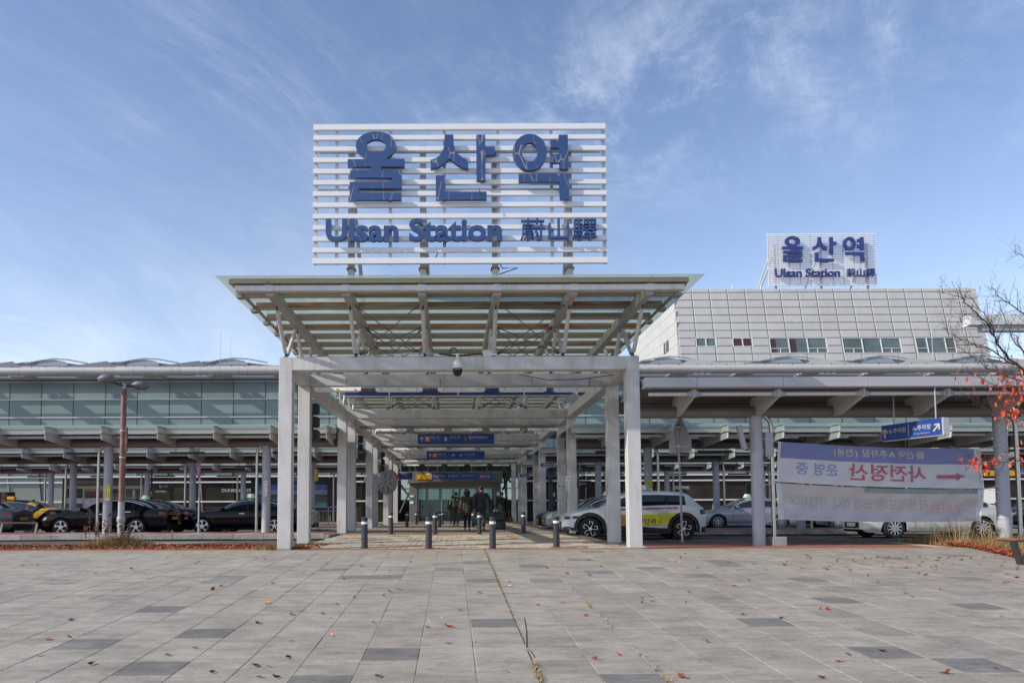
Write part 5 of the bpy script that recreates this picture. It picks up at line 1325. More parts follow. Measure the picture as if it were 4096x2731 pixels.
# ---- hanging wayfinding boards
ALU = mat('aluminium_frame', (.52, .52, .53), .35, metal=.4)
def board(name, label, pxs, pys, Y, m=BLUES, th=.14, rods=(), ztop=None, group=None, frame=.0):
    a, b = at(pxs[0], pys[1], Y), at(pxs[1], pys[0], Y)
    t = thing(name, label, 'sign', ((a.x + b.x) / 2, Y, a.z), group)
    MB().bbox(a.x, Y, a.z, b.x, Y + th, b.z, .006).build('panel', m, t)
    if frame: MB().box(a.x - frame, Y - .004, a.z - frame, b.x + frame, Y + th, a.z - .0005).box(a.x - frame, Y - .004, b.z + .0005, b.x + frame, Y + th, b.z + frame).box(a.x - frame, Y - .004, a.z, a.x - .0005, Y + th, b.z).box(b.x + .0005, Y - .004, a.z, b.x + frame, Y + th, b.z).build('frame', ALU, t)
    for u in rods:
        x = a.x + (b.x - a.x) * u; MB().tube((x, Y + th / 2, b.z), (x, Y + th / 2, ztop or b.z + .6), .018, 8).build('hanger_rod', GREYST, t)
    return t, a, b
def tpx(body, x0, x1, y0, y1, Y, m, t, bold=0., name='lettering'):
    a, b = at(x0, y1, Y), at(x1, y0, Y); return text(body, a.x, b.x, a.z, b.z, Y, m, t, bold=bold, name=name)
def arrow_shape(cx, cz, s, ang, Y, m, t, w=.16, name='arrow'):
    pts = [(-w / 2, -.5), (w / 2, -.5), (w / 2, .22), (.30, -.06), (.40, .05), (0, .5), (-.40, .05), (-.30, -.06), (-w / 2, .22)]
    c, q = math.cos(ang), math.sin(ang)
    return MB().prism([(cx + (x * c - z * q) * s, cz + (x * q + z * c) * s) for x, z in pts], Y - .004, Y).build(name, m, t)
TANL = mat('faded_amber_print', (.34, .17, .06), .5)
Y = 22.7
t, a, b = board('overhead_board', 'long dark blue overhead board half hidden by the front light fittings', (1377, 2285), (1534, 1583), Y, mat('deep_sign_blue', (.010, .032, .15), .35), .12, (.08, .36, .64, .92), 4.9)
MB().box(a.x, Y - .01, a.z - .02, b.x, Y + .13, a.z - .001).build('bottom_rail', ALU, t)
for px in (1557, 1832, 2096): p = at(px, 1560, Y); MB().box(p.x - .02, Y - .008, a.z, p.x + .02, Y - .001, b.z).build('panel_joint', ALU, t)
for body, x0, x1 in (('Entrance', 1440, 1508), ('Tracks丨乘', 1680, 1752), ('에', 1940, 1956), ('T1 乘', 2182, 2216)): tpx(body, x0, x1, 1547, 1564, Y - .006, TANL, t)
def icon(kind, px0, px1, py0, py1, Y, t):
    a, b = at(px0, py1, Y), at(px1, py0, Y); cx, cz = (a.x + b.x) / 2, (a.z + b.z) / 2; s = b.z - a.z
    if kind == 'train':
        MB().bbox(a.x, Y - .006, a.z, b.x, Y - .001, b.z, .002).build('red_symbol', REDP if 0 else mat('orange_red_symbol', (.62, .09, .03), .45), t)
        mb = MB(); mb.prism([(cx + s * .22 * math.cos(q * .5236), cz + s * .1 + s * .22 * math.sin(q * .5236)) for q in range(12)], Y - .01, Y - .007)
        mb.box(cx - s * .3, Y - .01, cz - .40 * s, cx + s * .3, Y - .007, cz - .34 * s)
        mb.prism([(cx - s * .2, cz - s * .3), (cx - s * .1, cz - s * .3), (cx - s * .02, cz - s * .12), (cx - s * .14, cz - s * .12)], Y - .01, Y - .007).prism([(cx + s * .1, cz - s * .3), (cx + s * .2, cz - s * .3), (cx + s * .14, cz - s * .12), (cx + s * .02, cz - s * .12)], Y - .01, Y - .007)
        mb.build('train_pictogram', CREAML, t)
    elif kind == 'hand':
        MB().prism([(cx + s * (.26 + .04 * math.sin(q * 2.3)) * math.cos(q * .45), cz + s * .42 * math.sin(q * .45)) for q in range(14)], Y - .006, Y - .001).build('ticket_pictogram', mat('cream_pictogram', (.48, .42, .26), .5), t)
    elif kind == 'info':
        MB().bbox(a.x, Y - .006, a.z, b.x, Y - .001, b.z, .002).build('brown_symbol', mat('brown_symbol', (.085, .025, .02), .45), t)
        mb = MB(); n = 20; 
        for q in range(n):
            c0, c1 = 2 * math.pi * q / n, 2 * math.pi * (q + 1) / n
            mb.quad((cx + .36 * s * math.cos(c0), Y - .008, cz + .36 * s * math.sin(c0)), (cx + .30 * s * math.cos(c0), Y - .008, cz + .30 * s * math.sin(c0)), (cx + .30 * s * math.cos(c1), Y - .008, cz + .30 * s * math.sin(c1)), (cx + .36 * s * math.cos(c1), Y - .008, cz + .36 * s * math.sin(c1)))
        mb.build('info_ring', mat('tan_print', (.38, .24, .17), .5), t); text('i', cx - .05 * s, cx + .05 * s, cz - .2 * s, cz + .2 * s, Y - .008, mat('tan_print', (.38, .24, .17), .5), t, bold=.02)
    elif kind == 'taxi':
        MB().prism([(cx - s * .4, cz - s * .25), (cx + s * .4, cz - s * .25), (cx + s * .4, cz), (cx + s * .25, cz + s * .05), (cx + s * .15, cz + s * .26), (cx - s * .15, cz + s * .26), (cx - s * .25, cz + s * .05), (cx - s * .4, cz)], Y - .006, Y - .001).build('taxi_pictogram', CREAML, t)
Z5 = lambda x, y: (1600 + x / 5.2275, 1700 + y / 5.2275)
def zt_(body, x0, x1, y0, y1, Y, m, t, bold=0.): a, b = Z5(x0, y0), Z5(x1, y1); return tpx(body, a[0], b[0], a[1], b[1], Y, m, t, bold)
def zi_(kind, x0, x1, y0, y1, Y, t): a, b = Z5(x0, y0), Z5(x1, y1); icon(kind, a[0], b[0], a[1], b[1], Y, t)
def za_(cx, cy, hpx, ang, Y, m, t): p = Z5(cx, cy); c = at(p[0], p[1], Y); q = at(*Z5(cx, cy + hpx), Y); return arrow_shape(c.x, c.z, c.z - q.z, ang, Y, m, t)
Y = 33.5
t, a, b = board('wayfinding_board', 'upper blue hanging board with train, ticket and information symbols over the walkway', (1671, 1977), (1733, 1775), Y, rods=(.13, .86), ztop=5.5, group='blue hanging boards')
za_(455, 290, 108, 0, Y, CREAML, t); zi_('train', 520, 628, 232, 340, Y, t); zi_('hand', 905, 1010, 232, 340, Y, t); zi_('info', 1315, 1423, 226, 332, Y, t)
for bdy, x0, x1 in (('타는 곳', 642, 820), ('표사는 곳', 1036, 1255), ('울산역 여행센터', 1442, 1830)): zt_(bdy, x0, x1, 228, 285, Y - .004, CREAML, t, .012)
for bdy, x0, x1 in (('Tracks 丨 乘车处', 645, 860), ('Tickets 丨 售票处', 1036, 1255), ('Tourist Information Center 丨 旅遊詢問處', 1440, 1935)): zt_(bdy, x0, x1, 300, 332, Y - .004, mat('dim_print', (.10, .12, .2), .5), t)
Y = 42.
t, a, b = board('wayfinding_board', 'lower blue hanging board with up arrow, left arrow and taxi symbol over the walkway', (1706, 1938), (1803, 1836), Y, rods=(.13, .86), ztop=5.5, group='blue hanging boards')
za_(628, 628, 90, 0, Y, CREAML, t); zi_('train', 685, 780, 580, 672, Y, t); za_(1122, 622, 95, math.pi / 2, Y, CREAML, t); zi_('taxi', 1235, 1310, 590, 655, Y, t)
zt_('타는 곳', 792, 945, 578, 625, Y - .004, CREAML, t, .012); zt_('택시승강장', 1335, 1570, 575, 628, Y - .004, mat('dull_cream_print', (.28, .27, .24), .5), t, .012); zt_('Taxi Stand', 1340, 1500, 640, 668, Y - .004, mat('dim_print', (.1, .12, .2), .5), t); zt_('Tracks丨乘车处', 800, 970, 640, 668, Y - .004, mat('dim_print', (.1, .12, .2), .5), t)
p, q = Z5(1022, 570), Z5(1036, 675); c, d = at(p[0], q[1], Y), at(q[0], p[1], Y); MB().box(c.x, Y - .005, c.z, d.x, Y - .001, d.z).build('divider', mat('dim_print', (.1, .12, .2), .5), t)
Y = 51.
t, a, b = board('wayfinding_board', 'blue hanging board with train, ticket and information symbols just before the station door', (1727, 1913), (1889, 1916), Y, rods=(.13, .86), ztop=5.3, group='blue hanging boards')
za_(715, 1062, 50, 0, Y, CREAML, t); zi_('train', 753, 820, 1035, 1097, Y, t); zi_('hand', 1000, 1050, 1040, 1090, Y, t); zi_('info', 1240, 1300, 1030, 1090, Y, t)
for bdy, x0, x1 in (('타는 곳', 832, 935), ('표사는 곳', 1070, 1200), ('울산역 여행센터', 1318, 1550)): zt_(bdy, x0, x1, 1036, 1068, Y - .004, CREAML, t, .012)
Y = 52.70
t, a, b = board('exit_number_board', 'amber board with a black figure 2 over the station door', (1667, 1727), (1897, 1916), Y, AMBERP, .04)
tpx('2', 1681, 1691, 1900, 1913.5, Y - .004, BLACKP, t, .02)
t, a, b = board('platform_board', 'short blue board with red train symbol at the right end over the station door', (1915, 1972), (1895, 1915), Y - .0, mat('bright_sign_blue', (.02, .10, .40), .35), .04)
zi_('train', 1675, 1745, 1035, 1102, Y, t); zt_('타는 곳', 1752, 1868, 1036, 1078, Y - .004, WHITEL, t, .012); zt_('Tracks 丨 乘车处', 1755, 1890, 1082, 1102, Y - .004, CREAML, t)
Y = 45.
t, a, b = board('taxi_stand_board', 'small blue board with white frame hanging left of the amber figure 2', (1592, 1650), (1889, 1916), Y, mat('night_blue', (.012, .03, .13), .35), .05, (.2, .8), 4.9, frame=.035)
tpx('택시타는 곳 안내', 1604, 1638, 1890.5, 1895, Y - .004, WHITEL, t)
for k, yy in enumerate((1898, 1902, 1906, 1910)): tpx('택시 이용안내 전광 승강장', 1597, 1645, yy, yy + 2.6, Y - .004, mat('dim_print2', (.06, .10, .24), .5), t)
# blue arrow plates on the right columns
def arrow_plate(label, pts, Y, lines):
    P_ = [at(x, y, Y) for x, y in pts]; cx = sum(p.x for p in P_) / len(P_); cz = sum(p.z for p in P_) / len(P_)
    t = thing('arrow_sign', label, 'sign', (cx, Y, cz), 'blue arrow plates')
    MB().prism([(cx + (p.x - cx) * 1.05, cz + (p.z - cz) * 1.10) for p in P_], Y + .004, Y + .03).build('border', WHITEL, t)
    MB().prism([(p.x, p.z) for p in P_], Y - .002, Y + .003).build('plate', BLUES, t)
    for bdy, x0, x1, y0, y1 in lines: tpx(bdy, x0, x1, y0, y1, Y - .005, WHITEL, t, .012)
    p = P_[1]; MB().box(p.x + .02, Y + .03, cz - .03, p.x + .12, Y + .06, cz + .03).build('bracket', GREYST, t)
arrow_plate('blue arrow plate pointing left, higher and nearer, fixed to the second pair of right columns', [(2170, 1849), (2216, 1849), (2216, 1868), (2170, 1868), (2157, 1858.5)], 28.9, [('택시타는 곳', 2174, 2212, 1852, 1858.5), ('전국 일반 모범 택시', 2174, 2212, 1861, 1865.5)])
arrow_plate('blue arrow plate pointing left, smaller and farther, fixed deeper in the right columns', [(2085, 1893.5), (2119.5, 1893.5), (2119.5, 1908), (2085, 1908), (2076, 1901)], 37.6, [('택시타는 곳', 2088, 2116, 1896, 1901), ('모범대형택시', 2093, 2111, 1903, 1906)])
# no smoking stickers
def nosmoke(label, x0, x1, y0, y1, Y, grp='no smoking stickers on the columns'):
    a, b = at(x0, y1, Y), at(x1, y0, Y)
    t = thing('no_smoking_sticker', label, 'sticker', ((a.x + b.x) / 2, Y, a.z), grp)
    w = b.x - a.x; h = b.z - a.z
    MB().box(a.x, Y, a.z, b.x, Y + .006, b.z).build('border', mat('grey_border', (.2, .2, .22), .5), t); MB().box(a.x + .008, Y - .002, a.z + .008, b.x - .008, Y - .0005, b.z - .008).build('sheet', WHITEL, t)
    cx, cz, r = a.x + w / 2, b.z - w * .5, w * .30; mb = MB(); n = 20
    for q in range(n):
        c0, c1 = 2 * math.pi * q / n, 2 * math.pi * (q + 1) / n
        mb.quad((cx + r * math.cos(c0), Y - .004, cz + r * math.sin(c0)), (cx + r * .78 * math.cos(c0), Y - .004, cz + r * .78 * math.sin(c0)), (cx + r * .78 * math.cos(c1), Y - .004, cz + r * .78 * math.sin(c1)), (cx + r * math.cos(c1), Y - .004, cz + r * math.sin(c1)))
    k = .7071 * r; mb.quad((cx - k - .008, Y - .0042, cz + k - .008), (cx - k + .008, Y - .0042, cz + k + .008), (cx + k + .008, Y - .0042, cz - k + .008), (cx + k - .008, Y - .0042, cz - k - .008))
    mb.build('prohibition_ring', REDP, t); MB().box(cx - r * .5, Y - .0035, cz - r * .1, cx + r * .5, Y - .003, cz + r * .1).build('cigarette', BLACKP, t)
    col = [('이곳은', BLACKP), ('금연구역', REDP), ('입니다', BLACKP)]
    for c_, xx in enumerate((a.x + w * .14, a.x + w * .58)):
        z = b.z - w * 1.0; chars = '울산역광장전역금연구역' if c_ == 0 else '흡연시과태료부과됩니다'
        ch = (z - a.z - .03) / len(chars)
        for q, s in enumerate(chars): text(s, xx, xx + w * .27, z - (q + .9) * ch, z - (q + .08) * ch, Y - .004, REDP if 4 <= q <= 7 else BLACKP, t, bold=.015)
    return t
nosmoke('white no smoking sticker on the third right column, rightmost of the three', 2263, 2284, 1901, 1967, ROWS[2] - .008)
nosmoke('white no smoking sticker on the fourth right column, lower middle of the three', 2228, 2248, 1933, 1995, ROWS[3] - .008)
nosmoke('white no smoking sticker deep in the walkway on the right, leftmost of the three', 2149, 2165, 1930, 1979, ROWS[4] - .008)
nosmoke('white no smoking sticker on the round grey column left of the white walkway column', 1053, 1071, 1921, 1984, 26.83)
# yellow notices on round columns
def ynotice(label, x0, x1, y0, y1, Y):
    a, b = at(x0, y1, Y), at(x1, y0, Y); t = thing('yellow_notice', label, 'notice', ((a.x + b.x) / 2, Y, a.z), 'yellow notices on round columns'); w = b.x - a.x
    MB().box(a.x, Y, a.z, b.x, Y + .01, b.z).build('sheet', YELP, t); MB().box(a.x, Y - .001, a.z, b.x, Y - .0005, a.z + .05).build('strip', WHITEL, t)
    for c_, s in ((.12, '불법주정차금지'), (.58, '택시승강장입니다')):
        ch = (b.z - a.z - .12) / len(s)
        for q, k in enumerate(s): text(k, a.x + w * c_, a.x + w * (c_ + .3), b.z - .03 - (q + .9) * ch, b.z - .03 - (q + .1) * ch, Y - .002, BLACKP if q < 6 else REDP, t)
ynotice('yellow vertical notice on the round grey column by the rusty lamp post', 420, 440, 1938, 2000, 26.82)
ynotice('yellow vertical notice on the round grey column above the white taxi', 2588, 2609, 1922, 1962, 27.98)
# ---- three-lamp traffic signals seen from behind
def signal(label, x0, x1, ys, Y):
    a = at(x0, ys[0][1], Y); t = thing('traffic_signal', label, 'traffic light', (a.x, Y, at(x0, ys[-1][1], Y).z), 'black signals on the left columns')
    for y0, y1 in ys:
        p, q = at(x0, y1, Y), at(x1, y0, Y); o = MB().bbox(p.x, Y, p.z, q.x, Y + .3, q.z, .03).build('lamp_housing', DARK, t)
    p, q = at(x0, ys[-1][1], Y), at(x0, ys[0][0], Y); MB().box(p.x - .02, Y + .1, p.z, p.x + .02, Y + .2, q.z).build('rail', DARKM, t)
signal('black three-lamp signal beside the second left column, largest and nearest', 1246, 1273, ((1612, 1653), (1664, 1706), (1717, 1760)), 19.98)
signal('black three-lamp signal on the fourth left column, middle of the three', 1432, 1450, ((1741, 1769), (1775, 1803), (1811, 1840)), 29.3)
signal('black three-lamp signal beside the round mirror, farthest of the three', 1524, 1538, ((1807, 1828), (1835, 1856), (1862, 1884)), 38.05)
# ---- convex mirror from behind
p = at(1550, 1929, 37.0); t = thing('traffic_mirror', 'round grey traffic mirror seen from behind with ribbed back, hung by the left columns', 'mirror', p)
rx = .58
o = MB().lathe([(0, -.10), (rx * .3, -.095), (rx * .8, -.05), (rx, -.01), (rx * 1.02, .03), (rx * .98, .05), (0, .05)], (0, 0, 0), 'y', 32).build('shell', mat('smoky_mirror_back', (.26, .27, .28), .35), t, local=True); o.rotation_euler = (0, 0, R(-28)); o.location = (0, -.05, 0); smooth_auto(o, 50)
mb = MB()
for k in range(7):
    a_ = 2 * math.pi * k / 7 + .25; mb.tube((.1 * math.cos(a_), .085, .1 * math.sin(a_)), (.52 * math.cos(a_), .045, .52 * math.sin(a_)), .03, 6)
for v in range(len(mb.v)): mb.v[v] = (mb.v[v][0], -mb.v[v][1] - .10, mb.v[v][2])
o = mb.build('rib', mat('pale_rib', (.50, .51, .52), .35), t, local=True); o.rotation_euler = (0, 0, R(-28)); o.location = (0, -.05, 0)
mb = MB(); 
for k in range(8):
    a0, a1 = R(12 + k * 7), R(19 + k * 7); mb.quad((rx * .98 * math.cos(a0), -.06, rx * .98 * math.sin(a0)), (rx * 1.12 * math.cos(a0), -.06, rx * 1.12 * math.sin(a0)), (rx * 1.12 * math.cos(a1), -.06, rx * 1.12 * math.sin(a1)), (rx * .98 * math.cos(a1), -.06, rx * .98 * math.sin(a1)))
    mb.quad((rx * 1.12 * math.cos(a0), -.06, rx * 1.12 * math.sin(a0)), (rx * 1.12 * math.cos(a0), .06, rx * 1.12 * math.sin(a0)), (rx * 1.12 * math.cos(a1), .06, rx * 1.12 * math.sin(a1)), (rx * 1.12 * math.cos(a1), -.06, rx * 1.12 * math.sin(a1)))
o = mb.build('visor', REDP, t, local=True); o.rotation_euler = (0, 0, R(-28))
MB().tube((-.1, .12, 0), (-.55, .5, 0), .035, 8).build('bracket', GREYST, t, local=True)
# ---- lamp post, left
pb = at(482, 2150, 19.5); pt_ = at(497, 1556, 19.5); zb_ = -.02
lp = thing('street_lamp', 'street lamp with two flat round heads and a rusty brown post in dry weeds', 'street lamp', (pb.x, 19.5, zb_))
x0 = (pb.x + pt_.x) / 2; top = pt_.z
o = MB().tube((x0, 19.5, zb_), (x0, 19.5, 1.15), .082, 14).build('post_foot', GREYST, lp); smooth_auto(o, 50)
o = MB().lathe([(.085, 0), (.105, .03), (.105, .12), (.088, .15)], (x0, 19.5, .62), n=14).lathe([(.083, 0), (.098, .015), (.098, .045), (.083, .06)], (x0, 19.5, .50), n=14).build('collar', GREYST, lp); smooth_auto(o, 40)
o = MB().tube((x0, 19.5, 1.15), (x0, 19.5, top), .075, 14, .068).build('post', RUSTPOLE, lp); smooth_auto(o, 50)
MB().bbox(x0 + .07, 19.45, 2.45, x0 + .115, 19.53, 3.1, .008).build('conduit_cover', RUSTPOLE, lp); MB().lathe([(.078, 0), (.083, .01), (.083, .03), (.078, .04)], (x0, 19.5, 2.28), n=14).lathe([(.078, 0), (.083, .01), (.083, .03), (.078, .04)], (x0, 19.5, 2.98), n=14).build('strap', STAIN, lp)
MB().tube((x0, 19.5, top), (x0, 19.5, top + .14), .05, 10).build('neck', GREYST, lp)
ha, hb = at(428, 1525, 19.2), at(562, 1550, 19.9)
for h in (ha, hb):
    MB().poly([(x0, 19.5, top + .09), ((x0 + h.x) / 2, (19.5 + h.y) / 2, top + .08 + (h.z - top) * .35), (h.x, h.y, h.z + .01)], .032, 8).build('arm', DARKM, lp)
    o = MB().lathe([(0, -.035), (.16, -.035), (.19, -.01), (.225, .03), (.232, .07), (.225, .085), (.19, .09), (.165, .14), (.13, .16), (0, .165)], h, n=24).build('lamp_head', mat('slate_lamp_head', (.13, .14, .16), .5, var=.15), lp); smooth_auto(o, 35)
    MB().lathe([(0, -.05), (.12, -.046), (.15, -.036)], h, n=20).build('lamp_lens', mat('brown_lens', (.12, .09, .06), .3), lp)
# ---- no parking sign left
p = at(798, 1876, 26.4); t = thing('no_parking_sign', 'round red and blue no parking sign turned aside on a thin grey post', 'road sign', (p.x, 26.4, .145))
MB().tube((p.x - .02, 26.45, .14), (p.x, 26.45, p.z + .28), .028, 10).build('post', GREYST, t)
th = R(62); rr = .30
def disc(r, off, nm, m):
    o = MB().lathe([(0, 0), (r, 0), (r, -.004), (0, -.004)], (0, 0, 0), 'y', 32).build(nm, m, t); o.matrix_parent_inverse = Matrix.Identity(4); o.location = Vector((0, 0, p.z - .145)) + Vector((-math.sin(th) * off * 0 + -off * math.sin(th), -off * math.cos(th), 0)); o.rotation_euler = (0, 0, -th)
disc(rr, .040, 'rim', REDP); disc(rr * .80, .046, 'disc', mat('road_sign_blue', (.03, .07, .30), .4))
o = MB().box(-rr * .82, -.002, -.035, rr * .82, .0, .035).build('bar', REDP, t); o.matrix_parent_inverse = Matrix.Identity(4); o.location = (-.052 * math.sin(th), -.052 * math.cos(th), p.z - .145); o.rotation_euler = (0, R(45), -th)
o = text('주정차금지', -.17, .17, -.05, .05, -.003, WHITEL, t); o.matrix_parent_inverse = Matrix.Identity(4); o.location = (-.055 * math.sin(th), -.055 * math.cos(th), p.z - .145); o.rotation_euler = (0, 0, -th)
# ---- school-crossing sign from behind, right
Ys = 21.4; t = thing('crossing_sign', 'pale five-sided road sign seen from behind on a thin post beside the white taxi', 'road sign', (onz(2728, 2163, 0).x, Ys, -.03))
pts = [(1085, 345), (1118, 400), (1152, 470), (1183, 550), (1185, 640), (998, 657), (995, 560), (1028, 470), (1056, 400)]
P_ = [at(2200 + x / 2.091, 1500 + y / 2.091, Ys) for x, y in pts]
MB().prism([(q.x, q.z) for q in P_], Ys, Ys + .012).build('plate', mat('brushed_sign_back', (.40, .40, .41), .45, metal=.2, var=.1), t)
a, b = at(2730, 2164, Ys - .05), at(2711, 1700, Ys - .05); MB().tube((a.x, Ys - .05, -.03), (b.x, Ys - .05, b.z), .03, 10).build('post', GREYST, t)
MB().tube((b.x, Ys - .05, b.z - .12), (b.x, Ys - .05, b.z + .02), .036, 10).build('post_cap', DARK, t)
for (x0, x1, y) in ((1060, 1120, 436), (1030, 1156, 595)): u, v = at(2200 + x0 / 2.091, 1500 + y / 2.091, Ys - .02), at(2200 + x1 / 2.091, 1500 + y / 2.091, Ys - .02); MB().box(u.x, Ys - .02, u.z - .015, v.x, Ys - .002, u.z + .015).box(b.x - .045, Ys - .09, u.z - .04, b.x + .045, Ys - .02, u.z + .04).build('clamp', GALV, t)
# ---- parking sign hanging right
A, B_ = at(3525, 1760, 18.6), at(3780, 1735, 16.9)
tl = at(3526, 1707, 18.6); bl = at(3527, 1766, 18.6); tr = at(3770, 1665, 17.0); br = at(3772, 1735, 17.0)
t = thing('parking_sign', 'blue hanging parking sign set at a slant with arrows and A and B lots', 'sign', (tl.x, 18.6, bl.z))
dv = Vector((tr.x - tl.x, tr.y - tl.y, 0)); ln = dv.length; dv.normalize(); nv = Vector((-dv.y, dv.x, 0)); nv = -nv if nv.y > 0 else nv
zlo, zhi = (bl.z + br.z) / 2, (tl.z + tr.z) / 2
org = Vector((tl.x, tl.y, 0))
wp = lambda x, z, y: tuple(org + dv * x + nv * (-y) + Vector((0, 0, z)))
def wbox(x0, x1, z0, z1, y0, y1, nm, m):
    mb = MB().box(x0, y0, z0, x1, y1, z1); mb.v = [wp(x, z, y) for x, y, z in mb.v]; o = mb.build(nm, m, t); fixn(o.data); return o
wbox(0, ln - .02, zlo, zhi, 0, .16, 'panel', BLUES); wbox(ln - .02, ln + .02, zlo - .01, zhi + .01, -.005, .165, 'end_cap', ALU)
wbox(0, ln, zlo - .015, zlo - .001, -.003, .163, 'bottom_rail', ALU)
lit = MB().prism([(ln * .68, zlo + .005), (ln - .025, zlo + .005), (ln - .025, zhi - .005), (ln * .76, zhi - .005)], -.003, -.001)
H_ = zhi - zlo
def wt(body, u0, u1, v0, v1, m, bold=.012): text(body, u0 * ln, u1 * ln, zlo + v0 * H_, zlo + v1 * H_, -.004, m, t, bold=bold, warp=wp)
wt('B-주차장', .135, .42, .42, .72, CREAML); wt('B-zone Parking Lot', .14, .42, .16, .28, mat('dim_print', (.1, .12, .2), .5), 0); wt('A-주차장', .52, .82, .42, .74, CREAML); wt('A-zone Parking Lot', .55, .80, .16, .28, CREAML, 0)
mb = MB().prism([(.455 * ln, zlo + .1 * H_), (.462 * ln, zlo + .1 * H_), (.462 * ln, zlo + .9 * H_), (.455 * ln, zlo + .9 * H_)], -.005, -.002); mb.v = [wp(x, z, y) for x, y, z in mb.v]; mb.build('divider', CREAML, t)
for (u, ang) in ((.055, 0), (.905, R(-45))):
    pts = [(-.08, -.5), (.08, -.5), (.08, .22), (.32, -.04), (.42, .07), (0, .5), (-.42, .07), (-.32, -.04), (-.08, .22)]; c, s = math.cos(ang), math.sin(ang); k = H_ * .62
    mb = MB().prism([(u * ln + (x * c - z * s) * k, zlo + H_ * .48 + (x * s + z * c) * k) for x, z in pts], -.006, -.002); mb.v = [wp(x, z, y) for x, y, z in mb.v]; o = mb.build('arrow', CREAML, t); fixn(o.data)
for u in (.18, .86): q = org + dv * (ln * u) - nv * .08; MB().tube((q.x, q.y, zhi), (q.x, q.y, 3.75), .016, 8).build('hanger_rod', GREYST, t)
# ---- cloth banners
def cloth(name, lo, tr_=.5):
    m = bpy.data.materials.new(name); m.use_nodes = True; nt = m.node_tree; N = nt.nodes; L = nt.links; N.clear(); out = N.new('ShaderNodeOutputMaterial'); d = N.new('ShaderNodeBsdfDiffuse'); tl = N.new('ShaderNodeBsdfTranslucent'); mx = N.new('ShaderNodeMixShader'); mx.inputs[0].default_value = tr_
    d.inputs[0].default_value = (*lo, 1); tl.inputs[0].default_value = (*lo, 1); L.new(d.outputs[0], mx.inputs[1]); L.new(tl.outputs[0], mx.inputs[2]); L.new(mx.outputs[0], out.inputs[0]); MATS[name] = m; return m
def banner(label, c, Y, seed, cols, prints):
    (tl, tr, br, bl) = [at(x, y, Y) for x, y in c]
    t = thing('cloth_banner', label, 'banner', (tl.x, Y, bl.z))
    def S(u, v, off=0.):     # u 0..1 from the left, v 0..1 from the bottom
        top = tl.lerp(tr, u); bot = bl.lerp(br, u)
        sag = -.055 * math.sin(math.pi * u); top = top + Vector((0, 0, sag)); bot = bot + Vector((0, 0, sag * .8))
        p = bot.lerp(top, v)
        w = .03 * math.sin(u * 17 + seed + v * 2.5) * (.4 + u * .6) + .018 * math.sin(u * 41 - v * 9 + seed) + .035 * math.sin(v * 3.0 + u * 5 + seed) + .05 * math.exp(-((u - .93) / .07) ** 2) * math.sin(v * 11 + u * 30)
        return Vector((p.x, Y + w - off, p.z))
    NX, NZ = 90, 20; cells = {}
    for i in range(NX):
        for j in range(NZ):
            u, v = (i + .5) / NX, (j + .5) / NZ
            k = cols(u, v); mb = cells.setdefault(k, MB()); b = len(mb.v)
            mb.v += [tuple(S(a / NX, c_ / NZ)) for a, c_ in ((i, j), (i + 1, j), (i + 1, j + 1), (i, j + 1))]; mb.f.append((b, b + 1, b + 2, b + 3))
    for k, mb in cells.items():
        me = mb.data('cloth', k[1]); bm = bmesh.new(); bm.from_mesh(me); bmesh.ops.remove_doubles(bm, verts=bm.verts, dist=1e-4); bm.to_mesh(me); bm.free()
        o = link(k[0], me, t); smooth_auto(o, 60)
    for (bdy, u0, u1, v0, v1, m, bo) in prints:
        text(bdy, u0, u1, v0, v1, 0, m, t, bold=bo, mirror=True, warp=lambda x, z, y: tuple(S(x, z, .012)), name='mirrored_lettering', fine=.22)
    for (u, s) in ((0, -1), (1, 1)):
        for v in (.02, .98):
            q = S(u, v); e = Vector((q.x + s * .42, Y - .05, q.z + (.10 if v > .5 else -.12))); MB().poly([q, e], .006, 5).build('tie_cord', WHITEL, t)
    MB().poly([S(0, v) + Vector((0, .0, 0)) for v in (0, .5, 1)], .02, 6).build('end_batten', WHITEP, t); MB().poly([S(1, v) for v in (0, .5, 1)], .02, 6).build('end_batten', WHITEP, t)
    return t, S
CW_ = cloth('white_banner_cloth', (.88, .88, .90)); CB_ = cloth('lavender_blue_banner_cloth', (.32, .36, .64)); CBE = cloth('beige_banner_cloth', (.78, .72, .67)); CLB = cloth('pale_blue_banner_cloth', (.70, .72, .77)); CGN = cloth('green_banner_cloth', (.34, .47, .44))
BRED = mat('faded_banner_red', (.42, .11, .155), .8); BBLU = mat('faded_banner_blue', (.24, .27, .49), .8); BYEL = mat('faded_banner_yellow', (.50, .49, .42), .8); BGRY = mat('faded_banner_grey', (.40, .40, .44), .8); BPNK = mat('faded_banner_pink', (.58, .34, .40), .8)
u_ = lambda x: (x - 40) / (2262 - 40)
t, S = banner('upper white and lavender cloth banner with mirrored red writing between the right columns', [(3113, 1766), (3925, 1793), (3926, 1953), (3116, 1926)], 18.75, 1., lambda u, v: ('blue_field', CB_) if (v > .62 and .015 < u < .975) else ('white_field', CW_),
    [('울산역 A주차장 (전용)', .268, .722, .70, .93, BYEL, .014), ('사전정산', .345, .725, .14, .56, BRED, .018), ('운영 중', .086, .29, .22, .52, BBLU, .014)])
mb = MB(); pts = [(.775, .24), (.775, .33), (.87, .335), (.87, .385), (.915, .29), (.87, .19), (.87, .245)]
mb.v = [tuple(S(x, z, .015)) for x, z in pts]; mb.f = [tuple(range(6, -1, -1))]; mb.build('printed_arrow', BRED, t)
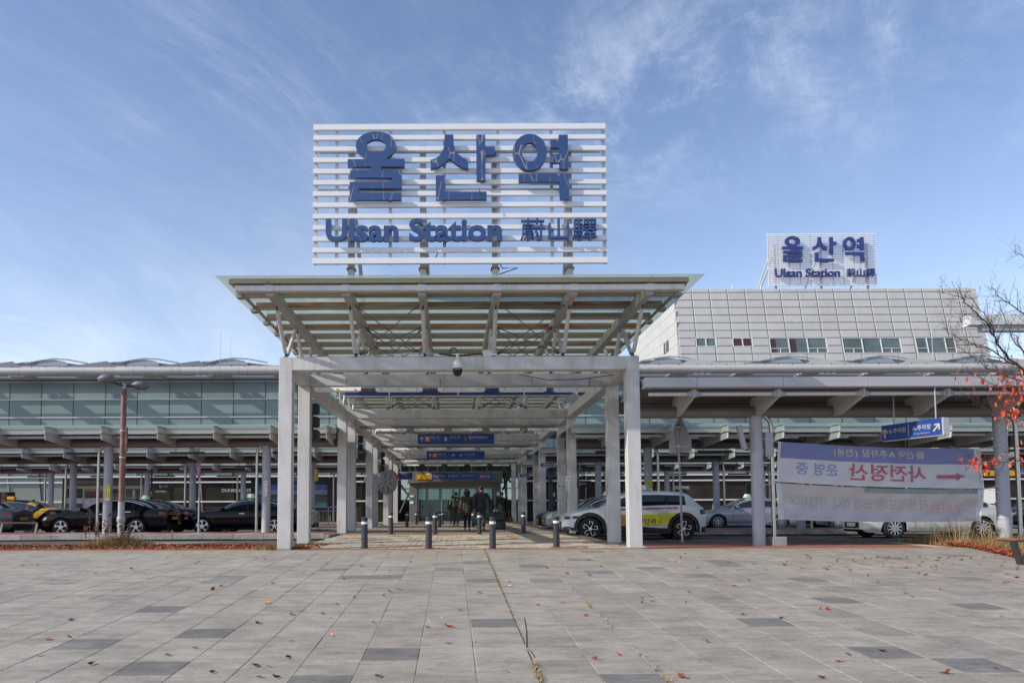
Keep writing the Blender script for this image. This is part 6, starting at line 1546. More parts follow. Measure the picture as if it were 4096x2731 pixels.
t, S = banner('lower beige cloth banner with mirrored grey handwriting tied under the red lettered one', [(3108, 1930), (3925, 1955), (3923, 2083), (3113, 2076)], 18.82, 4., lambda u, v: ('green_field', CGN) if (v > .87 and .43 < u < .975) else (('white_field', CW_) if (u < .02 or u > .98) else (('blue_field', CLB) if v < .40 - .12 * u + .05 * math.sin(u * 9) else ('beige_field', CBE))),
    [('하실라꼬예? 쪼매 섰다 가입시더~', .035, .735, .34, .70, BGRY, .01), ('우회전', .755, .92, .24, .56, BPNK, .01), ('우회전 시 보행자가 보이면 반드시 일시정지!', .45, .95, .885, .965, mat('pale_print', (.42, .52, .48), .8), .0), ('한국교통안전공단', .37, .47, .05, .1, BGRY, 0), ('경찰청', .53, .58, .05, .1, BGRY, 0), ('울산광역시', .05, .1, .07, .12, BGRY, 0), ('양산시', .14, .19, .07, .12, BGRY, 0), ('도로교통공단', .22, .27, .07, .12, BGRY, 0)])
# ---- bench at the bottom right corner
bx = onplaza(4083, 2258); zb_ = bx.z
bn = thing('bench', 'dark steel framed bench with brown wooden seat cut by the right edge of the photo', 'bench', bx)
o = MB().bbox(-.17, -.02, 0, -.09, .02, .0, .0) if 0 else None
mb = MB(); mb.prism([(-.13, .43), (-.07, .43), (.06, 0), (0, 0)], -.03, .10); mb.prism([(-.07, .43), (.02, .43), (.13, 0), (.06, 0)], .08, .10); mb.build('leg', DARKM, bn, local=True); mb = MB(); mb.prism([(1.5, .43), (1.58, .43), (1.5, 0), (1.42, 0)], -.03, .10); mb.build('leg', DARKM, bn, local=True)
MB().box(-.13, -.05, .428, 1.6, .45, .45).build('seat_rail', DARKM, bn, local=True)
for k in range(5): MB().bbox(-.10, -.045 + k * .1, .452, 1.56, .045 + k * .1, .485, .006).build('seat_slat', mat('brown_timber', (.25, .105, .05), .5, var=.2, vscale=8), bn, local=True)
# ---- low rail at the left edge
t = thing('low_rail', 'low brown rail on slanted grey legs at the left edge before the slate sedan', 'rail', (-16, 27.4, .145))
a, b = at(-40, 2091, 27.3), at(152, 2091, 27.3)
MB().bbox(a.x, 27.26, a.z - .02, b.x, 27.34, a.z + .025, .006).build('top_bar', mat('brown_rail', (.14, .06, .035), .5), t)
for px in (8, 148): q = at(px, 2091, 27.3); MB().prism([(q.x - .01, a.z - .02), (q.x + .04, a.z - .02), (q.x - .02, .145), (q.x - .075, .145)], 27.27, 27.33).build('leg', GREYST, t)
# ---- stainless guard rails
def guard(label, x0, x1, Y, zg, h=.95):
    t = thing('guard_rail', label, 'railing', ((x0 + x1) / 2, Y, zg), 'stainless guard rails by the taxi lanes')
    MB().tube((x0, Y, zg + h), (x1, Y, zg + h), .025, 8).build('top_rail', STAIN, t); MB().tube((x0, Y, zg + h - .17), (x1, Y, zg + h - .17), .018, 8).tube((x0, Y, zg + .12), (x1, Y, zg + .12), .018, 8).build('mid_rail', STAIN, t)
    n = max(2, int((x1 - x0) / 1.3)); mbp = MB()
    for i in range(n + 1): x = x0 + (x1 - x0) * i / n; MB().tube((x, Y, zg), (x, Y, zg + h), .022, 8).build('post', STAIN, t)
    k = int((x1 - x0) / .16)
    for i in range(k): x = x0 + (i + .5) * (x1 - x0) / k; mbp.tube((x, Y, zg + .12), (x, Y, zg + h - .17), .009, 5, caps=False)
    mbp.build('balusters', STAIN, t)
guard('stainless guard rail behind the black sedans, left of the walkway', -19.6, -7.4, 37.6, .135); guard('stainless guard rail between the left walkway columns', -7.1, -4.5, 35.2, .135)
# ---- dark city flags on poles
def cityflag(label, px0, px1, py0, py1, Y, pole, pcol):
    a, b = at(px0, py1, Y), at(px1, py0, Y); t = thing('city_sign', label, 'sign', (pole, Y, .135), 'dark city name plates on poles')
    MB().bbox(a.x, Y, a.z, b.x, Y + .05, b.z, .008).build('plate', mat('charcoal_plate', (.02, .022, .025), .5), t)
    tpx('ULSAN', px0 + (px1 - px0) * .44, px0 + (px1 - px0) * .70, py0 + (py1 - py0) * .30, py0 + (py1 - py0) * .52, Y - .004, WHITEL, t, .01); tpx('U', px0 + (px1 - px0) * .27, px0 + (px1 - px0) * .38, py0 + (py1 - py0) * .28, py0 + (py1 - py0) * .68, Y - .004, WHITEL, t, .05)
    tpx('METROPOLITAN CITY', px0 + (px1 - px0) * .44, px0 + (px1 - px0) * .70, py0 + (py1 - py0) * .58, py0 + (py1 - py0) * .66, Y - .004, CREAML, t)
    MB().tube((pole, Y + .03, .13), (pole, Y + .03, b.z + .75), .05, 8).build('pole', pcol, t)
    return t
cityflag('charcoal city name plate on a dark pole, left, above the black sedans', 616, 696, 1932, 1960, 37.4, at(605, 1950, 37.4).x, DARKM)
cityflag('charcoal city name plate on a rusty pole, right, beside the white taxi', 2300, 2366, 1922, 1948, 37.3, at(2314, 1950, 37.3).x, RUSTPOLE)
# rusty pole fittings right: twin lamp
p = at(2313, 1880, 37.3); t = thing('siren_post_head', 'grey dome siren with two small lamps topping the rusty pole right of the walkway', 'siren', p)
o = MB().lathe([(0, -.06), (.16, -.05), (.2, 0), (.16, .06), (0, .09)], n=16).build('dome', GREYST, t, local=True); smooth_auto(o, 40)
MB().tube((0, 0, -.06), (0, 0, -.45), .03, 8).box(-.16, -.02, -.33, .16, .02, -.30).build('stem', GREYST, t, local=True)
for s in (-1, 1): MB().lathe([(0, -.03), (.03, 0), (0, .03)], (s * .16, -.02, -.3), n=8).build('lamp', WHITEL, t, local=True)
# amber signal plates edge-on
for (px, y0, y1, Y, lab) in ((1262, 1875, 1922, 35.1, 'thin amber plate seen edge-on beside the second white column on the left'), (2301, 1809, 1876, 27.6, 'thin amber plate seen edge-on right of the third right column')):
    a, b = at(px - 4, y1, Y), at(px + 4, y0, Y); o = MB().box(a.x, Y, a.z, b.x, Y + .5, b.z).build('amber_plate', AMBERP); tag(o, lab, 'sign')
# small parking signs at the far right behind the banner
t, a, b = board('exit_number_board', 'amber board with a black figure 1 at the right edge behind the red leaves', (3938, 4062), (1882, 1903), 41.5, AMBERP, .05); tpx('1', 3952, 3958, 1885, 1900, 41.49, BLACKP, t, .03)
t, a, b = board('platform_board', 'blue board beside the amber figure 1 at the right edge', (4066, 4140), (1882, 1903), 41.5, BLUES, .05); tpx('1↔', 4070, 4094, 1885, 1900, 41.49, WHITEL, t, .02)
# ---- tour map shelter, left
def flatbox(x0, x1, y0, y1, Y, nm, m, t, th=.03): a, b = at(x0, y1, Y), at(x1, y0, Y); return MB().box(a.x, Y, a.z, b.x, Y + th, b.z).build(nm, m, t)
Y = 45.6; a = at(247, 2040, Y)
t = thing('tour_map_board', 'wide grey tour map board with landscape pictures behind the black sedans', 'notice board', (a.x + 3, Y, .135))
flatbox(246, 585, 1912, 2060, Y, 'cabinet', mat('taupe_cabinet', (.115, .105, .095), .6), t, .3)
flatbox(255, 574, 1942, 2052, Y - .01, 'map_sheet', mat('pale_green_sheet', (.40, .47, .31), .6), t, .008)
tpx('양산종합관광안내도', 288, 388, 1922, 1934, Y - .02, CREAML, t, .012); tpx('Yangsan Tourist Map', 394, 470, 1926, 1933, Y - .02, mat('dim_grey_print', (.26, .25, .24), .6), t); tpx('양산관광', 530, 570, 1925, 1932, Y - .02, mat('dim_grey_print', (.26, .25, .24), .6), t); tpx('양산', 261, 275, 1945, 1952, Y - .02, BLACKP, t)
def photo(nm, x0, x1, y0, y1, cols):
    n = len(cols)
    for i, c in enumerate(cols): flatbox(x0, x1, y0 + (y1 - y0) * i / n, y0 + (y1 - y0) * (i + 1) / n, Y - .015, 'picture_band', c, t, .004)
gr = lambda nm, c: mat(nm, c, .5, var=.55, vscale=5)
photo('a', 260, 331, 1954, 1991, [gr('pic_dark', (.025, .03, .03)), gr('pic_dark2', (.04, .045, .04))]); photo('b', 338, 420, 1954, 1991, [gr('pic_sunset', (.42, .22, .06)), gr('pic_dusk', (.10, .05, .05)), gr('pic_heather', (.11, .035, .06)), gr('pic_heather2', (.05, .018, .03))])
photo('c', 448, 500, 1954, 1989, [gr('pic_cave', (.03, .035, .028)), gr('pic_rock', (.10, .10, .09))]); photo('d', 502, 566, 1954, 1989, [gr('pic_leaf', (.06, .09, .04)), gr('pic_leaf2', (.09, .11, .06))])
o = flatbox(530, 540, 1958, 1988, Y - .02, 'waterfall_picture', gr('pic_fall', (.5, .52, .5)), t, .003)
photo('e', 260, 331, 1995, 2030, [gr('pic_snow', (.5, .56, .6)), gr('pic_pool', (.05, .08, .07))]); photo('f', 338, 420, 1995, 2030, [gr('pic_white', (.5, .52, .52))]); photo('g', 448, 566, 1995, 2030, [gr('pic_grass', (.30, .30, .06)), gr('pic_grass2', (.12, .16, .04))])
# ---- city picture board behind the left white columns
Y = 45.6; t = thing('city_picture_board', 'dark framed board with a blue sky city panorama behind the left white columns', 'notice board', (at(1150, 2000, Y).x, Y, .135))
flatbox(1002, 1385, 1910, 2062, Y, 'cabinet', mat('charcoal_cabinet', (.028, .03, .036), .5), t, .3)
def photo2(x0, x1, rows_):
    for (y0, y1, m) in rows_: flatbox(x0, x1, y0, y1, Y - .012, 'picture_band', m, t, .006)
for (x0, x1) in ((1024, 1309),):
    photo2(x0, x1, [(1937, 1957, gr('pano_sky', (.08, .20, .48))), (1957, 1978, gr('pano_low_sky', (.22, .34, .50))), (1978, 1984, gr('pano_hill', (.04, .08, .12))), (1984, 1998, gr('pano_city', (.10, .12, .12))), (1998, 2008, gr('pano_green', (.10, .19, .03))), (2008, 2030, gr('pano_river', (.12, .30, .32)))])
for k, px in enumerate((1275, 1281, 1288, 1294)): flatbox(px, px + 4, 1974 + k % 2 * 3, 2000, Y - .02, 'tower_picture', mat('pano_tower', (.10, .11, .12), .6), t, .004)
tpx('울산관광', 1150, 1188, 1912, 1924, Y - .02, WHITEL, t, .02); tpx('Ulsan Metropolitan City', 1150, 1225, 1930, 1934, Y - .02, CREAML, t)
# ---- shop letters on the glass
def shopsign(label, body, x0, x1, y0, y1, Y=53.35):
    a, b = at(x0, y1, Y), at(x1, y0, Y); o = text(body, a.x, b.x, a.z, b.z, Y, mat('dim_white_letter', (.36, .38, .44), .5), bold=.02, name='shop_lettering'); tag(o, label, 'lettering')
Yl = 52.9
shopsign('white capital letters of a doughnut shop on the dark glass, left', 'DUNKIN', 887, 960, 1954, 1967, Yl); shopsign('white capital letters continuing the shop name on the dark glass', 'DONUTS', 968, 1004, 1954, 1967, Yl); shopsign('white coffee lettering under the doughnut shop name', 'COFFEE', 962, 1004, 1973, 1985, Yl); shopsign('white coffee lettering on the dark glass right of the white taxi', 'COFFEE', 2692, 2757, 1943, 1955, Yl)
shopsign('small white shop letters under the left city name plate', '스토리웨이', 620, 664, 1961, 1968, Yl)
# kiosk posters
for (x0, x1, y0, y1, Y, m, lab, bd) in ((546, 548, 1, 2, 3, None, None, None),): pass
t = thing('bus_stop_post', 'brown bus stop plate on a dark post under the left city name plate', 'bus stop sign', (at(605, 2000, 37.2).x, 37.2, .135)); flatbox(596, 614, 1960, 1992, 37.2, 'plate', mat('maroon_plate', (.09, .02, .018), .5), t); flatbox(601, 609, 1966, 1974, 37.19, 'bus_symbol', YELP, t, .005); tpx('울산역', 599, 611, 1979, 1983, 37.185, WHITEL, t)
t = thing('vending_kiosk', 'dark kiosk with orange panels at the left edge behind the amber striped taxi', 'kiosk', (at(10, 2000, 46).x, 46, .135)); flatbox(-20, 31, 1967, 2060, 46, 'cabinet', DARKM, t, .8); flatbox(6, 22, 1969, 1990, 45.98, 'upper_panel', mat('orange_panel', (.35, .11, .02), .5), t, .015); flatbox(5, 23, 1994, 2008, 45.98, 'lower_panel', mat('orange_panel', (.35, .11, .02), .5), t, .015)
t = thing('notice_stand', 'white notice with blue sheets on a dark post right of the walkway', 'notice board', (at(2215, 2000, 47).x, 47, .13)); flatbox(2209, 2222, 1944, 2020, 47, 'blue_sheet', BLUES, t); flatbox(2212, 2220, 1970, 1984, 46.98, 'white_sheet', WHITEL, t, .01); flatbox(2174, 2184, 1968, 2032, 47, 'white_banner', WHITEL, t)
o = MB().lathe([(.13, 0), (.13, 3.0), (.15, 3.05), (.15, 3.15), (.1, 3.2), (0, 3.2)], (at(2203, 2000, 44).x, 44, .13), n=14).build('round_post', DARKM); tag(o, 'thick dark round post with pale cap between the right walkway columns', 'post')
for (px, py, Y, lab) in ((1383, 1893, 33.8, 'small grey camera cluster under the left far canopy beside the third column'), (1715, 1897, 49.5, 'small white camera on a bent arm before the amber figure 2')):
    p = at(px, py, Y); t = thing('small_camera', lab, 'security camera', p); MB().bbox(-.13, -.2, -.06, .13, .1, .06, .02).build('case', WHITEP if px > 1500 else DARKM, t, local=True); MB().poly([(0, 0, -.06), (.05, 0, -.2), (.45, 0, -.28), (.5, 0, .1), (.5, 0, 1.3)] if px > 1500 else [(0, 0, .06), (0, 0, .5)], .016, 6).build('arm', DARKM, t, local=True)
# ================================================================== PEOPLE (seen from behind, walking to the station)
SKIN = mat('skin', (.42, .25, .175), .55); HAIR = mat('black_hair', (.010, .009, .009), .5, var=.4, vscale=60)
def skin_mesh(name, joints, edges, m, parent, sub=2, root=0):
    me = bpy.data.meshes.new(name); me.from_pydata([j[:3] for j in joints], edges, []); o = bpy.data.objects.new(name, me)
    md = o.modifiers.new('s', 'SKIN'); md.use_smooth_shade = True
    sk = me.skin_vertices[0].data
    for i, j in enumerate(joints): sk[i].radius = (j[3], j[4] if len(j) > 4 else j[3]); sk[i].use_root = (i == root)
    ss = o.modifiers.new('u', 'SUBSURF'); ss.levels = sub; ss.render_levels = sub
    dg = tmpdg(o); me2 = bpy.data.meshes.new_from_object(o.evaluated_get(dg)); bpy.data.objects.remove(o); bpy.data.meshes.remove(me)
    me2.name = name; me2.materials.clear(); me2.materials.append(m); me2.polygons.foreach_set('use_smooth', [True] * len(me2.polygons))
    return link(name, me2, parent, local=True)
def ellip(name, c, r, m, parent, n=16, jit=0., cut=None, seed=0):
    mb = MB(); nv = n // 2
    for j in range(nv + 1):
        th = math.pi * j / nv
        for i in range(n):
            a = 2 * math.pi * i / n; d = Vector((math.sin(th) * math.cos(a), math.sin(th) * math.sin(a), math.cos(th)))
            k = 1 + jit * noise.noise(d * 2.6 + Vector((seed, 0, 0))); mb.v.append((c[0] + d.x * r[0] * k, c[1] + d.y * r[1] * k, c[2] + d.z * r[2] * k))
    for j in range(nv):
        for i in range(n): q = (i + 1) % n; mb.f.append((j * n + i, (j + 1) * n + i, (j + 1) * n + q, j * n + q))
    return mb.build(name, m, parent, smooth=True, local=True)
def person(label, loc, h, coat, trousers, shoes, shoul=.20, step=.16, arms=((-.05, .0), (.05, .0)), coat_len=.40, coatw=1., hair='short', look=0., rz=0., bend=0.):
    """x right, y forward (away from the camera); arms: (outward shift, forward shift) of each hand"""
    t = thing('person', label, 'person', loc, None, rz); k = h / 1.72; t.scale = (k, k, k)
    hx = .085
    fl = {-1: (step, .0), 1: (-step, .0)}
    J = [(0, 0, .93, .13, .105), (0, .0, 1.08, .125, .10), (0, .01, 1.26, .15, .105), (0, .0, 1.40, .11, .085), (0, .01, 1.49, .055), (0, .02, 1.56, .06), (0, .03, 1.62, .082, .098), (0, .03, 1.68, .07, .085)]
    E = [(i, i + 1) for i in range(7)]
    hands = {}
    for sd, (ox, oy) in zip((-1, 1), arms):
        s = len(J); hz = .80 + abs(oy) * .25 + max(0, ox * sd - .1) * .25
        hx2 = sd * (shoul + .045) + ox; el = ((sd * (shoul + .03) + ox * .45), oy * .35 - .05, 1.12)
        J += [(sd * shoul, 0, 1.40, .06), (el[0], el[1], el[2], .043), (hx2, oy, hz + .04, .03), (hx2, oy + .015, hz - .035, .036, .02)]
        E += [(3, s), (s, s + 1), (s + 1, s + 2), (s + 2, s + 3)]; hands[sd] = (hx2, oy + .015, hz - .035)
    legs = {}
    for sd in (-1, 1):
        s = len(J); fy = fl[sd][0]; lift = .0 if fy > 0 else .05
        kn = (sd * hx, fy * .55 + .05, .50); an = (sd * hx * .95, fy * 1.0 - .02, .09 + lift); toe = (sd * hx * 1.05, fy + .13, .04 + lift * .1)
        J += [(sd * hx, 0, .88, .088), (*kn, .058), (*an, .04), (*toe, .038, .03)]
        E += [(0, s), (s, s + 1), (s + 1, s + 2), (s + 2, s + 3)]; legs[sd] = (kn, an, toe)
    body = skin_mesh('body', J, E, SKIN, t)
    # fingers and thumbs, ears and nose joined to the body surface
    mb = MB()
    for sd in (-1, 1):
        hx2, hy, hz = hands[sd]
        for f, (dy, L_) in enumerate(((.027, .068), (.009, .078), (-.009, .072), (-.026, .056))):
            a = Vector((hx2, hy + dy, hz - .02)); b = a + Vector((-sd * .008, .004, -L_ * .55)); c = b + Vector((-sd * .02, .004, -L_ * .42)); mb.poly([a, b, c], [.0095, .009, .007], 6)
        a = Vector((hx2, hy + .03, hz + .012)); mb.poly([a, a + Vector((-sd * .012, .028, -.03)), a + Vector((-sd * .018, .03, -.058))], [.011, .010, .008], 6)
        mb.lathe([(0, -.012), (.02, -.008), (.026, 0), (.02, .01), (0, .014)], (sd * .083, .02, 1.615), 'x', 8)
    mb.poly([(0, .125, 1.635), (0, .14, 1.60), (0, .12, 1.592)], [.010, .014, .01], 6)
    n0 = len(body.data.vertices); bm = bmesh.new(); bm.from_mesh(body.data); me = mb.data('f', SKIN); bm.from_mesh(me); bm.to_mesh(body.data); bm.free(); body.data.polygons.foreach_set('use_smooth', [True] * len(body.data.polygons))
    mf = MB()
    for sd in (-1, 1): mf.lathe([(0, -.006), (.011, 0), (0, .006)], (sd * .03, .118, 1.64), 'y', 8)
    mf.build('eyes', BLACKP, t, local=True); MB().box(-.022, .117, 1.563, .022, .122, 1.570).build('mouth', mat('lip', (.30, .11, .09), .5), t, local=True)
    # trousers
    TJ = [(0, 0, .96, .145, .12)]; TE = []
    for sd in (-1, 1):
        kn, an, toe = legs[sd]; s = len(TJ); TJ += [(sd * hx, 0, .86, .105), (*kn, .078), (an[0], an[1], an[2] + .02, .062)]; TE += [(0, s), (s, s + 1), (s + 1, s + 2)]
    skin_mesh('trousers', TJ, TE, trousers, t)
    for sd in (-1, 1):
        kn, an, toe = legs[sd]
        d = Vector(toe) - Vector(an); skin_mesh('shoe', [(an[0], an[1] - .05, an[2] - .045, .043, .04), (an[0], an[1] + .03, an[2] - .04, .05, .045), (toe[0], toe[1] + .03, max(.035, toe[2]), .042, .032)], [(0, 1), (1, 2)], shoes, t, sub=1)
    # coat with sleeves
    zb = .93 + .47 - coat_len - .0
    w = coatw
    CJ = [(0, .0, 1.43, .12 * w, .10 * w), (0, 0, 1.30, .185 * w, .135 * w), (0, -.005, 1.12, .175 * w, .135 * w), (0, -.005, .98, .18 * w, .14 * w)]
    if zb < .92: CJ.append((0, -.005, zb, .185 * w, .15 * w))
    CE = [(i, i + 1) for i in range(len(CJ) - 1)]
    for sd, (ox, oy) in zip((-1, 1), arms):
        hx2, hy, hz = hands[sd]; el = ((sd * (shoul + .03) + ox * .45), oy * .35 - .05, 1.12); s = len(CJ)
        CJ += [(sd * (shoul + .005), 0, 1.395, .082 * w), (*el, .064 * w), (hx2, oy, hz + .065, .048)]; CE += [(0, s), (s, s + 1), (s + 1, s + 2)]
    skin_mesh('coat', CJ, CE, coat, t)
    o = MB().lathe([(.062, 1.44), (.078, 1.45), (.074, 1.50), (.062, 1.505)], (0, .0, 0), n=14).build('collar', coat, t, local=True, smooth=True)
    if hair == 'short': ellip('hair', (0, .012, 1.655), (.089, .108, .095), HAIR, t, 16, .12, seed=len(label)); 
    elif hair == 'balding': ellip('hair', (0, -.005, 1.63), (.09, .10, .075), mat('greying_hair', (.03, .028, .026), .6), t, 16, .1)
    else: ellip('hair', (0, -.005, 1.625), (.135, .135, .15), HAIR, t, 20, .28, seed=3); ellip('hair_ends', (0, -.04, 1.515), (.115, .085, .10), HAIR, t, 16, .3, seed=9)
    return t, hands
OLV = mat('olive_puffer', (.085, .085, .06), .45, var=.12, vscale=8)
def ribbed(m, freq):
    nt = m.node_tree; N = nt.nodes; L = nt.links; b = N['Principled BSDF']; g = N.new('ShaderNodeNewGeometry'); w = N.new('ShaderNodeTexWave'); w.bands_direction = 'Z'; w.inputs['Scale'].default_value = freq; w.inputs['Distortion'].default_value = 1.2; w.inputs['Detail'].default_value = 2; w.inputs['Detail Scale'].default_value = 1.5
    L.new(g.outputs['Position'], w.inputs['Vector']); bp = N.new('ShaderNodeBump'); bp.inputs['Strength'].default_value = 1.; bp.inputs['Distance'].default_value = .05; L.new(w.outputs['Fac'], bp.inputs['Height']); L.new(bp.outputs[0], b.inputs['Normal']); return m
ribbed(OLV, 5.2)
NAVY = mat('navy_wool', (.018, .019, .032), .8); CHAR = mat('charcoal_trousers', (.016, .016, .018), .7); BLKC = ribbed(mat('black_puffer', (.010, .010, .011), .45), 5.5); CAMO = mat('camouflage_cloth', (.055, .058, .032), .8, var=.85, vscale=9, dirt=(.02, .018, .013), dscale=10, damt=.9); BLKT = mat('black_trousers', (.007, .007, .008), .8); BRNS = mat('dark_shoe', (.02, .016, .013), .5); WHTS = mat('grey_trainer', (.16, .16, .17), .6); JEAN = mat('blue_jeans', (.06, .09, .17), .8); NAVJ = mat('navy_jacket', (.016, .022, .035), .7)
def gz(p, k=1.075): return Vector((p.x * k, p.y * k, za(p.y * k)))
p_wom, h_ = person('person with long black curly hair in an olive ribbed padded coat, walking away', gz(onz(1869, 2129, .11)), 1.56, OLV, BLKT, WHTS, arms=((-.12, .05), (.10, .02)), coat_len=.78, coatw=1.28, hair='long', step=.13)
p_suit, h_s = person('person in a navy suit jacket pulling the big black suitcase, tall, walking away', gz(onz(1926, 2131, .11)), 1.70, NAVY, CHAR, BRNS, arms=((-.03, .02), (.28, -.06)), coat_len=.58, coatw=1.15, step=.17)
p_dark, h_d = person('person in a black padded jacket carrying a dark handbag right of the suitcase', gz(onz(2008, 2116, .11), 1.03), 1.58, BLKC, BLKT, BRNS, arms=((-.10, .08), (.10, .02)), coat_len=.66, coatw=1.22, step=.16)
p_camo, h_c = person('person in camouflage uniform with a black backpack, farther ahead on the left', gz(onz(1824, 2107, .12), 1.0), 1.66, CAMO, CAMO, BLKT, arms=((-.14, .06), (.05, .02)), coat_len=.56, coatw=1.1, step=.15)
p_jean, _ = person('person in a dark jacket and blue jeans half hidden behind the camouflage uniform', gz(onz(1810, 2094, .12), 1.), 1.68, NAVJ, JEAN, BRNS, coat_len=.55, step=.15)
p_bald, _ = person('person with thinning grey hair half hidden behind the navy suit', gz(onz(1914, 2120, .12)) + Vector((0, .7, 0)), 1.70, NAVJ, CHAR, BRNS, hair='balding', coat_len=.6, coatw=1.1)
p_small, _ = person('person in a navy jacket with short black hair between the olive coat and the suit', gz(onz(1896, 2098, .12), 1.), 1.64, NAVJ, CHAR, BRNS, coat_len=.6)
# belongings held: things of their own
b = p_suit.location; k = 1.70 / 1.72
hx_ = b.x + h_s[1][0] * k; hy_ = b.y + h_s[1][1] * k; hz_ = b.z + h_s[1][2] * k
c = thing('suitcase', 'large black upright suitcase on wheels pulled by the suited walker', 'suitcase', (hx_ + .13, hy_ - .12, b.z))
CASE = mat('black_case_fabric', (.008, .010, .014), .5, var=.2)
o = MB().bbox(-.25, -.15, .06, .25, .15, .74, .045).build('shell', CASE, c, local=True); smooth_auto(o, 30)
MB().bbox(-.2, -.185, .14, .2, -.151, .40, .015).bbox(-.2, -.185, .43, .2, -.151, .68, .015).build('front_pocket', CASE, c, local=True)
mb = MB()
for x in (-.2, .2):
    for y in (-.1, .1): mb.lathe([(0, -.015), (.032, -.012), (.032, .012), (0, .015)], (x, y, .032), 'x', 10); mb.box(x - .01, y - .02, .04, x + .01, y + .02, .065)
mb.build('wheel', DARK, c, local=True)
hh = hz_ - b.z
MB().tube((-.19, .0, .74), (-.19, .0, hh + .0), .010, 8).tube((-.07, .0, .74), (-.07, .0, hh), .010, 8).tube((-.20, .0, hh), (-.06, .0, hh), .014, 8).build('pull_handle', CHRM, c, local=True)
b = p_wom.location; k = 1.56 / 1.72; hx_, hy_, hz_ = [b[i] + h_[1][i] * k for i in range(3)]
c = thing('shopping_bag', 'small teal flowered bag hanging from the right hand of the olive coat walker', 'bag', (hx_ + .03, hy_ - .06, hz_ - .47))
TEALB = mat('teal_flowered_cloth', (.035, .12, .125), .7, var=.7, vscale=22)
o = MB().bbox(-.16, -.07, 0, .16, .07, .30, .05).build('bag_body', TEALB, c, local=True); smooth_auto(o, 40)
MB().poly([(-.09, 0, .29), (-.05, .02, .42), (-.02, .05, .47), (.03, .02, .42), (.09, 0, .29)], .008, 6).build('strap', TEALB, c, local=True)
c = thing('shoulder_bag', 'brown leather bag strap and pouch on the left side of the olive coat', 'bag', b + Vector((-.24, -.05, .78)))
MB().poly([(.10, .0, .60), (.045, -.11, .45), (.0, -.13, .2), (-.02, -.12, .02)], .016, 6).build('strap', mat('brown_leather', (.075, .025, .015), .4), c, local=True); o = MB().bbox(-.09, -.15, -.12, .02, .1, .1, .03).build('pouch', mat('brown_leather', (.075, .025, .015), .4), c, local=True)
b = p_dark.location; k = 1.58 / 1.72; hx_, hy_, hz_ = [b[i] + h_d[1][i] * k for i in range(3)]
c = thing('handbag', 'dark brown handbag in the right hand of the black padded jacket walker', 'bag', (hx_ + .02, hy_, hz_ - .42))
mb = MB().prism([(-.12, .24), (.10, .24), (.17, 0), (-.14, 0)], -.06, .06); mb.build('bag_body', mat('dark_brown_leather', (.02, .009, .008), .4), c, local=True); MB().poly([(-.08, 0, .24), (-.03, 0, .40), (.02, 0, .40), (.07, 0, .24)], .009, 6).build('strap', DARK, c, local=True)
b = p_camo.location
c = thing('backpack', 'black backpack with a small white tag on the camouflage walker', 'backpack', b + Vector((.03, -.2, .92)))
o = MB().bbox(-.17, -.16, 0, .17, .09, .50, .06).build('pack', mat('black_nylon', (.008, .008, .009), .5), c, local=True); smooth_auto(o, 35)
MB().bbox(-.12, -.21, .04, .12, -.161, .26, .02).build('pocket', mat('black_nylon', (.008, .008, .009), .5), c, local=True); MB().box(-.01, -.165, .37, .06, -.162, .41).build('tag', WHITEL, c, local=True)
for s in (-1, 1): MB().poly([(s * .10, .08, .46), (s * .12, .12, .53), (s * .13, .26, .5)], .02, 6).build('shoulder_strap', mat('black_nylon', (.008, .008, .009), .5), c, local=True)
# ================================================================== PLANTS, LEAVES, LITTER
rp = random.Random(21)
def tuft(name, mats, n, area, hr, lean=(.2, 1.), w=.004, kind='stuff', zf=lambda x, y: 0., hfun=None):
    mbs = [MB() for _ in mats]
    for _ in range(n):
        x, y = area(); i = rp.choices(range(len(mats)), [m[1] for m in mats])[0]
        h = rp.uniform(*hr) * (hfun(x, y) if hfun else 1)
        blade(mbs[i], x, y, zf(x, y), h, rp.uniform(*lean), rp.uniform(0, 6.28), w * rp.uniform(.6, 1.4))
    for i, mb in enumerate(mbs):
        if mb.v: o = mb.build(name if i == 0 else ['', 'brown_', 'green_'][i] + name, mats[i][0]); o['kind'] = kind
# weed clump round the lamp post
lx = lp.location.x
def disc_area(cx, cy, rx, ry):
    def f():
        a = rp.uniform(0, 6.28); q = math.sqrt(rp.random()) if rp.random() < .6 else rp.random() * .5
        return cx + rx * q * math.cos(a), cy + ry * q * math.sin(a)
    return f
tuft('lamp_post_weeds', [(DRYM[0], 5), (DRYM[1], 4), (DRYM[2], 1.6)], 2600, disc_area(lx + .05, 19.4, 1.15, .6), (.12, .44), (.3, 1.3), .005, hfun=lambda x, y: max(.3, 1.15 - abs(x - lx) / 1.2))
mb = MB()
for k in range(9):
    x = lx - .35 + rp.uniform(-.4, .7); h = rp.uniform(.5, 1.05) if x < lx else rp.uniform(.3, .6)
    a = Vector((x, 19.35 + rp.uniform(-.25, .25), 0)); d = Vector((rp.uniform(-.2, .15), 0, h)); mb.poly([a, a + d * .5, a + d], [.006, .005, .003], 5)
    for q in range(26): c = a + d * rp.uniform(.45, 1) + Vector((rp.gauss(0, .025), rp.gauss(0, .02), 0)); mb.box(c.x - .012, c.y - .01, c.z - .012, c.x + .012, c.y + .01, c.z + .016)
o = mb.build('weed_seed_heads', mat('seed_head_brown', (.10, .05, .03), .8)); o['kind'] = 'stuff'
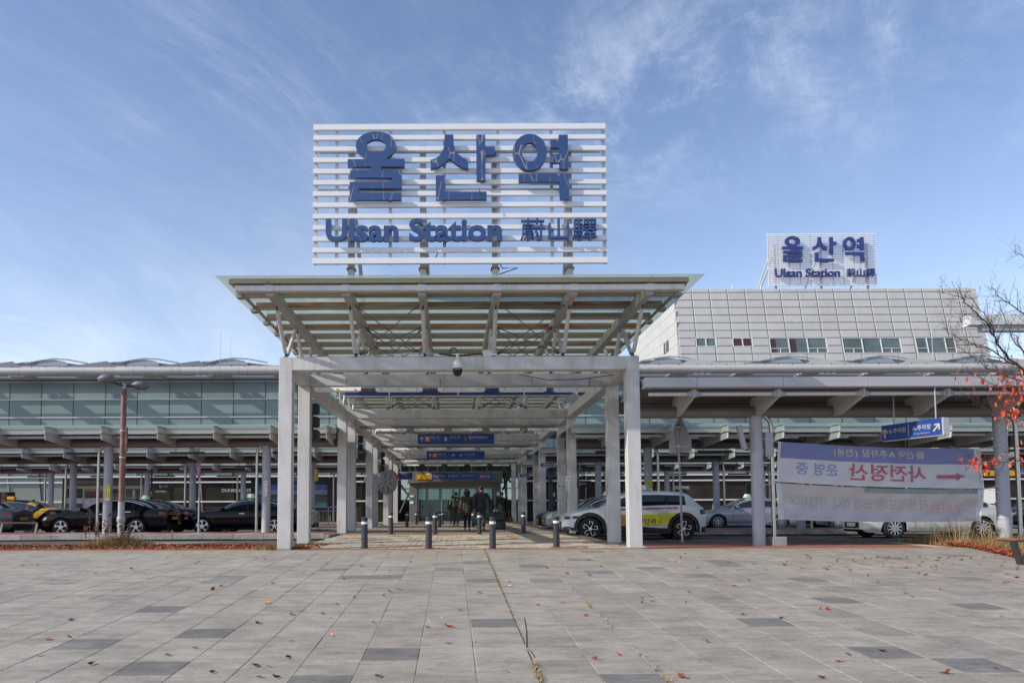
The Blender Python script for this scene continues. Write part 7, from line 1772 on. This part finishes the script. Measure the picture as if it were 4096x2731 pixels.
# left verge: dry grass and leaf litter
tuft('verge_grass', [(DRYM[0], 5), (DRYM[1], 5), (DRYM[2], .4)], 13000, lambda: (rp.uniform(-13.5, -3.4), rp.uniform(18.0, 19.7)), (.02, .06), (.6, 1.8), .005)
tuft('column_foot_grass', [(DRYM[0], 5), (DRYM[2], 3), (DRYM[1], 3)], 1500, disc_area(-4.2, 17.72, .5, .28), (.05, .2), (.3, 1.2), .004, hfun=lambda x, y: max(.35, 1.1 - abs(x + 4.25) / .6))
tuft('column_foot_grass', [(DRYM[1], 5), (DRYM[2], 2), (DRYM[0], 3)], 500, disc_area(-3.6, 17.75, .22, .2), (.04, .14), (.4, 1.2), .004)
tuft('column_foot_grass', [(DRYM[0], 5), (DRYM[1], 3), (DRYM[2], 1)], 900, disc_area(-3.5, 19.55, .75, .35), (.03, .14), (.4, 1.4), .004)
tuft('kerb_weeds', [(DRYM[0], 4), (DRYM[1], 3), (DRYM[2], 1)], 700, lambda: (rp.uniform(8.4, 10.9), 20.35 + rp.uniform(-.1, .15)), (.02, .08), (.4, 1.4), .004)
# right: planting bed with tall dry ornamental grass round the far banner column
edge = lambda y: 11.95 - max(0, 17.6 - y) * .25
gx0 = 11.9
sheet('planting_bed', [(edge(14.6) + .05, 14.6, plz(14.6) + .012), (19, 14.6, plz(14.6) + .012), (19, PY0, .012), (edge(PY0) + .05, PY0, .012)], stone_mat('bed_soil', (.12, .075, .045), (.17, .11, .07), speck=.4, rand=0, rough=.95))
zb2 = lambda x, y: plz(y) if y < PY0 else 0.
def bed(lo, hi, spread):
    def f():
        y = rp.uniform(lo, hi); return edge(y) + .12 + rp.random() ** 1.4 * spread, y
    return f
tuft('ornamental_grass', [(DRYM[0], 6), (DRYM[1], 3)], 9500, bed(15.6, 20.4, 3.2), (.10, .34), (.25, 1.4), .0045, zf=zb2, hfun=lambda x, y: min(1, .3 + (x - edge(y)) / .9))
tuft('ornamental_grass_plumes', [(DRYM[0], 6), (DRYM[1], 2)], 210, lambda: (rp.choice([12.2, 12.5, 12.7, 13.2, 14.1]) + rp.gauss(0, .2), rp.uniform(17.6, 19.9)), (.45, 1.0), (.25, .95), .0045)
# leaf meshes
LEAFC = [mat('leaf_scarlet', (.55, .045, .018), .5, var=.3, vscale=30, rand=.3), mat('leaf_orange', (.42, .13, .03), .55, var=.3, vscale=30, rand=.3), mat('leaf_russet', (.19, .05, .025), .6, var=.3, vscale=30, rand=.35), mat('leaf_brown', (.115, .065, .04), .7, var=.3, vscale=30, rand=.4)]
def leaf_mesh(L_, W_, curl, m, seed):
    r_ = random.Random(seed); mb = MB(); n = 5
    for i in range(n + 1):
        t = i / n; w = W_ * math.sin(math.pi * min(1, t * .96 + .02)) ** .8 / 2; x = (t - .5) * L_
        z = curl * L_ * (math.cos((t - .5) * 3) * -.5 + .3) ; zz = curl * W_ * .9
        mb.v += [(x, -w, z + zz * (w / (W_ / 2 + 1e-6))), (x, 0, z), (x, w, z + zz * (w / (W_ / 2 + 1e-6)) * r_.uniform(.6, 1.4))]
    for i in range(n): a = i * 3; mb.f += [(a, a + 3, a + 4, a + 1), (a + 1, a + 4, a + 5, a + 2)]
    mb.tube((-.5 * L_, 0, 0), (-.72 * L_, 0, curl * .1 * L_), .0022, 4)
    return mb.data('leaf', m)
LMESH = [[leaf_mesh(.085, .048, c, m, i) for i, c in enumerate((.15, .35, .55))] for m in LEAFC]
# litter strips as masses
def litter(name, n, area, zf, mats_w):
    mbs = {}
    for _ in range(n):
        x, y = area(); ci = rp.choices(range(4), mats_w)[0]; me = rp.choice(LMESH[ci]); s = rp.uniform(.55, 1.05)
        M4 = Matrix.Translation((x, y, zf(x, y) + rp.uniform(.004, .02))) @ Matrix.Rotation(rp.uniform(0, 6.28), 4, 'Z') @ Matrix.Rotation(rp.gauss(0, .45), 4, 'X') @ Matrix.Rotation(rp.gauss(0, .35), 4, 'Y') @ Matrix.Scale(s, 4)
        mb = mbs.setdefault(ci, MB()); b = len(mb.v); mb.v += [tuple(M4 @ v.co) for v in me.vertices]; mb.f += [tuple(b + q for q in p.vertices) for p in me.polygons]
    for ci, mb in mbs.items(): o = mb.build(name, LEAFC[ci]); o['kind'] = 'stuff'
litter('leaf_litter', 4600, lambda: (rp.uniform(-14.5, -3.2), rp.choice([rp.uniform(17.8, 19.7), 19.3 + rp.gauss(0, .2)])), lambda x, y: -.005 + rp.random() * .04, (.4, 3.2, 4, 1.6))
litter('leaf_litter_right', 2300, lambda: ((lambda y: (edge(y) + abs(rp.gauss(0, .3)) - .04, y))(rp.uniform(14.7, 18.2))), lambda x, y: (.0 if y > PY0 else plz(y)) + .015 + rp.random() * .05, (1.2, 2.6, 3.6, 1.6))
litter('leaf_litter_bench', 260, lambda: (rp.uniform(10.2, 12.6), rp.uniform(14.3, 16.6)), lambda x, y: plz(y), (.6, 1.6, 3, 2)) if 0 else None
# single fallen leaves on the plaza stones
lg = 'fallen leaves scattered on the plaza'
cnt = 0
pos = []
for _ in range(95): pos.append((rp.uniform(60, 4060), 2215 + 500 * rp.random() ** 1.8))
for _ in range(75): pos.append((min(4070, max(2900, rp.gauss(3620, 260))), 2225 + abs(rp.gauss(0, 42))))
for (px, py, ci, s) in [(1795, 2507, 1, 1.2), (1022, 2664, 2, 1.2), (2722, 2708, 2, 1.3), (1705, 2507, 1, 1.3), (1165, 2458, 2, 1.1), (1290, 2455, 2, .9), (848, 2358, 1, 1.2), (1072, 2410, 1, 1.1), (525, 2274, 1, 1), (3625, 2273, 1, 1.1), (3310, 2438, 0, 1.1), (4066, 2311, 0, 1.3), (4030, 2330, 1, 1.), (2475, 2620, 1, .9), (3784, 2695, 2, 1.1), (193, 2558, 2, 1)]:
    pos.append((px, py, ci, s))
for q in pos:
    p = onplaza(q[0], q[1])
    if p.y > PY0 - .1: continue
    ci = q[2] if len(q) > 2 else rp.choices(range(4), (.5, 1., 2.6, 3.) if q[0] < 2800 else (.7, 1.2, 2.8, 2.4))[0]
    s = q[3] if len(q) > 2 else rp.uniform(.55, 1.)
    o = link('fallen_leaf', rp.choice(LMESH[ci])); o.location = p + Vector((0, 0, .012)); o.rotation_euler = (rp.gauss(.05, .3), rp.gauss(0, .25), rp.uniform(0, 6.28)); o.scale = (s, s, s)
    o['label'] = 'small dry fallen leaf lying on the grey plaza stones'; o['category'] = 'leaf'; o['group'] = lg
# bits of white litter
for (px, py, w, lab) in ((367, 2240, .035, 'crumpled white paper scrap on the left of the plaza'), (2042, 2342, .035, 'pale teal scrap of paper near the open joint'), (1766, 2469, .014, 'white cigarette end by a red leaf in the middle of the plaza'), (1718, 2482, .014, 'white cigarette end beside an orange leaf on the plaza')):
    p = onplaza(px, py); mb = MB(); n = 6
    for i in range(n): a = i / n * 6.28; mb.v.append((p.x + w * rp.uniform(.6, 1.1) * math.cos(a), p.y + w * rp.uniform(.6, 1.1) * math.sin(a), p.z + rp.uniform(.003, w * .6)))
    mb.v.append((p.x, p.y, p.z + w * .7)); mb.f = [(i, (i + 1) % n, n) for i in range(n)]
    o = mb.build('paper_scrap', mat('teal_scrap', (.35, .55, .55), .6) if 'teal' in lab else WHITEL); tag(o, lab, 'litter')
# ---- bare cherry tree reaching in from the right
BARK = mat('dark_twig_bark', (.068, .044, .035), .8, var=.3, vscale=25)
TY = 9.6
tr = thing('cherry_tree', 'nearly bare tree with dark twigs and a few scarlet leaves reaching in from the right', 'tree', (8.9, 10.1, plz(10.1)))
trunk = MB(); crown = MB()
zt0 = plz(10.1) - .02
trunk.poly([(8.9, 10.1, zt0), (8.93, 10.1, zt0 + .6), (8.86, 10.1, zt0 + 1.4), (8.8, 10.1, zt0 + 2.0)], [.16, .13, .115, .10], 12)
trunk.build('trunk', BARK, tr, smooth=True)
def limb(pxs, r0, r1, Ya=TY, Yb=TY, start=None):
    pts = [at(x, y, Ya + (Yb - Ya) * i / max(1, len(pxs) - 1)) for i, (x, y) in enumerate(pxs)]
    if start is not None: pts = [Vector(start)] + pts
    out = []
    for i in range(len(pts) - 1):
        for k in range(4):
            t = k / 4; q = pts[i].lerp(pts[i + 1], t); out.append(q + Vector((rp.gauss(0, .006), rp.gauss(0, .02), rp.gauss(0, .006))))
    out.append(pts[-1]); n = len(out)
    r0 *= .72; r1 *= .8; rs = [r0 + (r1 - r0) * (i / (n - 1)) ** .8 for i in range(n)]
    crown.poly(out, rs, 6); return out, rs
def twigs(out, rs, dens, ln, depth=2):
    n = len(out)
    for i in range(1, n):
        for _ in range(dens):
            if rp.random() > .62: continue
            d = (out[i] - out[i - 1]).normalized(); ax = Vector((rp.gauss(0, .35), rp.gauss(0, 1), rp.gauss(0, .35)))
            sgn = rp.choice((-1, 1)); nd = (Matrix.Rotation(sgn * rp.uniform(.45, .95), 3, Vector((0, 1, 0))) @ d + ax * .18 + Vector((0, 0, .10))).normalized()
            L_ = ln * rp.uniform(.35, 1.1) * (1.1 - .5 * i / n); a = out[i - 1].lerp(out[i], rp.random()); pts = [a]
            m_ = 5
            for k in range(m_): nd = (nd + Vector((rp.gauss(0, .10), rp.gauss(0, .08), rp.gauss(.03, .10)))).normalized(); pts.append(pts[-1] + nd * L_ / m_)
            r = min(rs[i] * .5, .0042); rr = [r * (1 - .7 * k / m_) for k in range(m_ + 1)]; crown.poly(pts, rr, 4)
            for k in range(1, m_):     # buds
                if rp.random() < .5: c = pts[k] + Vector((rp.gauss(0, .004), 0, rp.gauss(0, .004))); crown.lathe([(0, -.006), (.004, 0), (0, .008)], c, n=4)
            if depth > 1: twigs(pts, rr, 1, ln * .45, depth - 1)
            TIPS.append(pts[-1]); TIPS.append(pts[-3])
TIPS = []
T0 = (8.8, 10.1, zt0 + 1.9)
limbs = [([(4150, 1530), (4060, 1455), (3990, 1370), (3940, 1290), (3890, 1240), (3830, 1185), (3760, 1165)], .030, .003, 9.9, 9.3, T0),
         ([(4180, 1330), (4110, 1270), (4050, 1225), (3990, 1175), (3965, 1145)], .022, .003, 10, 9.6, (8.85, 10.1, zt0 + 2.2)),
         ([(3990, 1370), (3950, 1270), (3890, 1195), (3820, 1170)], .012, .003, 9.7, 9.5, None),
         ([(4060, 1455), (3960, 1400), (3880, 1370), (3800, 1335), (3770, 1310)], .013, .003, 9.8, 9.3, None),
         ([(4150, 1540), (4040, 1510), (3950, 1470), (3870, 1410), (3810, 1350)], .015, .003, 9.8, 9.2, T0),
         ([(4170, 1620), (4080, 1580), (3990, 1545), (3900, 1500), (3830, 1480)], .016, .003, 9.6, 9.0, T0),
         ([(4180, 1690), (4090, 1680), (4000, 1660), (3920, 1625), (3850, 1570)], .015, .003, 9.6, 9.0, T0),
         ([(4180, 1860), (4080, 1845), (3990, 1850), (3900, 1835), (3860, 1820)], .012, .003, 9.4, 9.0, (8.85, 10.1, zt0 + 1.3)),
         ([(4180, 1060), (4120, 1040), (4070, 1020), (4050, 1005)], .012, .003, 9.8, 9.6, (8.9, 10.1, zt0 + 2.4)),
         ([(3940, 1290), (3905, 1310), (3850, 1290), (3800, 1240)], .008, .002, 9.5, 9.3, None),
         ([(4100, 1420), (4040, 1330), (4010, 1260), (3990, 1200)], .014, .003, 9.9, 9.8, (8.6, 10., zt0 + 2.2)),
         ([(4150, 1470), (4080, 1390), (4060, 1330), (4030, 1280)], .014, .003, 10.1, 10.1, T0)]
for (pts, r0, r1, ya, yb, s) in limbs:
    o_, rs_ = limb(pts, r0, r1, ya, yb, s); twigs(o_, rs_, 3 if len(pts) > 4 else 2, .42)
crown.build('crown', BARK, tr)
# leaves left on the twigs: each a part
lf = [(3975, 1478), (3905, 1500), (3870, 1520), (3895, 1555), (3930, 1528), (3990, 1545), (4005, 1500), (4000, 1490), (4030, 1525), (4020, 1550), (4060, 1510), (4075, 1535), (4050, 1570), (4080, 1560), (3960, 1560), (3992, 1515), (4085, 1490), (3985, 1602), (4015, 1640), (4055, 1600), (4070, 1640), (4040, 1605), (4025, 1580), (3830, 1490), (3848, 1478), (3820, 1515), (4060, 1660), (4090, 1665), (4045, 1640), (4085, 1700)]
for k in range(44): lf.append((rp.uniform(3980, 4095), rp.uniform(1490, 1690)))
for (a, b) in [(3845, 1838), (3862, 1842), (3880, 1846), (3900, 1852), (3890, 1868), (3910, 1862), (3905, 1875), (3940, 1860), (3950, 1865), (3980, 1838), (3990, 1850), (3998, 1832), (4053, 1845), (4085, 1838), (4068, 1780), (4085, 1770), (4075, 1815), (3935, 1885), (3925, 1850)]: lf.append((a, b))
for k in range(22): lf.append((rp.gauss(3930, 50), rp.gauss(1852, 12)))
for k in range(16): lf.append((rp.uniform(3880, 4090), rp.uniform(1290, 1480)))
for i, (px, py) in enumerate(lf):
    p = at(px, py, rp.uniform(9.1, 9.8)); hi = py < 1480
    ci = rp.choices(range(4), (2, 2, 2, 3) if hi else (6, 2.2, 1, .3))[0]
    o = link('leaf', rp.choice(LMESH[ci]), tr); o.matrix_parent_inverse = Matrix.Identity(4); o.location = p - tr.location; s = rp.uniform(.3, .5) if hi else rp.uniform(.55, .95); o.scale = (s, s, s)
    o.rotation_euler = (rp.uniform(-.6, .6), rp.uniform(.9, 1.9), rp.uniform(0, 6.28))
bpy.data.scenes.remove(TMP)
